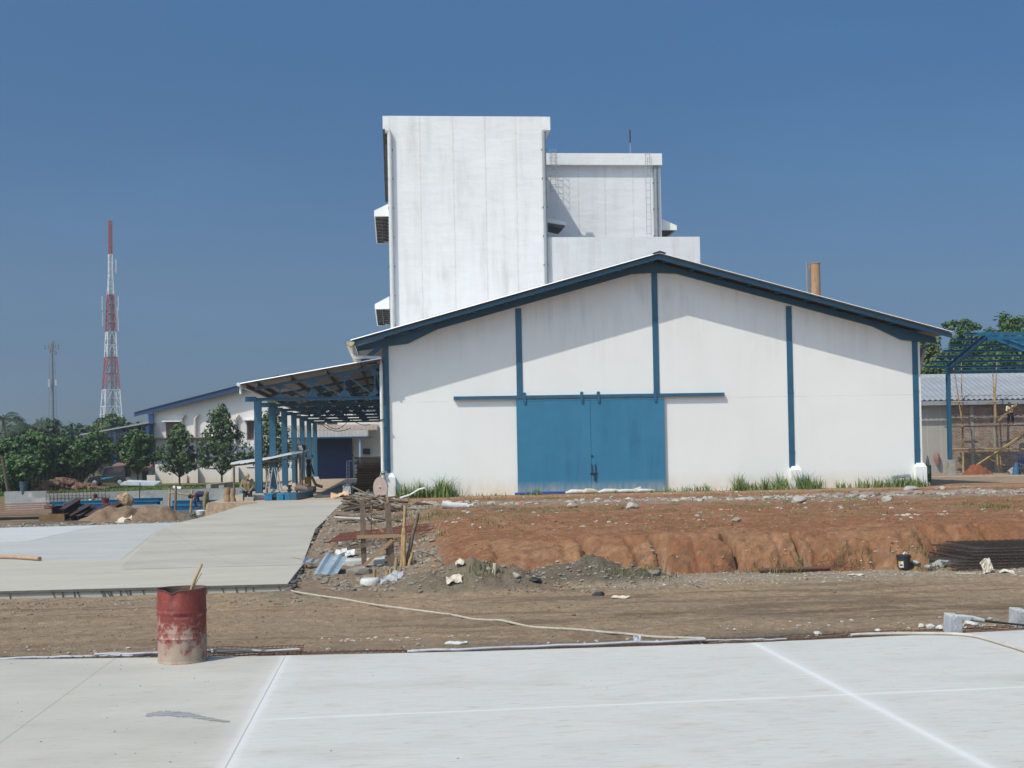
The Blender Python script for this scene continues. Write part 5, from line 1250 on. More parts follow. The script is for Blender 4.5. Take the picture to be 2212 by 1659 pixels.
# brick courses (rough, unplastered)
bm = bpy.data.materials.new('rough_brickwork'); bm.use_nodes = True; t = bm.node_tree; b = t.nodes['Principled BSDF']; b.inputs['Roughness'].default_value = .95; b.inputs['Specular IOR Level'].default_value = .1
geo = t.nodes.new('ShaderNodeNewGeometry').outputs['Position']
sp = t.nodes.new('ShaderNodeSeparateXYZ'); t.links.new(geo, sp.inputs[0]); cb_ = t.nodes.new('ShaderNodeCombineXYZ'); t.links.new(sp.outputs[0], cb_.inputs[0])
wz = mathn(t, 'ADD', sp.outputs[2], mathn(t, 'MULTIPLY', noise(t, mapping(t, geo, (1.2, 1, 1.2)), 1.0, 3), .12)); t.links.new(wz, cb_.inputs[1])
br = t.nodes.new('ShaderNodeTexBrick'); t.links.new(cb_.outputs[0], br.inputs['Vector']); br.inputs['Scale'].default_value = 1.0
br.inputs['Brick Width'].default_value = .24; br.inputs['Row Height'].default_value = .092; br.inputs['Mortar Size'].default_value = .022; br.inputs['Mortar Smooth'].default_value = .3; br.inputs['Bias'].default_value = -.2
br.inputs['Color1'].default_value = (.26, .105, .065, 1); br.inputs['Color2'].default_value = (.16, .085, .065, 1); br.inputs['Mortar'].default_value = (.36, .32, .28, 1)
c = mixc(t, rng(t, noise(t, mapping(t, geo, (1.3, 1, 1.8)), 1.2, 7, .75), .40, .62, 0, .8), br.outputs['Color'], (.42, .37, .33))
c = mixc(t, rng(t, noise(t, mapping(t, geo, (9, 1, 16)), 1.0, 3, .7), .52, .64, 0, .6), c, (.10, .07, .055))
t.links.new(c, b.inputs['Base Color']); bp = t.nodes.new('ShaderNodeBump'); bp.inputs['Distance'].default_value = .03; t.links.new(br.outputs['Fac'], bp.inputs['Height']); bp.invert = True; t.links.new(bp.outputs[0], b.inputs['Normal'])
MB().box(bxs, YL-.06, 0, xr0, YL+.2, zb_e+.3).build('brick_wall', bm, low_)
for px_, py_ in ((2150, 990), (2100, 900)):
    X0, z0, X1, z1 = rect(px_-3, 1030, px_+4, 872, YL-.1); MB().box(X0, YL-.10, .1, X1, YL-.062, z1).build('concrete_column', CONC, low_)
# kerb in front
kb = at(2016, 1035, Y=68); kb2 = at(2260, 1040, Y=67)
solo(MB().prism([(at(1990, 1035, Y=70).x, 70), (at(2260, 1035, Y=68).x, 68), (at(2260, 1035, Y=68).x, 68.4), (at(1990, 1035, Y=70).x, 70.4)], .1, at(2100, 1029, Y=69).z, 'Z'), 'kerb', CONC_L, 'long low pale concrete kerb below the brick wall at right', 'kerb')
# bamboo scaffold
YS = 76.2
sc_ = thing('bamboo_scaffold', 'bamboo pole scaffold with plank deck in front of the brick wall', 'scaffold', (at(2100, 1000, Y=YS).x, YS, .3))
for (a, b_, c, d, y, r) in ((2057, 775, 2079.6, 918, YS, .045), (2079.6, 916, 2082, 1024, YS, .055), (2078, 870, 2080, 1024, YS+.3, .04), (2076.5, 779, 2078, 868, YS+.8, .035), (2154, 776, 2149, 870, YS, .045), (2149, 836, 2156, 1026, YS, .055),
    (2144, 800, 2151, 930, YS+.7, .04), (2160, 984, 2165, 1026, YS, .045), (2155, 940, 2158, 1026, YS+.5, .04)):
    seg(MB(), a, b_, c, d, y, (r*.8, r)).build('pole', BAMBOO, sc_)
for (a, b_, c, d, y, r) in ((2053, 970.5, 2235, 970, YS-.05, .045), (2053, 869, 2081, 868, YS-.05, .04), (2130, 871, 2158, 867, YS-.05, .035), (2083, 970, 2171, 1005.6, YS+.1, .035), (2053, 973, 2150, 969, YS+.6, .04)):
    seg(MB(), a, b_, c, d, y, r).build('ledger', BAMBOO, sc_)
for (a, b_, c, d, y0, y1, r) in ((2072, 1030, 2235, 922, YS-1.2, YS-.1, .06), (2073.5, 1031, 2235, 927, YS-1.1, YS+.1, .05)):
    seg(MB(), a, b_, c, d, y0, r, y1).build('brace', BAMBOO, sc_)
dA = at(2038, 922.5, Y=YS); dB = at(2240, 919, Y=YS)
for k in range(3):
    MB().beam((dA.x + .3*k, YS-.28+.27*k, dA.z), (dB.x, YS-.28+.27*k, dA.z+.02), .25, .08).build('deck_plank', OLDWOOD, sc_)
# red earth heap, tarps, drum etc.
def heap(name, label, cx, cy, rx, ry, h, mat, seed, zb=None, nstone=0, smat=None):
    n = 34; vs = []; fs = []
    x = np.linspace(-1, 1, n); XX, YY = np.meshgrid(x, x); d = np.sqrt(XX**2 + YY**2); d = d + .35*fbm(XX*2.2+seed, YY*2.2, seed+3, 3); zz = h*np.clip(1.05-d, 0, .78)**.9*(1+.9*fbm(XX*3+seed, YY*3, seed, 4)) + .16*h*fbm(XX*9, YY*9, seed, 3)*(d < 1)
    base = zb if zb is not None else gz(cx, cy)
    mb = MB(); V = [(cx+XX[j, i]*rx, cy+YY[j, i]*ry, base-.06+zz[j, i]) for j in range(n) for i in range(n)]
    mb.add(V, [(j*n+i, j*n+i+1, (j+1)*n+i+1, (j+1)*n+i) for j in range(n-1) for i in range(n-1)])
    o = solo(mb, name, mat, label, 'soil heap', smooth=True)
    return o
REDE = M('red_earth', (.22, .075, .035), (.16, .055, .03), 3, .95, .05, 6)
a = at(2117, 1033, Y=73); heap('earth_heap', 'bright red earth heap below the bamboo scaffold', a.x, 73.3, 1.2, .9, 1.0, REDE, 3, zb=a.z-.05)
tp = at(2075, 1043, Y=66)
solo(MB().sheet((tp.x, 66.3, tp.z+.03), (2.9, 0, 0), (0, 1.0, .15), 22, 6, .10, 3), 'tarpaulin', TARP, 'crumpled black tarpaulin along the pale kerb at right', 'tarpaulin')
a = at(2200, 1050, Y=63); solo(MB().sheet((a.x, 63.3, a.z+.05), (1.5, 0, .06), (0, .8, .1), 10, 4, .06, 5), 'tarpaulin', TARP, 'small dark sheet on the ground at the right edge', 'tarpaulin')
# corner of the warehouse: dark green barrel post with a hooded sack on it
X0, z0, X1, z1 = rect(2003.5, 1041, 2013.5, 1004.5, F+.2)
solo(MB().lathe([(.0, z0), ((X1-X0)/2, z0), ((X1-X0)/2, (z0+z1)/2), ((X1-X0)/2+.012, (z0+z1)/2+.02), ((X1-X0)/2, (z0+z1)/2+.04), ((X1-X0)/2, z1), (.0, z1)], ((X0+X1)/2, F+.3, 0), 20), 'drum', M('dark_green_paint', (.012, .045, .03), (.010, .035, .024), 3, .4), 'dark green drum standing behind the right corner plinth', 'drum', smooth=True)
a = at(2005, 1004, Y=F+.25); b_ = at(2004, 983, Y=F+.25)
solo(MB().lathe([(.08, 0), (.085, .06), (.06, .22), (.03, (b_.z-a.z)*.9), (.0, b_.z-a.z)], (a.x, F+.3, z1), 12), 'sack', TARP, 'dark pointed bundle on top of the green drum', 'sack', smooth=True)
a = at(2021, 976, Y=YL-.1); b_ = at(2021, 1003, Y=YL-.1)
jk = MB().tube([(a.x, YL-.12, a.z), (a.x+.05, YL-.16, a.z-.15), (a.x+.03, YL-.2, (a.z+b_.z)/2), (a.x+.1, YL-.18, b_.z)], [.03, .15, .17, .12], 10)
solo(jk, 'jacket', M('faded_pink_cloth', (.32, .17, .15), (.22, .12, .11), 6, .9), 'faded pink jacket hanging on the stained concrete wall', 'jacket', smooth=True)
# bundle beside the hooded worker
a = at(2187, 1028, Y=72); bd = thing('box', 'tilted pale box lying left of the hooded worker at the right edge', 'box', (a.x, 72, .5))
MB().beam(at(2182, 1022, Y=72), at(2193, 1014, Y=72), .4, .32).build('case', M('grey_box', (.25, .25, .26), (.2, .2, .21), 4, .7), bd)
MB().beam(at(2181, 1021, Y=71.79), at(2187, 1016.5, Y=71.79), .012, .26).build('lid', CLOTHW, bd)
a = at(2190, 1030, Y=72); solo(MB().sheet((a.x-.2, 72, a.z), (.5, 0, .05), (0, .3, .05), 5, 3, .05, 8), 'sack', CLOTHW, 'crumpled white sack on the ground beside the tilted box', 'sack')
# trees behind the right yard
for i, (px_, top, half, Y, mt, lab) in enumerate([
    (2010, 742, 60, 100, L_OLIVE, 'tall leafy tree just right of the warehouse eave behind the grey roof'),
    (2085, 722, 52, 106, L_MID, 'pale green feathery tree behind the left end of the blue purlins'),
    (2130, 730, 55, 98, L_DARK, 'dark tree behind the blue rafter of the steel frame'),
    (2185, 688, 55, 104, L_DARK, 'tallest dark tree at the right edge above the steel frame'),
    (2240, 700, 60, 100, L_DARK, 'dark tree cut by the right edge of the picture'),
    (1960, 800, 50, 104, L_DARK, 'dark tree hidden mostly behind the warehouse right wall'),
    (2065, 770, 70, 95, L_DARK, 'low dark thicket tree directly above the grey corrugated roof'),
    (2160, 765, 75, 94, L_MID, 'low green thicket tree above the roof beside the bamboo poles')]):
    b0 = at(px_, 960, Y=Y); tz = at(px_, top, Y=Y).z; rx_ = half/2750*Y
    tree('tree', lab, (b0.x, Y, .3), tz - .3, rx_, rx_, .15, mt, n=300, per=34, size=.20, shape='round', seed=200+i, trunk_r=.2, crownr=.30)
# a high wispy spray of leaves left of the tall right tree
t_ = thing('tree', 'wispy thin-leaved tree top rising above the blue purlins', 'tree', (at(2070, 900, Y=108).x, 108, .3)); r = random.Random(77); cr = MB(); tk = MB()
for (a, b_) in ((2060, 696), (2072, 702), (2085, 694), (2100, 700), (2050, 712), (2078, 712), (2092, 710), (2046, 700), (2110, 706)):
    c = at(a, b_, Y=108); leaves(cr, c, .55, 42, .22, r, .5, .5); tk.tube([at(2075, 800, Y=108), at((a+2075)/2, 745, Y=108), c], [.06, .04, .02], 5)
tk.build('trunk', BARK, t_); cr.build('crown', L_MID, t_)

# ================================================================== left yard between slab and retaining wall
def planks(name, label, a, b_, Y, n, mat, w_=.22, h_=.05, dy=.3, dz=.07):
    t = thing(name, label, 'timber', at(a[0], a[1], Y=Y)); r = random.Random(int(a[0]+Y))
    for k in range(n):
        A = at(a[0]+r.uniform(-6, 6), a[1], Y=Y+dy*k); B = at(b_[0]+r.uniform(-4, 4), b_[1], Y=Y+dy*k); A.z += dz*(k//2); B.z += dz*(k//2)
        MB().beam(A, B, w_, h_).build('plank', mat, t)
    return t
planks('plank_stack', 'long brown timber planks lying flat at the left edge of the yard', (-40, 1110), (112, 1105), 58, 10, M('red_brown_planks', (.30, .17, .11), (.20, .11, .075), 4, .8, stretch=(1, 8, 8)), dy=.25, dz=.10)
YB_ = 56.0
hb = thing('steel_beam_stack', 'stack of dark rusty steel H-beams with leaning ends behind the far slab', 'steel beams', (at(140, 1115, Y=YB_).x, YB_, 0))
z0 = gz(at(140, 1115, Y=YB_).x, YB_)
A = at(86, 1117, Y=YB_); B = at(141, 1117, Y=YB_)
MB().box(A.x, YB_-.15, z0-.02, B.x, YB_+.15, at(100, 1111.5, Y=YB_).z).build('timber_base', M('ochre_timber', (.20, .12, .05), (.13, .08, .035), 4, .8), hb)
for (a, b_, c, d, dpt, wdt) in ((112, 1102, 140, 1100, 1.5, .34), (136, 1106, 173, 1083, 1.2, .3), (140, 1116, 168, 1096, 1.0, .26), (153, 1121, 196, 1096.5, 1.0, .34), (168, 1120, 200, 1098, 1.4, .26), (190, 1121.5, 234, 1095, 1.2, .34), (206, 1118, 252, 1092, 1.6, .28), (232, 1105, 262, 1090, 1.8, .25)):
    A = at(a, b_, Y=YB_); B = at(c, d, Y=YB_ + dpt); MB().hbeam(A, B, .30, wdt, .03).build('beam', DARKRUST, hb)
for k in range(3): A = at(136+2*k, 1092, Y=YB_+.5+k*.1); B = at(157+4.2*k, 1078.5-1.2*k, Y=YB_+2+k*.1); MB().tube([A, B], .055, 10).build('pipe', M('green_grey_pipe', (.10, .13, .11), (.07, .09, .08), 4, .5), hb)
def bluestack(label, a, b_, c, d, Y, n, h, mat=BLUE_NEW):
    t = thing('steel_beam_stack', label, 'steel beams', at(a, b_, Y=Y), 'bright blue steel beams stacked in the yard')
    for k in range(n):
        A = at(a+k*2, b_, Y=Y+.34*(k % 3)); B = at(c+k*3-(k % 2)*5, d, Y=Y+.34*(k % 3)); A.z += (k//3)*h; B.z += (k//3)*h
        MB().hbeam(A, B, .2, h*.95, .02).build('beam', mat, t)
    return t
bluestack('long bright blue beams behind the rusty beam stack and the sack', 95, 1096, 262, 1090, 60, 6, .17)
bluestack('bright blue beam ends right of the tan sack, behind the sand heaps', 268, 1087.5, 340, 1086, 60, 6, .16)
bluestack('deep blue beams behind the bending worker, left of the palm stumps', 366, 1098, 482, 1096, 58.5, 6, .24)
bluestack('bright blue beams between the palm stumps and the first canopy post', 508, 1094, 549, 1086, 57.5, 6, .22)
solo(MB().beam(at(520, 1063, Y=62), at(575, 1054, Y=64), .15, .12), 'steel_beam', BLUE_NEW, 'single thin blue beam lying behind the worker with the cap', 'steel beam')
SAND = M('brown_sand', (.20, .135, .085), (.15, .10, .065), 3, .95, .05, 7)
def hp_(px_, py, Y, rx, ry, h, lab, mat=SAND, seed=1): a = at(px_, py, Y=Y); return heap('sand_heap', lab, a.x, Y, rx, ry, h, mat, seed, zb=-.15)
hp_(250, 1120, 53.0, 1.55, 1.5, .88, 'brown sand heap below the tan sack', seed=11)
hp_(337, 1120, 53.3, 1.5, 1.4, .86, 'brown sand heap left of the bending worker', seed=12)
hp_(292, 1128, 52.2, 1.2, 1.0, .42, 'low saddle of sand between the two brown heaps', seed=13)
hp_(402, 1118, 53.0, .75, .7, .40, 'dark wet mortar heap at the feet of the bending worker', M('wet_mortar', (.13, .11, .09), (.09, .08, .065), 4, .8, .04, 8), 14)
# ragged edge of gravel and scraps along the far slab
sc2 = MB(); r = random.Random(21)
for k in range(700):
    px_ = r.uniform(-60, 420); Y = r.gauss(50.4, .5); a = at(px_, 1130, Y=Y)
    if a.x > ramp_left(min(Y, 52)) - .1: continue
    sc2.rock((a.x, Y, -.10+.05*r.random()), r.uniform(.03, .12), k, .6)
solo(sc2, 'gravel', M('dirty_gravel', (.24, .22, .19), (.13, .115, .10), 3, .95, c3=(.36, .34, .3), s3=4), 'dirty gravel and lumps along the rear edge of the far slab', None, kind='stuff')
for k, (a, b_, c, d, Y, lab) in enumerate(((95, 1126, 195, 1127.5, 51.0, 'thin plank lying in front of the rusty beams'), (205, 1131, 250, 1126, 50.8, 'crooked stick left of the sand heap scraps'), (228, 1129, 262, 1131, 50.6, 'grey plank scrap at the foot of the sand heaps'), (262, 1131.5, 296, 1127, 50.7, 'pale plank scrap right of the cement bag at the heap foot'), (298, 1131, 400, 1128.5, 50.4, 'long thin batten along the slab edge before the sand heaps'))):
    solo(MB().beam(at(a, b_, Y=Y), at(c, d, Y=Y), .12, .05), 'plank', WOOD if k % 2 else OLDWOOD, lab, 'plank')
a = at(268, 1126, Y=50.9); solo(MB().sheet((a.x, 50.9, a.z+.05), (.55, 0, .12), (0, .5, .15), 6, 5, .10, 33), 'cement_bag', BAG, 'torn pale cement bag at the foot of the sand heaps', 'cement bag')
# tan sack draped over a stake
a = at(271, 1078, Y=57.5); z1_ = at(271, 1065, Y=57.5).z; z0_ = at(271, 1093, Y=57.5).z
sk = MB(); r = random.Random(9); N_ = 14; rings = 9; vs = []
for j in range(rings):
    f = j/(rings-1)
    for k in range(N_):
        t_ = 2*math.pi*k/N_; rad = (.20 + .10*math.sin(f*3.1))*(1+.22*math.sin(3*t_+f*4)+.12*r.random())*(1 if f < .9 else .55)
        vs.append((a.x + rad*math.cos(t_) + (f-.5)*-.10, 57.5 + rad*math.sin(t_), z0_ + (z1_-z0_)*f + .04*math.sin(5*t_)))
sk.add(vs, [(j*N_+k, j*N_+(k+1) % N_, (j+1)*N_+(k+1) % N_, (j+1)*N_+k) for j in range(rings-1) for k in range(N_)] + [tuple(range((rings-1)*N_, rings*N_))])
solo(sk, 'sack', M('tan_sack', (.38, .27, .17), (.30, .20, .12), 4, .85, .02, 7), 'tan crumpled sack propped upright above the sand heap', 'sack')
a = at(229, 1092, Y=59.3); solo(MB().lathe([(.13, 0), (.16, .24), (.17, .25), (.15, .25), (.12, .02)], (a.x, 59.2, at(229, 1093, Y=59.2).z+.1), 14), 'bucket', M('red_plastic', (.22, .035, .025), (.16, .03, .02), 3, .5), 'small red bucket on the long blue beams', 'bucket', smooth=True)
solo(seg(MB(), 302.5, 1043, 301.5, 1083, 58.6, .022), 'steel_rod', RUST, 'thin upright rusty rod right of the tan sack', 'rod')
# bamboo goal-post frame over the pit
bf = thing('bamboo_trestle', 'small bamboo trestle frame around the pit by the bending worker', 'trestle', at(390, 1105, Y=54.5))
for (a, b_, c, d, y) in ((366.5, 1054.6, 365.5, 1100, 54.6), (380, 1049, 379, 1109, 53.9), (415.5, 1057.5, 412, 1108, 54.2)): seg(MB(), a, b_, c, d, y, (.045, .055)).build('post', BAMBOO if a != 380 else OLDWOOD, bf)
seg(MB(), 366, 1064, 417, 1070, 54.4, .035).build('rail', BAMBOO, bf)
solo(seg(MB(), 374, 1053.5, 391, 1055.5, 60, .09, n=10), 'pipe', PVC, 'short white pipe lying on the concrete wall above the trestle', 'pipe')
ps_ = thing('palm_stump', 'two upright sawn palm trunk stumps beside the ramp', 'stump', at(496, 1098, Y=53.6))
for (a, b_, c, w_) in ((490.5, 1052.5, 1101, .125), (502, 1056, 1101, .105)):
    T = at(a, b_, Y=53.6); Bz = at(a, c, Y=53.6).z; n = 9
    MB().tube([(T.x+.02*math.sin(k*2), 53.6, T.z+(Bz-.2-T.z)*k/n) for k in range(n+1)], [w_*(1+.12*math.sin(k*1.9)) + .012*k*.3 for k in range(n+1)], 12).build('trunk', M('palm_trunk', (.33, .23, .14), (.24, .16, .10), 5, .9, .02, 6, stretch=(1, 1, 4)), ps_, smooth=True)
for (a, b_, c, d, y, lab, mt) in ((444, 1108, 466, 1085, 53.2, 'shovel handle sticking up behind the bending worker', OLDWOOD), (452, 1101, 478, 1106, 54.3, 'grey plank lying behind the bending worker', OLDWOOD), (455, 1099, 470, 1103, 54.8, 'pale plank behind the bending worker, next to the grey one', WOOD), (466, 1093, 471, 1104, 54.6, 'thin short stake right of the bending worker', WOOD)):
    solo(seg(MB(), a, b_, c, d, y, .035), 'stick', mt, lab, 'stick')
a = at(432, 1111, Y=52.6); solo(MB().lathe([(.0, .0), (.17, .0), (.21, .16), (.12, .2), (0, .2)], (a.x, 52.8, a.z-.03), 14), 'bowl', CLOTHW, 'small white plastic basin at the feet of the bending worker', 'basin', smooth=True)
# concrete block, blue beam ends and long blue box beam before the canopy
X0, z0, X1, z1 = rect(529, 1090, 549, 1074, 53.9); solo(MB().box(X0, 53.7, z0-.2, X1, 54.2, z1), 'concrete_block', CONC, 'rough concrete block in front of the worker with the cap', 'concrete block', bevel=.02)
zfl = at(600, 1081.5, Y=53.9).z
for (a, b_, lab) in ((571, 588, 'sawn blue box beam end just right of the first canopy post'), (596.5, 613, 'sawn blue box beam end, the middle one of the row'), (614, 625.5, 'narrow sawn blue box beam end touching the long blue beam')):
    X0, z0, X1, z1 = rect(a, 1081, b_, 1067.5, 53.8); solo(MB().hbeam(((X0+X1)/2, 53.8, (z0+z1)/2), ((X0+X1)/2+.1, 56.6, (z0+z1)/2), X1-X0, z1-z0, .03).box(X0+.02, 53.81, z0+.02, X1-.02, 53.83, z1-.02), 'steel_beam', BLUE_NEW, lab, 'steel beam')
A = at(627, 1074, Y=53.8); B = at(670, 1066.5, Y=57.6); solo(MB().beam((A.x+.1, 53.8, A.z), (B.x, 57.6, A.z), .30, .30), 'steel_beam', BLUE, 'long dark blue box beam pointing away beside the sawn beam ends', 'steel beam')
# makeshift shelter with curved zinc sheets
YH = 61.0
sh2 = thing('shelter', 'makeshift lean-to of curved zinc sheets on poles behind the canopy posts', 'shelter', at(577, 1040, Y=YH))
for k in range(5):
    mb = MB(); pts = [(498, 1003.5), (530, 999.5), (560, 996), (592, 989.5), (622, 983), (657, 977)]
    vs = []
    for (a, b_) in pts: p = at(a, b_, Y=YH); vs += [(p.x, YH+.62*k, p.z+.015*k), (p.x, YH+.64+.62*k, p.z+.015*k+.04), (p.x, YH+.64+.62*k, p.z+.015*k+.10), (p.x, YH+.62*k, p.z+.015*k+.07)]
    mb.add(vs, [(4*i+j, 4*i+(j+1) % 4, 4*i+4+(j+1) % 4, 4*i+4+j) for i in range(5) for j in range(4)] + [(3, 2, 1, 0), (20, 21, 22, 23)])
    mb.build('roof_sheet', ZINC, sh2)
for (a, b_, y) in ((575.8, 1001, YH+.3), (505, 1004, YH+2.8), (648, 981, YH+.4), (640, 985, YH+2.8)): T = at(a, b_, Y=y); MB().tube([(T.x, y, T.z-.05), (T.x, y, .5)], .055, 8).build('pole', OLDWOOD, sh2)
seg(MB(), 500, 1006.5, 652, 989, YH+.2, .04).build('rail', OLDWOOD, sh2)
lad = thing('step_ladder', 'pair of leaning grey stepladders under the makeshift shelter', 'ladder', at(590, 1050, Y=60))
for (a, c) in ((582, 574), (589, 582), (592, 603), (597, 609)): seg(MB(), a, 1010, c, 1062, 60, .03).build('stile', STEEL, lad)
for k in range(6): seg(MB(), 580.5-1.2*k, 1018+7*k, 588-1.2*k, 1018+7*k, 60, .02).build('rung', STEEL, lad)
fl_ = thing('floodlight', 'floodlight on a thin pole between the canopy posts', 'floodlight', at(653.6, 1056, Y=59))
c = at(650, 967.5, Y=59); MB().add([(c.x-.16, 58.85, c.z+.14), (c.x+.08, 58.8, c.z+.14), (c.x+.16, 58.9, c.z-.14), (c.x-.04, 58.85, c.z-.14), (c.x-.06, 59.15, c.z+.12), (c.x+.2, 59.1, c.z+.12), (c.x+.2, 59.1, c.z-.1), (c.x+.0, 59.15, c.z-.1)],
    [(0, 3, 2, 1), (4, 5, 6, 7), (0, 1, 5, 4), (1, 2, 6, 5), (2, 3, 7, 6), (3, 0, 4, 7)]).build('housing', DARK, fl_)
MB().add([(c.x-.13, 58.83, c.z+.11), (c.x+.05, 58.79, c.z+.11), (c.x+.12, 58.87, c.z-.11), (c.x-.03, 58.83, c.z-.11)], [(0, 3, 2, 1)]).build('lens', M('lamp_glass', (.5, .52, .5)), fl_)
seg(MB(), 655, 974, 653.6, 1056, 59, .03).build('pole', RUST, fl_)
mcn = thing('boring_machine', 'dark upright engine with a yellow case beside the floodlight pole', 'machine', at(665, 1052, Y=63))
X0, z0, X1, z1 = rect(658.5, 1052, 672, 1030, 63); MB().box(X0, 62.8, z0, X1, 63.3, z1).build('yellow_case', M('yellow_paint', (.30, .19, .02), (.22, .14, .02), 4, .5), mcn, bevel=.03)
X0, z0, X1, z1 = rect(661, 1030, 672, 992, 63); MB().lathe([((X1-X0)/2*f, z) for f, z in ((.8, z0), (1, z0+.15), (1, z0+.5), (.75, z0+.55), (.75, z1-.15), (.95, z1-.12), (.95, z1), (.0, z1))], ((X0+X1)/2, 63.05, 0), 14).build('engine', DARK, mcn, smooth=True)
seg(MB(), 672, 1003, 678, 1024, 63.1, .04).build('handle', RUST, mcn); MB().lathe([(.0, 0), (.32, 0), (.30, .03), (0, .05)], (at(664, 988, Y=63).x, 63, at(664, 989, Y=63).z), 16).build('cap_plate', CLOTHW, mcn)
solo(seg(MB(), 640, 1054, 680, 1057, 58.5, .14, 58.0, n=14), 'pipe', M('brown_pipe', (.16, .12, .09), (.11, .08, .065), 4, .7), 'thick brown pipe lying on the loading floor', 'pipe', smooth=True)
vp = thing('hand_pump', 'black hand pump standing between the second and fourth footings', 'pump', at(625, 1063, Y=57.2))
a = at(624.7, 1063, Y=57.2); MB().lathe([(.09, 0), (.07, .05), (.05, .25), (.09, .28), (.09, .36), (.05, .38), (.05, .46), (.12, .48), (.12, .55), (0, .56)], (a.x, 57.2, FLOOR), 12).build('body', DARK, vp, smooth=True)
seg(MB(), 622, 1043, 630, 1038, 57.2, .025).build('lever', DARK, vp)
for k, (a, b_, c, d, Y) in enumerate(((673, 1030, 684, 1050, 62), (680, 1047, 697, 1052, 62), (666, 1049, 640, 1047, 60))):
    solo(seg(MB(), a, b_, c, d, Y, .07), 'pipe', OLDWOOD, ('slanting grey pipe behind the yellow engine case', 'short grey pipe end right of the yellow engine case', 'grey pipe lying left of the yellow engine case')[k], 'pipe')
# stack of rusty boards, trolley, tarpaulin, disc
YP = 59.0
stk = thing('formwork_stack', 'tall stack of rusty brown formwork panels under the canopy', 'stack', at(795, 1062, Y=YP))
X0, z0, X1, z1 = rect(762.5, 1066, 827, 986, YP); r = random.Random(3); n = 30
PB = M('rusty_formwork', (.13, .075, .04), (.075, .042, .025), 5, .85, stretch=(1, 1, 8)); PB2 = M('dark_formwork', (.06, .038, .025), (.04, .026, .02), 5, .85, stretch=(1, 1, 8))
for k in range(n):
    z = FLOOR + (z1 - FLOOR)*k/n; dx = r.uniform(-.08, .08); MB().box(X0+dx+(.12 if k > 6 else -.05), YP+r.uniform(-.06, .06), z, min(X1, XL-.35)+r.uniform(-.05, .0), YP+1.6, z+(z1-FLOOR)/n*.72).build('panel', PB if k % 2 else PB2, stk)
tr_ = thing('hand_trolley', 'upright steel hand trolley leaning beside the brown panel stack', 'trolley', at(750, 1044, Y=60))
for (a, b_, c, d) in ((749, 997, 750.5, 1045), (754, 999, 755, 1030), (749, 997, 764, 995), (751, 1006, 755, 1006), (751, 1013, 755, 1013), (751, 1020, 755, 1020), (751, 1028, 754, 1030)): seg(MB(), a, b_, c, d, 60, .025).build('tube', STEEL, tr_)
def tri_sheet(name, pts, Y0s, mat, label, cat, amp=.06, seed=1):
    P = [at(a, b_, Y=y) for (a, b_), y in zip(pts, Y0s)]; mb = MB(); r = random.Random(seed); n = 8; vs = []
    for j in range(n+1):
        for i in range(n+1):
            a, b_ = i/n, j/n; p = P[0].lerp(P[1], a).lerp(P[3].lerp(P[2], a), b_); p.z += amp*(r.random()-.3); vs.append(p)
    mb.add(vs, [(j*(n+1)+i, j*(n+1)+i+1, (j+1)*(n+1)+i+1, (j+1)*(n+1)+i) for j in range(n) for i in range(n)]); mb.add([v - Vector((0, 0, .015)) for v in vs], [(j*(n+1)+i, (j+1)*(n+1)+i, (j+1)*(n+1)+i+1, j*(n+1)+i+1) for j in range(n) for i in range(n)])
    return solo(mb, name, mat, label, cat)
tri_sheet('tarpaulin', [(668, 1079), (762, 1071), (766, 1046), (738, 1046)], [55.6, 56.2, 59.5, 60.0], M('grey_tarpaulin', (.2, .2, .2)), 'grey tarpaulin spread over the floor left of the brown panel stack', 'tarpaulin', .10)
tri_sheet('tarpaulin', [(740, 1068), (758, 1069), (757, 1047), (741, 1046)], [56, 56, 57, 57], M('pale_tarp', (.30, .31, .32), (.22, .23, .24), 4, .7), 'pale peaked fold of sheeting on the grey tarpaulin', 'tarpaulin', .08, 4)
tri_sheet('metal_sheet', [(757, 1072), (806, 1073), (808, 1063), (775, 1062)], [55.4, 55.4, 58, 58], GALV, 'flat grey metal sheets before the brown panel stack', 'metal sheet', .05, 6)
a = at(733, 1074, Y=54.9); solo(MB().sheet((a.x, 54.9, a.z+.08), (.75, 0, .10), (0, .5, .12), 8, 5, .12, 15), 'rag', M('yellowish_rag', (.55, .42, .24), (.45, .26, .18), 4, .9), 'crumpled yellow and pink rag on the floor at the top of the ramp', 'rag')
dc = at(821, 1054, Y=F-1.0); dsc = thing('disc', 'weathered round wooden disc leaning against the left plinth', 'disc', (dc.x, F-1.0, dc.z-.45))
mb = MB(); N_ = 40; vs = []
for (f, oy) in ((0, -.02), (1, -.02), (1, .02), (0, .02)):
    for k in range(N_):
        t_ = 2*math.pi*k/N_; vs.append((dc.x + f*.295*math.cos(t_), F-1.0+oy - f*.22*math.cos(t_) + f*.12*math.sin(t_), dc.z + f*.47*math.sin(t_)))
mb.add(vs, [(i*N_+k, i*N_+(k+1) % N_, (i+1)*N_+(k+1) % N_, (i+1)*N_+k) for i in range(3) for k in range(N_)]).build('plate', M('disc_wood', (.30, .235, .21), (.25, .19, .17), 3, .8, c3=(.36, .30, .27), s3=5), dsc)
MB().tube([(dc.x, F-1.06, dc.z+.01), (dc.x, F-1.0, dc.z)], .03, 10).build('hub', RUST, dsc)
solo(MB().tube([at(820, 1033, Y=F-.75), at(823.5, 1020, Y=F-.75), at(827, 1018, Y=F-.75), at(834, 1018.5, Y=F-.75), at(835.5, 1040, Y=F-.75), at(838, 1052, Y=F-.75)], .022, 7), 'bent_rod', STEEL, 'bent steel rod hooked over the left white plinth', 'rod')

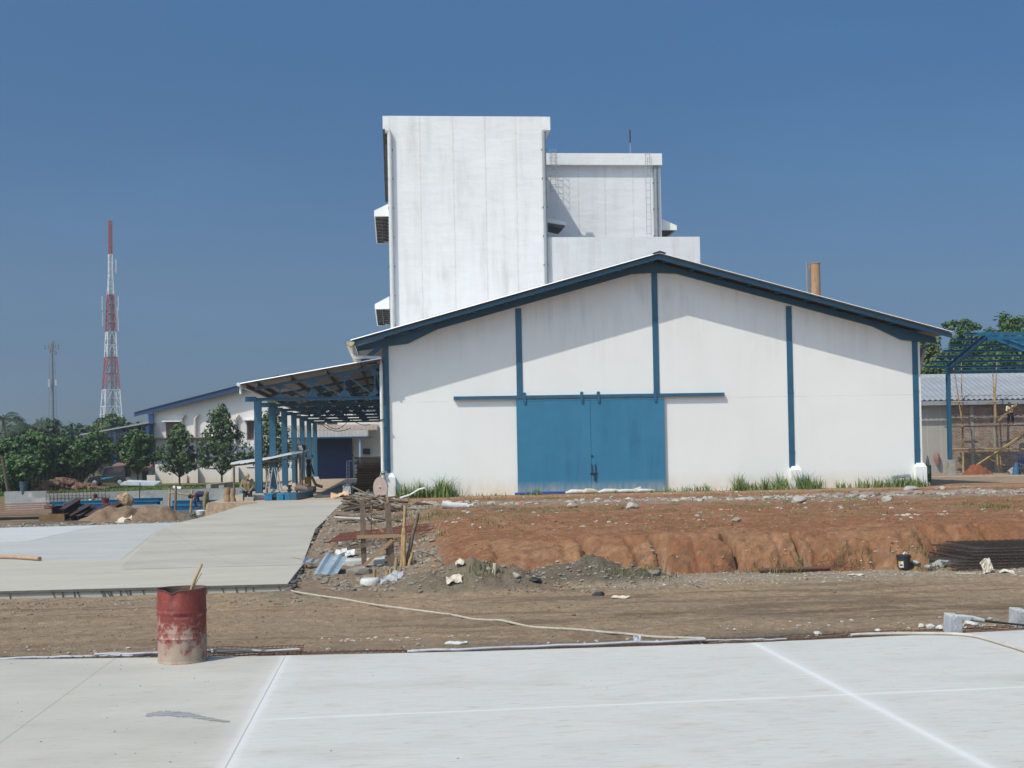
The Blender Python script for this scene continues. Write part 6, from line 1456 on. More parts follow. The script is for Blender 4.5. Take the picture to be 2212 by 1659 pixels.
# ================================================================== weeds and grass along the facade
wd = MB(); r = random.Random(31)
def tuft(px_, py, n, h, sp, dy=.5):
    for _ in range(int(n*.5)):
        a = px_ + r.gauss(0, sp); Y = F - .25 - abs(r.gauss(0, dy)); p = at(a, py, Y=Y); g = FLOOR - .03
        blades(wd, p.x, Y, g, h*r.choice((.35, .5, .7, .9, 1.15))*r.uniform(.7, 1.1), r, .013, 1.15)
for a in ((875, 200, .75, 9), (900, 260, .85, 12), (925, 260, .7, 12), (958, 420, .95, 9), (948, 200, .6, 12), (975, 120, .5, 9), (1598, 240, .85, 7), (1625, 160, .45, 10), (1655, 200, .6, 10), (1690, 260, .8, 11), (1742, 300, .85, 11), (1765, 160, .5, 9), (1820, 110, .4, 12), (1870, 160, .55, 10), (1905, 200, .5, 12), (1945, 300, .6, 14), (1975, 220, .6, 12), (1500, 130, .35, 16), (1530, 60, .5, 5), (1450, 90, .25, 22), (1160, 80, .42, 7), (1050, 110, .18, 40), (1330, 60, .2, 20), (1145, 60, .3, 10), (1420, 60, .2, 30), (1585, 60, .35, 12), (1990, 120, .35, 9)):
    tuft(a[0], 1060, a[1], a[2], a[3])
dw = MB()
_k = 0
for f_ in range(0, len(wd.f)-1, 2):
    if ((f_//2) * 7919) % 10 < 3:
        k0 = f_//2*5; n0 = len(dw.v); dw.v += [(v[0]+.02, v[1]-.02, FLOOR-.03 + (v[2]-FLOOR+.03)*.8) for v in wd.v[k0:k0+5]]; dw.f += [(n0, n0+1, n0+3, n0+2), (n0+2, n0+3, n0+4)]
solo(dw, 'dry_weeds', M('dry_weed_blades', (.30, .25, .12), (.20, .18, .08), 2, .8), 'dry yellowish stalks among the weeds along the warehouse wall', None, kind='stuff')
solo(wd, 'weeds', GRD, 'tufts of tall green weeds growing along the warehouse wall', None, kind='stuff')
pg_ = MB()
for k in range(2600):
    px_ = r.uniform(850, 2260); Y = r.uniform(32, 52); p = at(px_, 1090, Y=Y)
    if fbm(np.array([p.x*1.2]), np.array([Y*1.0]), 46)[0] < .03: continue
    for _ in range(3): x_, y_ = p.x+r.gauss(0, .08), Y+r.gauss(0, .08); blades(pg_, x_, y_, gz(x_, y_)-.01, r.uniform(.03, .12), r, .012, .9)
for (px_, py, n, h) in ((1425, 1240, 60, .2), (1390, 1242, 50, .16), (1330, 1240, 50, .14), (1700, 1235, 120, .22), (1660, 1238, 90, .16), (1985, 1222, 90, .18), (2020, 1220, 80, .15), (1828, 1212, 60, .22), (1345, 1100, 60, .12), (870, 1120, 60, .2), (905, 1130, 60, .16), (1395, 1145, 30, .15), (1530, 1138, 50, .10), (2150, 1095, 160, .14), (2100, 1090, 100, .12), (1055, 1235, 60, .2), (920, 1118, 60, .2)):
    g_ = atg(px_, py)
    for _ in range(n): x_, y_ = g_.x+r.gauss(0, .3), g_.y+r.gauss(0, .15); blades(pg_, x_, y_, gz(x_, y_)-.01, h*r.uniform(.4, 1.1), r, .009, .9)
solo(pg_, 'thin_grass', M('thin_grass_blades', (.10, .13, .04), (.17, .16, .07), 2, .8), 'sparse thin grass sprouting on the clay bank and plateau', None, kind='stuff')
# ================================================================== foreground: the red drum
D0_ = gp(386, 1436); dcx, dcy = D0_.x, D0_.y + .285
dm = bpy.data.materials.new('worn_red_drum'); dm.use_nodes = True; t = dm.node_tree; b = t.nodes['Principled BSDF']; b.inputs['Roughness'].default_value = .55
geo = t.nodes.new('ShaderNodeNewGeometry').outputs['Position']; sp = t.nodes.new('ShaderNodeSeparateXYZ'); t.links.new(geo, sp.inputs[0])
n1_ = noise(t, geo, 5.5, 9, .72); n2_ = noise(t, mapping(t, geo, (1, 1, .5), (4, 4, 4)), 11, 8, .75); n3_ = noise(t, geo, 30, 5, .7)
c = mixc(t, rng(t, n2_, .4, .65), (.215, .036, .026), (.15, .026, .020))
low_f = rng(t, sp.outputs[2], .84, .05, -.20, .20)           # cement splashed over the lower half
wear = mathn(t, 'ADD', mathn(t, 'MULTIPLY_ADD', n1_, 1.5, -.27), low_f)
c = mixc(t, rng(t, wear, .50, .62, 0, .80), c, (.36, .25, .21))
c = mixc(t, rng(t, mathn(t, 'ADD', mathn(t, 'MULTIPLY_ADD', n2_, 1.3, -.15), mathn(t, 'MULTIPLY', low_f, 1.2)), .60, .78, 0, .9), c, (.33, .27, .20))
c = mixc(t, rng(t, n3_, .60, .72, 0, .55), c, (.45, .34, .28))
t.links.new(c, b.inputs['Base Color']); bp = t.nodes.new('ShaderNodeBump'); bp.inputs['Distance'].default_value = .006; t.links.new(n1_, bp.inputs['Height']); t.links.new(bp.outputs[0], b.inputs['Normal'])
drum = thing('oil_drum', 'battered red steel drum with a bent rim on the near slab', 'drum', (dcx, dcy, 0))
R0, H0 = .288, .88; N_ = 96
prof = []
z = 0
def rad(z):
    r_ = R0
    for zc_, a_ in ((.295, .011), (.600, .011)): r_ += a_*math.exp(-((z-zc_)/.013)**2)
    for zc_ in (.66, .69, .72, .36): r_ += .0035*math.exp(-((z-zc_)/.007)**2)
    if z < .02 or z > H0-.02: r_ += .005
    return r_
zs_l = sorted(set([0, .006, .018, .024] + [i*.0165 for i in range(2, 53)] + [H0-.02, H0-.012, H0]))
vs = []
dents = [(-1.75, .80, .17, .10, .030), (-1.35, .57, .35, .03, .022), (-1.0, .18, .16, .12, .018), (-2.1, .12, .2, .06, .008), (-.55, .45, .12, .08, .010), (-1.9, .45, .2, .1, .006)]
for z in zs_l:
    for k in range(N_):
        t_ = 2*math.pi*k/N_ - math.pi; r_ = rad(z)
        for (ta, zd, wt, wz, dd) in dents: r_ -= dd*math.exp(-((t_-ta)/wt)**2 - ((z-zd)/wz)**2)
        r_ -= .012*math.exp(-((t_+1.9)/.22)**2)*S((z-.78)/.1)
        zz = z - (.035*math.exp(-((t_+1.85)/.22)**2)*float(S((z-.7)/.18)))
        zz += .004*math.sin(t_*2+1)*float(S((z-.8)/.08))
        vs.append((dcx+r_*math.cos(t_), dcy+r_*math.sin(t_), zz))
m_ = len(zs_l); fs = [(i*N_+k, i*N_+(k+1) % N_, (i+1)*N_+(k+1) % N_, (i+1)*N_+k) for i in range(m_-1) for k in range(N_)]
# inner wall down to a dirty fill
base_n = len(vs)
for zi, off_ in ((m_-1, .010), (m_-6, .010), (m_-22, .010)):
    for k in range(N_):
        v = vs[zi*N_+k]; d_ = Vector((v[0]-dcx, v[1]-dcy, 0)); L0 = d_.length; d_ = d_*((L0-off_)/L0); vs.append((dcx+d_.x, dcy+d_.y, v[2]-.002))
for i, (a, b2_) in enumerate(((m_-1, None), (0, 1), (1, 2))):
    A = (m_-1)*N_ if i == 0 else base_n+(i-1)*N_; B = base_n + i*N_
    if i == 0: fs += [(A+k, A+(k+1) % N_, B+(k+1) % N_, B+k) for k in range(N_)]
    else: ifs = (ifs if i > 1 else []) + [(A+k-base_n, A+(k+1) % N_-base_n, B+(k+1) % N_-base_n, B+k-base_n) for k in range(N_)]
MB().add(vs, fs).build('shell', dm, drum, smooth=True)
MB().add(vs[base_n:], ifs).build('inner_wall', M('dark_inner_wall', (.13, .10, .085), (.09, .07, .06), 7, .9, .006), drum, smooth=True)  # inside wall in a darker colour than the shell
MB().lathe([(.0, .53), (.15, .545), (.29, .53)], (dcx, dcy, 0), 30).build('dried_mortar', M('dry_mortar_fill', (.20, .18, .16), (.14, .125, .11), 9, .9, .01), drum)
mb = MB(); vs = []
for (dr_, dz_) in ((.004, -.006), (.010, 0), (.004, .006), (-.003, 0)):
    for k in range(N_):
        v = Vector(((m_-1) and 0, 0, 0)); q = (m_-1)*N_+k
        t_ = 2*math.pi*k/N_ - math.pi
        r_ = rad(H0)
        for (ta, zd, wt, wz, dd) in dents: r_ -= dd*math.exp(-((t_-ta)/wt)**2 - ((H0-zd)/wz)**2)
        r_ -= .012*math.exp(-((t_+1.9)/.22)**2)
        zz = H0 - .035*math.exp(-((t_+1.85)/.22)**2) + .004*math.sin(t_*2+1)
        vs.append((dcx+(r_+dr_)*math.cos(t_), dcy+(r_+dr_)*math.sin(t_), zz+dz_))
mb.add(vs, [(i*N_+k, i*N_+(k+1) % N_, ((i+1) % 4)*N_+(k+1) % N_, ((i+1) % 4)*N_+k) for i in range(4) for k in range(N_)]).build('rim', M('rusty_rim', (.12, .05, .035), (.07, .035, .028), 9, .7), drum, smooth=True)
st_ = thing('stick', 'split bamboo stick standing inside the red drum', 'stick', (dcx+.06, dcy, .55))
A = at(430, 1232, Y=dcy-.02) ; top_ = at(436.5, 1218, Y=dcy)
lowp = at(414, 1270, Y=dcy+.02); MB().tube([(lowp.x-.06, dcy+.03, .55), lowp, lowp.lerp(top_, .5)+Vector((-.004, 0, 0)), top_], [.016, .017, .017, .015], 9).build('main_stem', BAMBOO, st_)
MB().tube([lowp+Vector((.01, 0, -.02)), at(427, 1252, Y=dcy+.01), at(436, 1238, Y=dcy+.02)], [.007, .006, .004], 6).build('side_shoot', BAMBOO, st_)

# ================================================================== along the edge of the near slab
def polyline(pts, z=0.0, lift=0.0, ground_z=True):
    out = []
    for (a, b_) in pts:
        if ground_z: p = atg(a, b_); p.z += lift
        else: p = at(a, b_, Z=z)
        out.append(p)
    return out
def smooth_pts(P, k=4):
    out = []
    for i in range(len(P)-1):
        p0, p1, p2, p3 = P[max(i-1, 0)], P[i], P[i+1], P[min(i+2, len(P)-1)]
        for j in range(k):
            t = j/k; out.append(.5*((2*p1)+(p2-p0)*t+(2*p0-5*p1+4*p2-p3)*t*t+(3*p1-p0-3*p2+p3)*t**3))
    return out + [P[-1]]
pipe_m = M('white_conduit', (.46, .46, .48), (.33, .33, .35), 2, .5, c3=(.2, .18, .16), s3=8)
e_ = lambda x: np.interp(x, [p[0] for p in EP], [p[1] for p in EP])
def edge_pipe(x0, y0, x1, y1, z, r_, label, name='conduit_pipe'):
    A = at(x0, y0, Z=z); B = at(x1, y1, Z=z); P = [A.lerp(B, k/12) + Vector((0, .015*math.sin(k*1.7), .006*math.sin(k*2.3))) for k in range(13)]
    return solo(MB().tube(P, r_, 8), name, pipe_m, label, 'pipe', smooth=True)
edge_pipe(-60, 1424.0, 340, 1413.5, -.02, .016, 'white conduit pipe along the slab edge left of the drum')
edge_pipe(205, 1413.5, 647, 1403.5, .0, .016, 'white conduit pipe passing behind the red drum')
edge_pipe(430, 1406.5, 468, 1404.0, .02, .013, 'short piece of white conduit right of the red drum')
edge_pipe(880, 1407.0, 1525, 1382.0, .02, .017, 'long white conduit pipe in the middle of the slab edge')
edge_pipe(1475, 1384.0, 1700, 1380.5, .0, .009, 'thin white line continuing the conduit to the right')
def rebar_mat(x0, x1, yo0, yo1, z, label, nlong=4, step=14, seed=1, cover=.25, skew=6):
    r = random.Random(seed); mb = MB(); px_ = x0
    for k in range(nlong):
        f = k/(nlong-1); pts = []
        for j in range(9):
            x = x0 + (x1-x0)*j/8; p = at(x + r.uniform(-2, 2), float(e_(x)) - yo0 - (yo1-yo0)*f + r.uniform(-.5, .5), Z=z); p.z += r.uniform(-.01, .01); pts.append(p)
        mb.tube(pts, .006, 5)
    while px_ < x1:
        A = at(px_-skew, float(e_(px_)) - yo0 + .8, Z=z+.01); B = at(px_+skew*.6, float(e_(px_)) - yo1 - 3, Z=z+.03); mb.tube([A, B], .005, 4); px_ += step*r.uniform(.8, 1.2)
    return solo(mb, 'rebar_mesh', M('rebar', (.14, .065, .04), (.08, .045, .035), 9, .8), label, 'rebar mesh')
rebar_mat(447, 655, 3, 20, -.03, 'rusty rebar mesh lying behind the slab edge right of the red drum', 5, 11, 2)
rebar_mat(560, 1530, 1.5, 6, -.03, 'thin rusty rebar mesh showing along the middle of the slab edge', 3, 14, 3)
rebar_mat(1520, 1830, 2, 12, -.03, 'rusty rebar mesh under rubble at the right part of the slab edge', 4, 17, 4)
rebar_mat(1830, 2230, 1, 11, -.03, 'rusty rebar mesh around the grey concrete blocks at the right edge', 4, 15, 5)
rebar_mat(-60, 340, .5, 4, -.04, 'thin dark rebar under the conduit left of the drum', 3, 26, 6)
# rope across the dirt road
rope_m = M('dirty_rope', (.42, .38, .32), (.30, .27, .22), 14, .9)
RP_ = [(596, 1259), (606, 1267.6), (635, 1280.5), (694, 1291), (747, 1297), (797, 1307), (863, 1316), (935, 1325.5), (984, 1333.5), (1023, 1340), (1058, 1342), (1086, 1343.5), (1140, 1355.5), (1180, 1359.5), (1250, 1362.5), (1305, 1370), (1360, 1373.5), (1415, 1378.5), (1524, 1381.7)]
solo(MB().tube(smooth_pts(polyline(RP_, lift=.015), 4), .019, 7), 'rope', rope_m, 'long pale rope snaking across the dirt road', 'rope', smooth=True)
HP = [(1838.6, 1371.8), (1870, 1370), (1910, 1369.3), (1970, 1368.3), (2030, 1368.6), (2070, 1370), (2112, 1375.5), (2166, 1391), (2212, 1405.5), (2280, 1432)]
solo(MB().tube(smooth_pts([at(a, b_, Z=.022) for a, b_ in HP], 5), .021, 8), 'hose', M('pale_hose', (.47, .43, .37), (.38, .34, .29), 6, .6), 'pale hose lying over the corner of the near slab at right', 'hose', smooth=True)
# grey mortar moulds and the screed tool at the right
blk = M('mortar_crusted_block', (.44, .45, .46), (.33, .335, .34), 7, .9, .008, 25)
def mould(px0_, px1_, pyt, pyb, label, dp=.28):
    Yb_ = gp((px0_+px1_)/2, pyb).y; X0, z0, X1, z1 = rect(px0_, pyb, px1_, pyt, Yb_); w_ = X1-X0; zb = -.05
    t_ = thing('concrete_block', label, 'concrete block', ((X0+X1)/2, Yb_, zb))
    MB().add([(X0, Yb_, zb), (X1, Yb_+.03, zb), (X1+.02, Yb_+dp, zb), (X0+.03, Yb_+dp, zb), (X0+.01, Yb_, z1), (X0+w_*.35, Yb_, z1), (X0+w_*.38, Yb_, z1-.05), (X0+w_*.55, Yb_+.01, z1-.045), (X0+w_*.6, Yb_+.01, z1-.015), (X1-.01, Yb_+.03, z1-.02),
        (X1, Yb_+dp, z1+.0), (X0+.05, Yb_+dp, z1+.01)], [(0, 1, 9, 8, 7, 6, 5, 4), (1, 2, 10, 9), (2, 3, 11, 10), (3, 0, 4, 11), (4, 5, 6, 7, 8, 9, 10, 11), (0, 3, 2, 1)]).build('block', blk, t_, bevel=.008)
    return t_
mould(2051, 2082, 1330, 1366, 'notched grey concrete block standing at the slab edge, left one'); mould(2194, 2226, 1318, 1350, 'grey concrete block cut by the right picture edge')
tl = thing('screed_tool', 'crusted screed tool with a long dark rod between the grey blocks', 'tool', gp(2100, 1340))
P = [at(a, b_, Y=gp(2070, 1360).y+.15) for a, b_ in ((2064, 1332), (2080, 1333), (2100, 1336), (2125, 1341))]; MB().tube(P, [.03, .034, .04, .028], 9).build('handle', blk, tl, smooth=True)
MB().tube([P[-1], at(2170, 1346, Y=P[0].y), at(2225, 1352, Y=P[0].y)], [.02, .014, .013], 7).build('rod', DARK, tl)
MB().add([at(2064, 1331, Y=P[0].y-.05), at(2101, 1333, Y=P[0].y-.05), at(2096, 1341, Y=P[0].y-.05), at(2072, 1338, Y=P[0].y-.05), at(2064, 1330, Y=P[0].y+.05), at(2101, 1332, Y=P[0].y+.05), at(2096, 1340, Y=P[0].y+.05), at(2072, 1337, Y=P[0].y+.05)], [(0, 1, 2, 3), (7, 6, 5, 4), (0, 4, 5, 1), (1, 5, 6, 2), (2, 6, 7, 3), (3, 7, 4, 0)]).build('blade', blk, tl)

# ================================================================== stones, rubble and litter
def gravel(name, label, n, xr, yr, sz, mat, seed, zf=None, keep=None, flat=.6):
    mb = MB(); r = random.Random(seed); X = np.array([r.uniform(*xr) for _ in range(n)]); Y = np.array([r.uniform(*yr) for _ in range(n)])
    if keep is not None: k_ = keep(X, Y); X = X[k_]; Y = Y[k_]
    Zs = terrain(X, Y)
    for i in range(len(X)): s_ = sz[0] + (sz[1]-sz[0])*r.random()**3; mb.rock((X[i], Y[i], Zs[i]+s_*(.02+.15*r.random())), s_, seed*1000+i, flat)
    return solo(mb, name, mat, label, None, kind='stuff')
PALE = M('pale_rubble', (.40, .365, .32), (.27, .24, .21), 1.3, .95, c3=(.30, .15, .10), s3=1.7, t3=(.60, .66))
GREYR = M('grey_stones', (.25, .22, .18), (.15, .13, .105), 1.5, .95, c3=(.36, .32, .27), s3=2.3)
BROWNR = M('brown_clods', (.22, .15, .10), (.15, .10, .065), 1.5, .95)
CLAYR = M('clay_clods', (.33, .17, .095), (.25, .12, .065), 1.5, .95)
gravel('gravel', 'broken pale rubble strewn along the plateau before the warehouse', 2600, (-1.6, 24), (42.0, 49.0), (.03, .17), PALE, 1, keep=lambda X, Y: np.exp(-((Y-45.8+.05*X)/1.5)**2)*(vnoise(X*.9, Y*.9, 88)*1.4) > .42)
gravel('gravel', 'scattered pale stones over the clay plateau', 2600, (-1, 24), (30, 54), (.012, .085), PALE, 2, keep=lambda X, Y: fbm(X*.7, Y*.6, 188, 3) > .07)
gravel('gravel', 'clay clods on and below the bank', 2200, (.5, 18), (25.0, 40), (.010, .045), CLAYR, 3)
gravel('gravel', 'grey stones on the slope beside the ramp', 3800, (-2.2, 1.0), (24.4, 46), (.012, .10), GREYR, 4, keep=lambda X, Y: (X > RX-.2) & (vnoise(X*1.1+3, Y*.8, 89) > .28))
gravel('gravel', 'coarse grit on the grey heaps at the foot of the bank', 1500, (-.4, 5.9), (23.2, 26.6), (.012, .055), GREYR, 5)
gravel('gravel', 'small stones and clods on the dirt road', 2600, (-14, 13), (15.9, 24.2), (.006, .035), BROWNR, 6)
gravel('gravel', 'pale chips along the road edge behind the near slab', 2400, (-12, 12.5), (15.75, 18.2), (.006, .038), PALE, 7, keep=lambda X, Y: vnoise(X*.8, Y*2, 90) > .35)
gravel('gravel', 'pale chips at the foot of the bank', 900, (2.5, 14), (23.6, 26.2), (.008, .04), PALE, 8)
gravel('gravel', 'gravel along the front of the far slab', 1500, (-18, -1.6), (22.4, 24.2), (.008, .045), GREYR, 9)
# grey lump wall of stones at right of the plateau
gravel('gravel', 'row of brownish grey boulders at the right end of the plateau', 420, (15.5, 24), (44.4, 46.0), (.08, .26), M('boulders', (.26, .21, .18), (.19, .15, .125), 1.5, .95), 10)
def rock(px_, py, r_, label, mat=PALE, flat=.7, seed=0, cat='stone'):
    g = atg(px_, py); return solo(MB().boulder((g.x, g.y, g.z+r_*.22), r_*.8, seed, flat*.85), 'stone', mat, label, cat)
for i, (a, b_, r_, lab, mt) in enumerate([
    (1967, 1060, .28, 'cream boulder at the right foot of the warehouse wall near the metal frame', PALE), (2036, 1057, .16, 'cream stone right of the boulder near the right corner plinth', PALE),
    (1724, 1086, .30, 'largest pale boulder on the rubble strip under the fourth column', PALE), (1915, 1083, .22, 'pale boulder on the rubble strip left of the metal frame', PALE), (1617, 1082, .20, 'pale rock on the rubble strip right of the blue doors', PALE),
    (1237, 1096, .20, 'pale rounded rock on the rubble strip below the left door leaf', PALE), (1364, 1098, .26, 'flat pale rock on the rubble strip below the right door leaf', PALE), (1590, 1127, .16, 'dark brown rock on the plateau above the bank', GREYR),
    (1414, 1243, .15, 'flat grey rock at the foot of the clay bank', GREYR), (1293, 1287, .115, 'black lump lying on the dirt road', DARK), (1506, 1271, .055, 'small black lump on the dirt road at right', DARK),
    (1115, 1246, .12, 'pale stone at the foot of the bank near the white pipe stub', PALE), (1158, 1258, .12, 'black stone beside the dark soil heap', DARK), (778, 1240, .28, 'angular grey boulder in front of the timber frame', GREYR), (745, 1180, .18, 'dark grey stone behind the corrugated scrap', GREYR),
    (1766, 1394-20, .075, 'grey stone at the slab edge', CONC_L), (1895, 1383-18, .06, 'pale angular chip at the slab edge under the hose', CONC_L), (850, 1274, .07, 'grey brick fragment by the front corner of the ramp', GREYR), (786, 1262, .05, 'black chip on the dirt right of the drum top', DARK),
    (2010, 1365-8, .10, 'pale concrete lump left of the notched block', CONC_L), (2095, 1352, .12, 'flat pale lump right of the notched block', CONC_L), (1990, 1362-6, .07, 'small pale lump in the row left of the notched block', CONC_L), (2030, 1362-3, .08, 'pale lump touching the notched block', CONC_L)]):
    rock(a, b_, r_, lab, mt, seed=500+i)
# stones near drum top
for (a, b_, r_, lab, mt) in ((848, 0, 0, '', None),): pass
for i, (sx, sy, r_, lab, mt) in enumerate(((1090/3.318/1.649+272.9, 1264+ -160/5.47+0, .03, '', DARK),)): pass
def sheet_at(px_, py, u, v, nu, nv, amp, name, mat, label, cat, seed, lift=.03, tilt=.1):
    g = atg(px_, py); return solo(MB().sheet((g.x, g.y, g.z+lift), (u, 0, tilt*u*.3), (0, v, tilt*v), nu, nv, amp, seed), name, mat, label, cat)
sheet_at(981, 1257, .28, .22, 7, 6, .045, 'cement_bag', BAG, 'crumpled pale bag on the grey-brown heap', 'bag', 61, .05, .5)
sheet_at(993, 1222, .17, .13, 6, 5, .04, 'cement_bag', BAG, 'small crumpled white bag where the clay bank begins', 'bag', 62, .06, .5)
sheet_at(1340, 1292, .32, .14, 6, 4, .02, 'paper_scrap', BAG, 'flattened pale paper scrap on the dirt road', 'scrap', 63, .02, .1)
sheet_at(740, 1188-8, .22, .16, 5, 4, .06, 'plastic_bag', CLOTHW, 'white plastic bag scrap on the slope beside the ramp', 'bag', 64, .05, .5)
sheet_at(876, 1218, .20, .18, 5, 4, .08, 'plastic_bag', CLOTHW, 'white rag scrap right of the bamboo poles', 'bag', 65, .08, .8)
sheet_at(740, 1201, .34, .26, 6, 4, .04, 'paper_scrap', CLOTHW, 'white paper sheet on rubble behind the corrugated scrap', 'scrap', 66, .10, .4)
sheet_at(756, 1203, .24, .28, 5, 4, .03, 'paper_scrap', CLOTHW, 'smaller white paper sheet leaning beside the other', 'scrap', 67, .10, .5)
sheet_at(2172, 1237, .30, .16, 6, 4, .03, 'paper_scrap', BAG, 'pale paper scrap on the road below the rebar stack', 'scrap', 68, .02, .1)
sheet_at(1840+9, 1244, .30, .12, 6, 3, .02, 'paper_scrap', BAG, 'pale paper scrap on the road below the twig pile', 'scrap', 69, .02, .1)
sheet_at(985, 1415-22, .3, .12, 5, 3, .02, 'paper_scrap', CLOTHW, 'white torn strip on the road near the slab edge', 'scrap', 70, .015, .1)
sheet_at(1377, 1390, .10, .12, 4, 3, .02, 'plastic_scrap', M('clear_plastic', (.35, .35, .40), (.28, .28, .33), 5, .4), 'small translucent plastic scrap on the long white conduit', 'scrap', 71, .06, .5)
sheet_at(693, 1117, .75, .5, 8, 5, .09, 'plastic_sheet', CLOTHW, 'white crumpled plastic sheet at the upper right edge of the ramp', 'plastic sheet', 72, .08, .3)
# corrugated scrap
def corr(px_, py, u, v, n, mat, label, ang, tilt, seed):
    g = atg(px_, py); mb = MB(); vs = []; e = Euler((tilt, .05, ang)).to_matrix()
    for j in range(4):
        for i in range(n*4+1): x = (i/(n*4)-.5)*u; h = (.03, .045, .0, -.0)[i % 4]; vs.append(Vector(g) + Vector((0, 0, .16)) + e @ Vector((x, (j/3-.5)*v, h + .02*math.sin(j+i*.3))))
    w_ = n*4+1; mb.add(vs, [(j*w_+i, j*w_+i+1, (j+1)*w_+i+1, (j+1)*w_+i) for j in range(3) for i in range(w_-1)])
    return solo(mb, 'corrugated_sheet', mat, label, 'metal sheet')
corr(716, 1238, .50, .95, 2, M('blue_grey_tin', (.26, .33, .38), (.20, .26, .31), 4, .5, c3=(.40, .42, .43), s3=5, metal=.2), 'blue grey ribbed tin sheet lying on rubble beside the ramp', -.25, .42, 1)
corr(671, 1228, .34, .4, 2, M('blue_grey_tin', (.26, .33, .38)), 'small piece of ribbed tin at the ramp edge', -.1, .2, 2)
solo(MB().tube([at(623+5, 1203, Z=.02), at(655, 1208, Z=.03), at(683, 1222, Z=-.02)], .009, 6), 'twig', BAMBOO, 'thin stick poking over the ramp edge', 'stick')
# concrete block behind the timber frame
ga = atg(784, 1228); yb_ = ga.y+.5
X0, z0, X1, z1 = rect(741, 1228, 832, 1210, yb_)
solo(MB().box(X0, yb_, z0-.1, X1, yb_+.65, z1), 'concrete_beam', CONC_L, 'pale concrete beam lying behind the timber frame', 'concrete beam', bevel=.02)
solo(MB().beam(at(738, 1240, Y=yb_-.35), at(812, 1243, Y=yb_-.35), .25, .12), 'concrete_beam', CONC_L, 'thin broken concrete strip in front of the pale beam', 'concrete beam')
# ---- timber frame
YT_ = ga.y + .1
tf = thing('timber_trestle', 'rough timber H-shaped trestle nailed with crossed boards', 'timber frame', at(815, 1228, Y=YT_))
def board(a, b_, c, d, y, w_, th=.035, nm='board', mat=OLDWOOD, y2=None):
    A = at(a, b_, Y=y); B = at(c, d, Y=y if y2 is None else y2); return MB().beam(A, B, th, w_, up=(1, 0, 0) if abs(A.z-B.z) > abs(A.x-B.x) else (0, 0, 1)).build(nm, mat, tf)
def post_(a, b_, c, d, y, w_, th, mat): A = at(a, b_, Y=y); B = at(c, d, Y=y); return MB().beam(A, B, th, w_, up=(1, 0, 0)).build('post', mat, tf)
pw = 2750/YT_
post_(782.5, 1079, 787, 1232, YT_+.1, 11/pw, .12, OLDWOOD); post_(836.5, 1086, 849, 1238, YT_+.1, 12.5/pw, .12, OLDWOOD); post_(835, 1150, 839, 1238, YT_+.22, 6/pw, .06, OLDWOOD)
post_(836.5, 1071.5, 837, 1090, YT_+.14, 4/pw, .04, WOOD); post_(801.8, 1092, 802.5, 1154, YT_+.3, 2/pw, .03, WOOD)
board(770.5, 1160, 859, 1157.5, YT_, 7.5/pw, mat=WOOD); board(790, 1106, 842, 1105, YT_+.2, 4.5/pw, mat=WOOD); board(791, 1233, 869, 1237, YT_, 6.5/pw, mat=WOOD)
board(783.5, 1225, 847.5, 1166, YT_-.03, 7/pw, mat=WOOD); board(749.5, 1185.5, 810, 1174, YT_-.02, 6.5/pw, mat=OLDWOOD); board(792, 1117, 828, 1149, YT_+.25, 4.5/pw, mat=WOOD)
# ---- bamboo cluster
bc = thing('bamboo_poles', 'bundle of upright bamboo poles leaning right of the timber trestle', 'bamboo', at(870, 1240, Y=YT_-.3))
for (a, b_, c, d, y, r_) in ((875, 1094.5, 866, 1242, YT_-.1, .044), (874, 1141.5, 872.5, 1241, YT_-.25, .044), (903.5, 1107, 878, 1216, YT_-.15, .048), (878, 1213, 880, 1236, YT_-.1, .03), (897, 1133, 879, 1229, YT_, .026), (891, 1193, 880, 1237, YT_-.25, .042)):
    A = at(a, b_, Y=y); B = at(c, d, Y=y); m_ = MB(); P = [A.lerp(B, k/8) + Vector((.008*math.sin(k*1.3), 0, 0)) for k in range(9)]; m_.tube(P, [r_*(.8+.2*k/8)*(1.07 if k % 2 else .97) for k in range(9)], 9).build('pole', BAMBOO if a != 903.5 else OLDWOOD, bc, smooth=True)
for i, (a, b_, c, d, r_, lab) in enumerate(((856, 1205, 854, 1247, .036, 'bamboo stake standing between the trestle and the pole bundle'), (836.7, 1231, 836, 1251, .034, 'short thick bamboo stump, middle one of the three in front of the trestle'), (843.5, 1229, 844, 1250, .032, 'short bamboo stump right of the middle stump'), (808.5, 1230, 810.5, 1254, .034, 'short bamboo stump left below the crossed boards'), (865, 1228, 866, 1248, .03, 'short bamboo stump at the foot of the pole bundle'))):
    y = atg(c, d).y; solo(seg(MB(), a, b_, c, d+3, y, (r_, r_), n=10), 'bamboo_stake', BAMBOO, lab, 'bamboo stake')
g = atg(1069, 1244); solo(seg(MB(), 1069.5, 1217, 1068, 1246, g.y, .042, n=12), 'pipe_stub', M('bone_pipe', (.50, .44, .35), (.40, .34, .27), 5, .6), 'short pale pipe stub standing at the foot of the bank', 'pipe', smooth=True)
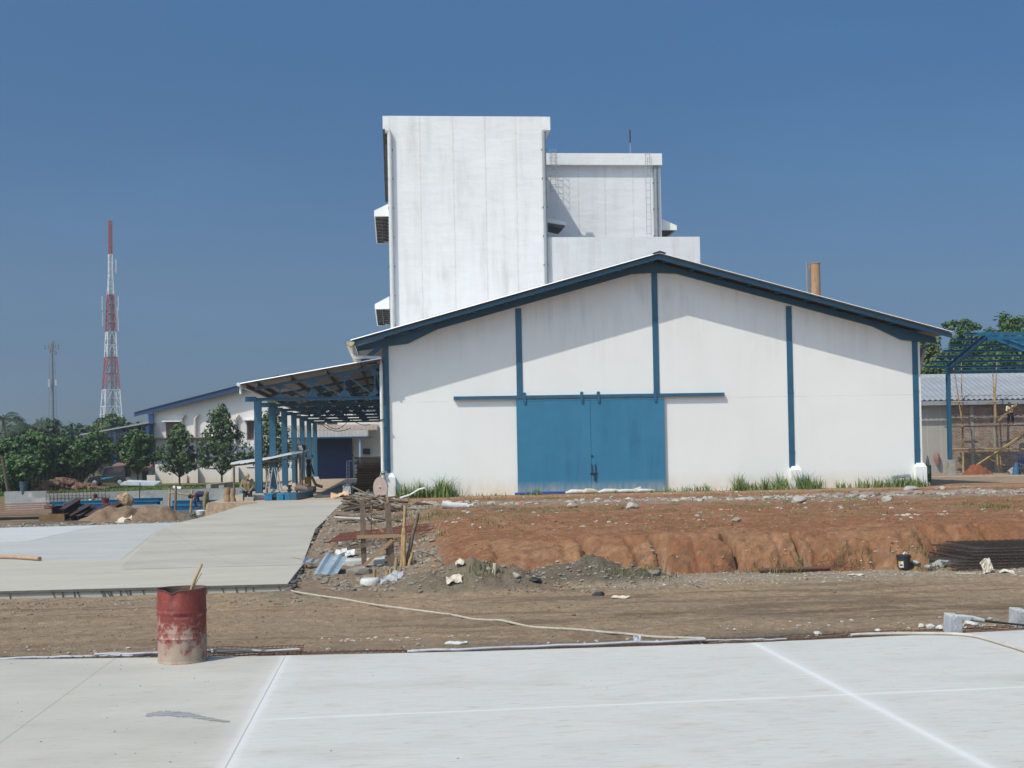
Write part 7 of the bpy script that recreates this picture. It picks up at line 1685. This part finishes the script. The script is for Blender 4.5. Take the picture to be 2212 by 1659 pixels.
# basins / curved white shell scraps
g = atg(800, 1264); solo(MB().lathe([(.20, 0), (.205, .06), (.19, .10), (.17, .125), (0, .13)], (g.x, g.y, g.z), 26), 'basin', CLOTHW, 'upturned white plastic basin on rubble', 'basin', smooth=True)
sheet_at(840, 1258, .32, .3, 6, 5, .05, 'cardboard', M('pale_board', (.36, .37, .38), (.28, .29, .30), 4, .8), 'pale grey sheet right of the upturned basin', 'sheet', 74, .06, .35)
sheet_at(856, 1253, .30, .2, 5, 4, .05, 'cardboard', M('pale_board', (.5, .5, .5)), 'pointed pale sheet leaning against the bamboo stumps', 'sheet', 75, .10, .5)
solo(MB().tube([at(694, 1271, Y=atg(720, 1273).y), at(765, 1272.5, Y=atg(720, 1273).y)], .015, 6), 'batten', WOOD, 'thin straight batten on the ground before the rubble', 'batten')
solo(MB().tube(smooth_pts([at(a, b_, Y=26.6+.2*i) for i, (a, b_) in enumerate(((885, 1194), (905, 1191.5), (925, 1196), (945, 1208), (957, 1218)))], 4), .007, 5), 'wire', BAMBOO, 'thin arched cane bending over the clay gully', 'cane')
# ---- pile of sticks at the top
pl_ = thing('stick_pile', 'tangled pile of old poles and pipe ends at the top of the rubble slope', 'stick pile', atg(790, 1100)); r = random.Random(8)
g0 = atg(795, 1103)
for k in range(74):
    c = Vector((g0.x + r.gauss(.15, .85), g0.y + r.gauss(.2, .8), 0)); c.x = max(c.x, -1.55 + .4*r.random()); c.z = gz(c.x, c.y) + .05 + .55*max(0, 1-abs(c.x-g0.x)/1.5)*r.random(); a = r.gauss(0, .9); L = r.uniform(.4, 1.3)
    L = min(L, 1.9*(c.x + 1.95)); d = Vector((math.cos(a), math.sin(a)*.8, r.gauss(0, .22)))*L/2; rr2 = r.uniform(.022, .05)
    MB().tube([c-d, c+Vector((0, 0, r.uniform(-.04, .06))), c+d], rr2, 8).build('pole', [OLDWOOD, BARK, M('grey_pole', (.26, .22, .17), (.17, .14, .11), 5, .85)][k % 3], pl_)
for i, (a, b_, c, d, mt, lab) in enumerate(((722, 1118, 868, 1126, M('dirty_white_pipe', (.50, .47, .42), (.38, .34, .3), 4, .7), 'long dirty white pole below the stick pile'), (724, 1112, 792, 1121, OLDWOOD, 'grey pole under the pile, left of the trestle'), (806, 1118, 866, 1125, OLDWOOD, 'grey pole under the pile, right of the trestle'), (730, 1124, 780, 1120, WOOD, 'yellowish board below the stick pile'))):
    g = atg((a+c)/2, max(b_, d)+3); A = at(a, b_, Y=g.y); B = at(c, d, Y=g.y+.1); solo(MB().tube([A, B], .045, 8), 'pole', mt, lab, 'pole')
# rusty mesh sheet behind the trestle
rm_ = MB(); r = random.Random(12); g0 = atg(770, 1180)
for k in range(46): x0_ = g0.x - .75 + .0*k; y = g0.y + .05*k - .3; rm_.tube([(x0_+.02*k*.3, y, gz(x0_, y)+.14), (x0_+2.6+.3*r.random(), y+.15, gz(x0_+2.6, y)+.10+.03*r.random())], .006, 4)
for k in range(22): x_ = g0.x-.7+.14*k; rm_.tube([(x_, g0.y-.3, gz(x_, g0.y-.3)+.13), (x_+.2, g0.y+1.9, gz(x_+.2, g0.y+1.9)+.12)], .006, 4)
solo(rm_, 'rebar_mesh', M('reddish_rust', (.20, .065, .04), (.13, .045, .03), 6, .8), 'reddish rusty mesh sheets lying behind the timber trestle', 'rebar mesh')
# ---- bucket, rusty pipe, twigs, plank, lumps, mesh stack
g = atg(1952, 1229); s_ = g.y/2750
bk = thing('paint_bucket', 'black plastic bucket with a yellow and white label below the clay bank', 'bucket', g)
MB().lathe([(0, 0), (13*s_, 0), (15*s_, 26*s_), (16.3*s_, 26.2*s_), (16.3*s_, 28*s_), (15.6*s_, 28.2*s_), (15.6*s_, 30*s_), (14.8*s_, 30*s_), (14.2*s_, 20*s_), (0, 19.5*s_)], g, 30).build('body', M('dark_grey_plastic', (.03, .034, .04), (.024, .027, .032), 3, .45), bk, smooth=True)
def curved_label(a0, a1, z0, z1, rr0, rr1, mat, nm):
    mb = MB(); n = 8; vs = []
    for k in range(n+1):
        a = a0+(a1-a0)*k/n
        for z, rr3 in ((z0, rr0), (z1, rr1)): vs.append((g.x+rr3*math.cos(a), g.y+rr3*math.sin(a), g.z+z))
    mb.add(vs, [(2*k, 2*k+2, 2*k+3, 2*k+1) for k in range(n)]); mb.build(nm, mat, bk)
curved_label(R(-160), R(-112), 3*s_, 17*s_, 13.5*s_, 14.4*s_, M('white_label', (.6, .6, .58), (.5, .5, .5), 5, .5), 'label')
curved_label(R(-159), R(-132), 11*s_, 17.0*s_, 14.08*s_, 14.5*s_, M('yellow_label', (.65, .42, .03), (.5, .3, .03), 5, .5), 'label_patch')
curved_label(R(-150), R(-120), 6.5*s_, 10*s_, 13.80*s_, 14.03*s_, M('black_print', (.03, .03, .03)), 'label_print')
solo(MB().tube([g+Vector((.0, 0, 30*s_+.01)), g+Vector((.03, 0, 30*s_+.05)), g+Vector((.07, 0, 30*s_+.02))], .022, 6), 'rag', CLOTHW, 'small white scrap on the rim of the black bucket', 'rag')
g1 = atg(1660, 1240); solo(MB().tube([atg(1640, 1238)+Vector((0, 0, .05)), atg(1720, 1237)+Vector((0, 0, .06)), atg(1792, 1233)+Vector((0, 0, .05))], .045, 10), 'rusty_pipe', M('red_rust', (.15, .06, .045), (.10, .045, .035), 5, .8), 'long rusty pipe lying at the foot of the clay bank', 'pipe', smooth=True)
tw = MB(); r = random.Random(19); g2 = atg(1826, 1230)
for k in range(60):
    a = r.uniform(0, 3.14); L = r.uniform(.1, .38); c = g2 + Vector((r.gauss(0, .28), r.gauss(0, .12), r.random()*.12)); tw.tube([c-Vector((math.cos(a), .3, .1*r.random()))*L/2, c+Vector((0, 0, .05*r.random())), c+Vector((math.cos(a), .3, r.random()*.6))*L/2], .005, 4)
solo(tw, 'twig_pile', M('brown_twigs', (.15, .085, .055), (.10, .06, .04), 4, .9), 'small pile of dry brown twigs at the foot of the bank', 'twigs')
solo(MB().beam(atg(2046, 1231)+Vector((0, 0, .03)), atg(2089, 1231)+Vector((0, 0, .03)), .06, .05), 'plank', WOOD, 'pale stick in front of the rebar mesh stack', 'plank')
solo(MB().beam(atg(2067, 1241)+Vector((0, 0, .02)), atg(2107, 1241)+Vector((0, 0, .02)), .05, .02), 'plank', BAG, 'flat pale strip on the road before the mesh stack', 'plank')
for i, (a, b_, r_) in enumerate(((1978, 1226, .1), (2018, 1226, .15), (2036, 1224, .18), (2048, 1224, .2), (2005, 1229, .1))):
    rock(a, b_, r_, ('small grey mortar lump right of the bucket', 'grey mortar lump in the middle of the row right of the bucket', 'larger grey mortar lump near the mesh stack', 'largest mortar lump touching the mesh stack', 'flat mortar lump in the row right of the bucket')[i], M('grey_mortar', (.33, .34, .33), (.26, .27, .26), 5, .95), seed=700+i, cat='mortar lump')
ms = thing('rebar_mesh_stack', 'thick stack of dark rebar mesh mats at the right edge under the bank', 'rebar mesh', atg(2130, 1240)); r = random.Random(23)
gl = at(2062, 1233, Z=-.12); y0_ = gl.y + .05; zb_ = -.14; MSB = M('black_rebar', (.13, .105, .095), (.075, .055, .05), 6, .55, c3=(.20, .09, .05), s3=6)
for k in range(15):
    lay = MB(); z = zb_ + .04 + .028*k + r.uniform(-.004, .004); xo = gl.x + .012*k + r.uniform(-.12, .12) + (.6*(k/15)**1.3); yo = y0_ + r.uniform(-.04, .06) + .030*k
    for j in range(13): lay.tube([(xo + r.uniform(-.03, .03), yo+.15*j, z), (xo+2.4, yo+.15*j, z-.02*0), (xo+4.6, yo+.15*j, z+.006)], .0055, 4)
    x = xo + .05
    while x < xo+4.6: lay.tube([(x, yo-.04, z+.009), (x, yo+1.85, z+.009)], .0055, 4); x += .15
    lay.build('mesh_mat', MSB if k % 2 else M('dark_rebar', (.05, .038, .034), (.03, .024, .022), 6, .6), ms)
sheet_at(2131, 1238, .20, .16, 6, 6, .07, 'paper_sack', BAG, 'crumpled brown paper sack leaning on the mesh stack', 'sack', 81, .14, 1.5)
# ---- litter at the doors and beside the wall
g = atg(893, 1077); mb = MB(); vs = []; P = [(864, 1076.5, 0), (885, 1070, .1), (905, 1058, .2), (917, 1055, .3), (922, 1060, .3), (919, 1064, .35)]
for (a, b_, o_) in P: p = at(a, b_, Y=F-1.9+o_); vs += [p, p+Vector((0, .32, .05))]
mb.add(vs, [(2*i, 2*i+2, 2*i+3, 2*i+1) for i in range(len(P)-1)]); mb.add([v-Vector((0, 0, .03)) for v in vs], [(2*i, 2*i+1, 2*i+3, 2*i+2) for i in range(len(P)-1)])
solo(mb, 'curled_sheet', ZINC, 'curled strip of white sheet metal in the tall weeds left of the doors', 'metal sheet')
g = atg(985, 1097); A = at(955, 1089, Y=g.y); B = at(1010, 1093, Y=g.y)
solo(MB().tube([A, A.lerp(B, .5)-Vector((0, 0, .03)), B], [.13, .12, .10], 12), 'rolled_sheet', CLOTHW, 'roll of white sheeting lying on the rubble strip', 'roll', smooth=True)
sheet_at(1000, 1096, .7, .3, 7, 3, .05, 'plastic_sheet', CLOTHW, 'flattened white sheet end right of the roll', 'sheet', 82, .05, .2)
for i, (a, b_, L, h_, lab) in enumerate(((1247, 1066, 1.0, .10, 'white sack lying left of the door seam'), (1275, 1064, .7, .12, 'pale sack under the door seam'), (1320, 1064, 1.1, .10, 'white sack lying under the right door leaf'), (1358, 1062, 1.1, .08, 'long white folded sheet with an upturned end at the right door leaf'), (1393, 1063, .9, .08, 'bluish white sack near the right door jamb'))):
    p = at(a, b_, Y=F-.55); solo(MB().tube([(p.x-L/2, F-.5, FLOOR+.02), (p.x-L/4, F-.55, FLOOR+h_*.7), (p.x+L/5, F-.5, FLOOR+h_*.6), (p.x+L/2, F-.5, FLOOR+(.03 if i != 3 else .18))], [.05, h_, h_*.9, .05], 9), 'sack', BAG if i == 1 else CLOTHW, lab, 'sack', smooth=True)
A = at(1112, 1069.5, Y=F-.45); B = at(1238, 1066.5, Y=F-.45); solo(MB().tube([(A.x, F-.45, FLOOR+.03), ((A.x+B.x)/2, F-.5, FLOOR+.06), (B.x, F-.45, FLOOR+.04)], .05, 8), 'blue_sheet', M('blue_tarp', (.03, .09, .38), (.03, .07, .28), 4, .6), 'blue plastic sheet rolled along the foot of the left door leaf', 'sheet')
mf = thing('metal_stand', 'small grey metal frame leaning in the weeds by the right corner', 'frame', at(1945, 1047, Y=F-.6))
for (a, b_, c, d) in ((1926.5, 1030, 1964, 1025.5), (1926.5, 1030, 1931, 1050), (1964, 1025.5, 1969, 1048), (1929, 1032.5, 1963, 1028.5)): seg(MB(), a, b_, c, d, F-.6, .05).build('bar', STEEL, mf)
# bamboo log on the far slab
lg = smooth_pts([gp(-60, 1206.5), gp(0, 1207.5), gp(26, 1208), gp(55, 1209.5), gp(86, 1212)], 3)
solo(MB().tube([p+Vector((0, 0, .055)) for p in lg], [.05+.006*(k % 3 == 0) for k in range(len(lg))], 10), 'bamboo_log', M('tan_log', (.40, .26, .17), (.30, .19, .12), 4, .7), 'thick bamboo log lying on the far slab at the left edge', 'log', smooth=True)
# stains of wet soil on the near slab are a real mark: smeared grey mortar, lying on the slab
mb = MB(); r = random.Random(41); P = [(316, 1545, 4), (345, 1541, 6), (380, 1542, 8), (410, 1544, 6.5), (440, 1551, 5), (470, 1556, 3.5), (500, 1559, 2)]
top_l, bot_l = [], []
for i in range(len(P)-1):
    for j in range(8):
        f = j/8; a = P[i][0]+(P[i+1][0]-P[i][0])*f; b_ = P[i][1]+(P[i+1][1]-P[i][1])*f; h_ = P[i][2]+(P[i+1][2]-P[i][2])*f
        top_l.append(at(a, b_-h_*r.uniform(.5, 1), Z=.003)); bot_l.append(at(a+r.uniform(-2, 2), b_+h_*r.uniform(.5, 1), Z=.003))
for i in range(len(top_l)-1): mb.add([bot_l[i], bot_l[i+1], top_l[i+1], top_l[i]], [(0, 1, 2, 3)])
solo(mb, 'mortar_stain', M('dark_smear', (.17, .175, .19), (.33, .33, .325), 5, .9, stretch=(1, 5, 1)), 'dark grey mortar smear on the near slab', 'stain')
# small clods on near slab
cl2 = MB(); r = random.Random(43)
for k in range(46):
    px_ = r.uniform(0, 1400) if k > 30 else r.uniform(0, 500); py = 1430 + 220*r.random()**1.5; p = gp(px_, py); cl2.rock((p.x, p.y, .002), r.uniform(.003, .010), k, .5)
solo(cl2, 'clods', BROWNR, 'tiny soil clods on the near slab', None, kind='stuff')
# ================================================================== people
def capsule(mb, a, b, ra, rb, n=14, m=5):
    """tapered capsule from a to b"""
    a = Vector(a); b = Vector(b); d = b - a; L = d.length; d = d.normalized() if L > 1e-6 else Vector((0, 0, 1)); x = d.orthogonal().normalized(); y = d.cross(x)
    rings = []
    for k in range(m+1): t = math.pi/2*(1-k/m); rings.append((a - d*ra*math.sin(t), ra*math.cos(t)))
    for k in range(m+1): t = math.pi/2*k/m; rings.append((b + d*rb*math.sin(t), rb*math.cos(t)))
    vs = [c + (x*math.cos(2*math.pi*k/n) + y*math.sin(2*math.pi*k/n))*max(r_, .0008) for c, r_ in rings for k in range(n)]
    M_ = len(rings); fs = [(i*n+k, i*n+(k+1) % n, (i+1)*n+(k+1) % n, (i+1)*n+k) for i in range(M_-1) for k in range(n)] + [tuple(range(n))[::-1], tuple((M_-1)*n+k for k in range(n))]
    mb.add(vs, fs)
def ell(mb, c, rx, ry, rz, e=None, n=14, m=10):
    e = e or Matrix.Identity(3); c = Vector(c); vs = []; 
    for j in range(m+1):
        p = math.pi*j/m - math.pi/2
        for k in range(n): t = 2*math.pi*k/n; vs.append(c + e @ Vector((rx*max(math.cos(p), .001)*math.cos(t), ry*max(math.cos(p), .001)*math.sin(t), rz*math.sin(p))))
    mb.add(vs, [(j*n+k, j*n+(k+1) % n, (j+1)*n+(k+1) % n, (j+1)*n+k) for j in range(m) for k in range(n)] + [tuple(range(n))[::-1], tuple(m*n+k for k in range(n))])
def fused(mb, name, mat, parent, voxel):
    """melt overlapping forms into one continuous surface"""
    me = bpy.data.meshes.new(name); me.from_pydata(mb.v, [], mb.f); me.update(); o = bpy.data.objects.new(name, me); COL.objects.link(o)
    md = o.modifiers.new('fuse', 'REMESH'); md.mode = 'VOXEL'; md.voxel_size = voxel; md.use_smooth_shade = True
    sm = o.modifiers.new('soften', 'SMOOTH'); sm.factor = .5; sm.iterations = 3
    bpy.context.view_layer.update(); dg = bpy.context.evaluated_depsgraph_get(); nm = bpy.data.meshes.new_from_object(o.evaluated_get(dg)); o.modifiers.clear(); o.data = nm; nm.name = name
    nm.materials.clear(); nm.materials.append(mat); o.parent = parent; o.matrix_parent_inverse = PINV[parent.name]; return o
SKIN = M('brown_skin', (.26, .13, .075), (.22, .105, .06), 6, .55); HAIR = M('black_hair', (.012, .010, .010), (.02, .016, .014), 8, .6)
def person(label, J, face, shirt, trousers, cap=None, hood=None, cropped=None, shirtless=False, boots=None):
    """J: joints in world metres; face: direction the face looks"""
    hip = (Vector(J['hipL'])+Vector(J['hipR']))/2; t = thing('person', label, 'person', (hip.x, hip.y, min(J['footL'][2], J['footR'][2])))
    b = MB(); V3 = Vector; sh = (V3(J['shL'])+V3(J['shR']))/2; neck = V3(J['neck']); head = V3(J['head']); fd = V3(face).normalized()
    upv = (head-neck).normalized(); rt = fd.cross(upv).normalized(); fd = upv.cross(rt).normalized(); E_ = Matrix((rt, fd, upv)).transposed()
    # head: skull, jaw, nose, ears, brow
    ell(b, head+upv*.02, .076, .094, .105, E_); ell(b, head-upv*.055+fd*.022, .056, .062, .058, E_); ell(b, head+fd*.098-upv*.012, .013, .02, .024, E_, 8, 6)
    for s_ in (-1, 1): ell(b, head+rt*s_*.078-upv*.005, .012, .018, .03, E_, 8, 6)
    ell(b, head+fd*.088-upv*.052, .024, .01, .008, E_, 8, 6)
    capsule(b, sh+(neck-sh)*.3, head-upv*.05, .056, .05)
    chest = hip.lerp(sh, .72); belly = hip.lerp(sh, .35); sd = (V3(J['shR'])-V3(J['shL'])).normalized(); hd = (V3(J['hipR'])-V3(J['hipL'])).normalized()
    def torso(mb, g): 
        for s_ in (-1, 1):
            capsule(mb, chest+sd*s_*.075, belly+hd*s_*.06, .108+g, .098+g); capsule(mb, belly+hd*s_*.06, hip+hd*s_*.07, .10+g, .108+g); capsule(mb, V3(J['shL' if s_ < 0 else 'shR']), chest+sd*s_*.06, .06+g, .10+g)
    torso(b, 0)
    for s_ in 'LR':
        capsule(b, J['sh'+s_], J['el'+s_], .050, .038); capsule(b, J['el'+s_], J['wr'+s_], .038, .026)
        capsule(b, J['hip'+s_], J['kn'+s_], .082, .055); capsule(b, J['kn'+s_], J['an'+s_], .055, .036); capsule(b, J['an'+s_], J['foot'+s_], .036, .03)
        w_ = V3(J['wr'+s_]); d = (w_ - V3(J['el'+s_])).normalized(); side = d.cross(V3((0, 0, 1)) if abs(d.z) < .9 else V3((0, 1, 0))).normalized(); nrm = d.cross(side).normalized()
        palm = w_ + d*.055; capsule(b, w_, palm, .024, .030)
        for k, (o_, L) in enumerate(((-.030, .066), (-.010, .076), (.010, .072), (.028, .056))):   # four bent fingers
            p0 = palm + side*o_ + d*.012; p1 = p0 + d*L*.5 - nrm*.008; p2 = p1 + (d*.55 - nrm*.8).normalized()*L*.5; capsule(b, p0, p1, .0105, .010, 8, 3); capsule(b, p1, p2, .010, .008, 8, 3)
        p0 = w_ + d*.03 - side*.026; p1 = p0 + (d*.6 - side*.8).normalized()*.035; capsule(b, p0, p1, .012, .011, 8, 3); capsule(b, p1, p1 + (d*.9 - nrm*.3)*.028, .011, .009, 8, 3)
    fused(b, 'body', SKIN, t, .0095)
    s = MB(); torso(s, .016)
    for s_ in 'LR':
        el_ = V3(J['el'+s_]); shp = V3(J['sh'+s_]); capsule(s, shp, shp.lerp(el_, .55 if shirt[1] == 'short' else 1.0), .066, .056)
        if shirt[1] == 'long': capsule(s, el_, el_.lerp(V3(J['wr'+s_]), .85), .054, .040)
    fused(s, 'shirt', shirt[0], t, .014)
    p = MB()
    for s_ in 'LR':
        sgn = -1 if s_ == 'L' else 1; capsule(p, hip+hd*sgn*.07, hip.lerp(belly, .35)+hd*sgn*.06, .128, .120)
        kn = V3(J['kn'+s_]); capsule(p, J['hip'+s_], kn, .104, .078)
        if trousers[1] == 'long': capsule(p, kn, kn.lerp(V3(J['an'+s_]), .92), .078, .062)
        elif trousers[1] == 'half': capsule(p, kn, kn.lerp(V3(J['an'+s_]), .35), .082, .078)
    fused(p, 'trousers', trousers[0], t, .014)
    f_ = MB()
    for s_ in 'LR': capsule(f_, V3(J['an'+s_])-V3((0, 0, .02)), V3(J['foot'+s_]), .043, .040)
    fused(f_, 'shoes', boots or DARK, t, .012)
    for s_ in (-1, 1):
        e = MB(); ell(e, head+fd*.083+rt*s_*.031+upv*.008, .012, .006, .007, E_, 8, 6); e.build('eye', DARK, t, smooth=True)
    if hood: h = MB(); ell(h, head+upv*.02-fd*.012, .096, .11, .122, E_); capsule(h, head-upv*.07-fd*.03, sh, .085, .10); fused(h, 'hood', hood, t, .014)
    else:
        h = MB(); ell(h, head+upv*.040-fd*.018, .084, .094, .095, E_); fused(h, 'hair', HAIR, t, .010)
    if cap: c = MB(); ell(c, head+upv*.062-fd*.008, .092, .106, .080, E_); capsule(c, head+upv*.052+fd*.075-rt*.02, head+upv*.048+fd*.155, .030, .026); fused(c, 'cap', cap, t, .012)
    return t
def J_(o, sc, d):      # joints given relative to a spot on the ground
    return {k: tuple(Vector(o)+Vector(v)*sc) for k, v in d.items()}
TAN = M('tan_shirt', (.22, .17, .10), (.17, .13, .075), 6, .9); NAVYC = M('dark_violet_shirt', (.045, .035, .085), (.03, .025, .06), 6, .9); KHAKI = M('olive_trousers', (.21, .18, .095), (.15, .13, .07), 6, .9)
BLACKC = M('black_trousers', (.02, .02, .024), (.03, .03, .035), 6, .9); CREAM = M('cream_shirt', (.55, .50, .34), (.45, .40, .28), 6, .9); BLUEG = M('hooded_navy', (.03, .04, .085), (.022, .03, .06), 6, .9)
# 1 worker bent over beside the ramp: feet right, head left
a = at(444, 1113, Y=53.2); z_ = a.z
o = (a.x, 53.2, z_)
person('man in a dark violet shirt bending over to dig beside the ramp', J_(o, .93, {
    'head': (-.60, -.06, .86), 'neck': (-.47, -.02, .93), 'shL': (-.36, -.19, .93), 'shR': (-.38, .17, .95), 'elL': (-.43, -.26, .63), 'elR': (-.34, .2, .66), 'wrL': (-.36, -.18, .38), 'wrR': (-.16, .02, .48),
    'hipL': (.02, -.10, .94), 'hipR': (.02, .10, .95), 'knL': (-.02, -.14, .50), 'knR': (.09, .12, .51), 'anL': (-.01, -.14, .09), 'anR': (.11, .13, .09), 'footL': (-.15, -.16, .045), 'footR': (-.03, .13, .045)}),
    (-1, -.25, -.75), (NAVYC, 'long'), (KHAKI, 'long'), boots=M('rubber_boots', (.10, .11, .10), (.07, .075, .07), 4, .5))
h0 = Vector(o)
sv = thing('hoe', 'wooden-handled hoe held by the bending man', 'hoe', (a.x-.35, 53.1, z_))
p_hi = h0+Vector((-.10, .02, .52)); p_lo = h0+Vector((-.52, -.22, .06)); MB().tube([p_hi, p_lo], .017, 8).build('handle', WOOD, sv); MB().beam(p_lo, p_lo+Vector((-.12, -.02, -.10)), .2, .012).build('blade', STEEL, sv)
# 2 man with a cap standing behind the block, looking down at his hands
a = at(535, 1106, Y=54.6); o = (a.x, 54.6, a.z)
person('man in a tan shirt and cap working behind the concrete block beside the canopy', J_(o, .98, {
    'head': (.03, -.14, 1.53), 'neck': (.02, -.02, 1.43), 'shL': (-.18, .02, 1.34), 'shR': (.20, .0, 1.36), 'elL': (-.27, -.06, 1.06), 'elR': (.27, -.08, 1.08), 'wrL': (-.06, -.26, .94), 'wrR': (.12, -.26, .88),
    'hipL': (-.09, .06, .88), 'hipR': (.10, .06, .88), 'knL': (-.12, -.04, .48), 'knR': (.12, -.02, .48), 'anL': (-.12, .06, .08), 'anR': (.12, .06, .08), 'footL': (-.14, -.08, .04), 'footR': (.14, -.08, .04)}),
    (.25, -1, -.65), (TAN, 'long'), (BLACKC, 'long'), cap=M('tan_cap', (.40, .24, .14), (.32, .19, .11), 6, .8))
# 3 and 4 workers crouching behind the blue beams
for (px_, py, lab, shirt, cap_, fc_) in ((202, 1092, 'crouching man in a cream shirt and dark cap behind the long blue beams', CREAM, HAIR, (.8, -.5, -.3)), (258, 1090, 'man in dark cap, mostly hidden by the tan sack', M('pinkish_shirt', (.40, .25, .18), (.3, .2, .15), 6, .9), HAIR, (-1, -.3, -.2))):
    a = at(px_, py, Y=61.8); o = (a.x, 61.8, a.z-.42)
    person(lab, J_(o, .95, {'head': (.10, -.10, .90), 'neck': (.03, -.03, .78), 'shL': (-.12, -.14, .70), 'shR': (-.06, .20, .70), 'elL': (.04, -.26, .48), 'elR': (.1, .24, .48), 'wrL': (.24, -.18, .42), 'wrR': (.26, .10, .42),
        'hipL': (-.20, -.1, .26), 'hipR': (-.20, .1, .26), 'knL': (.16, -.16, .42), 'knR': (.16, .16, .42), 'anL': (-.02, -.14, .08), 'anR': (-.02, .14, .08), 'footL': (.10, -.16, .04), 'footR': (.10, .16, .04)}),
        fc_, (shirt, 'short'), (BLACKC, 'long'), cap=cap_)
# 5 worker on the scaffold holding a plank
a = at(2184, 920.5, Y=YS-.05); o = (a.x, YS-.0, dA.z+.03)
person('man in a cream and orange shirt on the scaffold deck holding a plank', J_(o, .93, {
    'head': (-.14, -.16, 1.42), 'neck': (-.07, -.06, 1.33), 'shL': (-.24, -.06, 1.24), 'shR': (.16, -.02, 1.27), 'elL': (-.36, -.2, 1.0), 'elR': (.30, -.16, 1.28), 'wrL': (-.26, -.3, .80), 'wrR': (.32, -.32, 1.40),
    'hipL': (-.08, .03, .84), 'hipR': (.10, .03, .84), 'knL': (-.15, -.03, .46), 'knR': (.15, -.02, .46), 'anL': (-.17, .02, .08), 'anR': (.19, .02, .08), 'footL': (-.22, -.11, .045), 'footR': (.24, -.11, .045)}),
    (-.4, -1, -.5), (CREAM, 'long'), (BLACKC, 'half'), boots=M('pale_boots', (.35, .32, .24), (.28, .25, .2), 5, .7))
pk = at(2156, 909.5, Y=YS-.35); pk2 = at(2194, 874, Y=YS-.35); solo(MB().beam(pk, pk2, .03, .10, up=(1, 0, 0)), 'plank', WOOD, 'pale board held diagonally by the man on the scaffold', 'plank')
vst = MB(); ell(vst, Vector(o)+Vector((.02, -.085, 1.02))*.93, .09, .055, .2); fused(vst, 'vest', M('orange_cloth', (.60, .17, .02), (.48, .13, .02), 6, .9), bpy.data.objects[[ob.name for ob in COL.objects if ob.name.startswith('person') and ob.type == 'EMPTY'][-1]], .014)
# 6 hooded worker at the right edge
a = at(2207, 1034, Y=71.5); o = (a.x, 71.5, a.z)
person('hooded man in navy standing at the right edge below the scaffold', J_(o, .93, {
    'head': (-.03, .10, 1.50), 'neck': (0, .04, 1.40), 'shL': (-.20, .0, 1.32), 'shR': (.20, .0, 1.32), 'elL': (-.30, -.06, 1.05), 'elR': (.29, .04, 1.05), 'wrL': (-.20, -.24, .92), 'wrR': (.22, -.2, .9),
    'hipL': (-.09, .02, .86), 'hipR': (.09, .02, .86), 'knL': (-.10, -.04, .46), 'knR': (.12, .0, .46), 'anL': (-.11, .02, .08), 'anR': (.13, .04, .08), 'footL': (-.14, -.10, .045), 'footR': (.16, -.08, .045)}),
    (-.8, .5, -.3), (BLUEG, 'long'), (M('grey_blue_trousers', (.10, .13, .14), (.07, .09, .10), 6, .9), 'long'), hood=BLUEG)
solo(MB().tube([at(2196, 1000, Y=71.2), at(2195, 1015, Y=71.2), at(2194, 1034, Y=71.2)], [.12, .17, .20], 10), 'sack', M('blue_sack', (.05, .13, .24), (.035, .09, .18), 5, .7), 'tall blue plastic sack held beside the hooded man', 'sack', smooth=True)

# ================================================================== the air: thin tropical haze over the whole yard
hz = MB().box(-640, -60, -2.0, 560, 620, 90)
hm = bpy.data.materials.new('thin_haze'); hm.use_nodes = True; t = hm.node_tree; t.nodes.clear()
pv = t.nodes.new('ShaderNodeVolumePrincipled'); pv.inputs['Density'].default_value = .0005; pv.inputs['Color'].default_value = (.80, .86, .95, 1); pv.inputs['Anisotropy'].default_value = .3
t.links.new(pv.outputs[0], t.nodes.new('ShaderNodeOutputMaterial').inputs['Volume'])
solo(hz, 'haze', hm, None, None, kind='stuff')
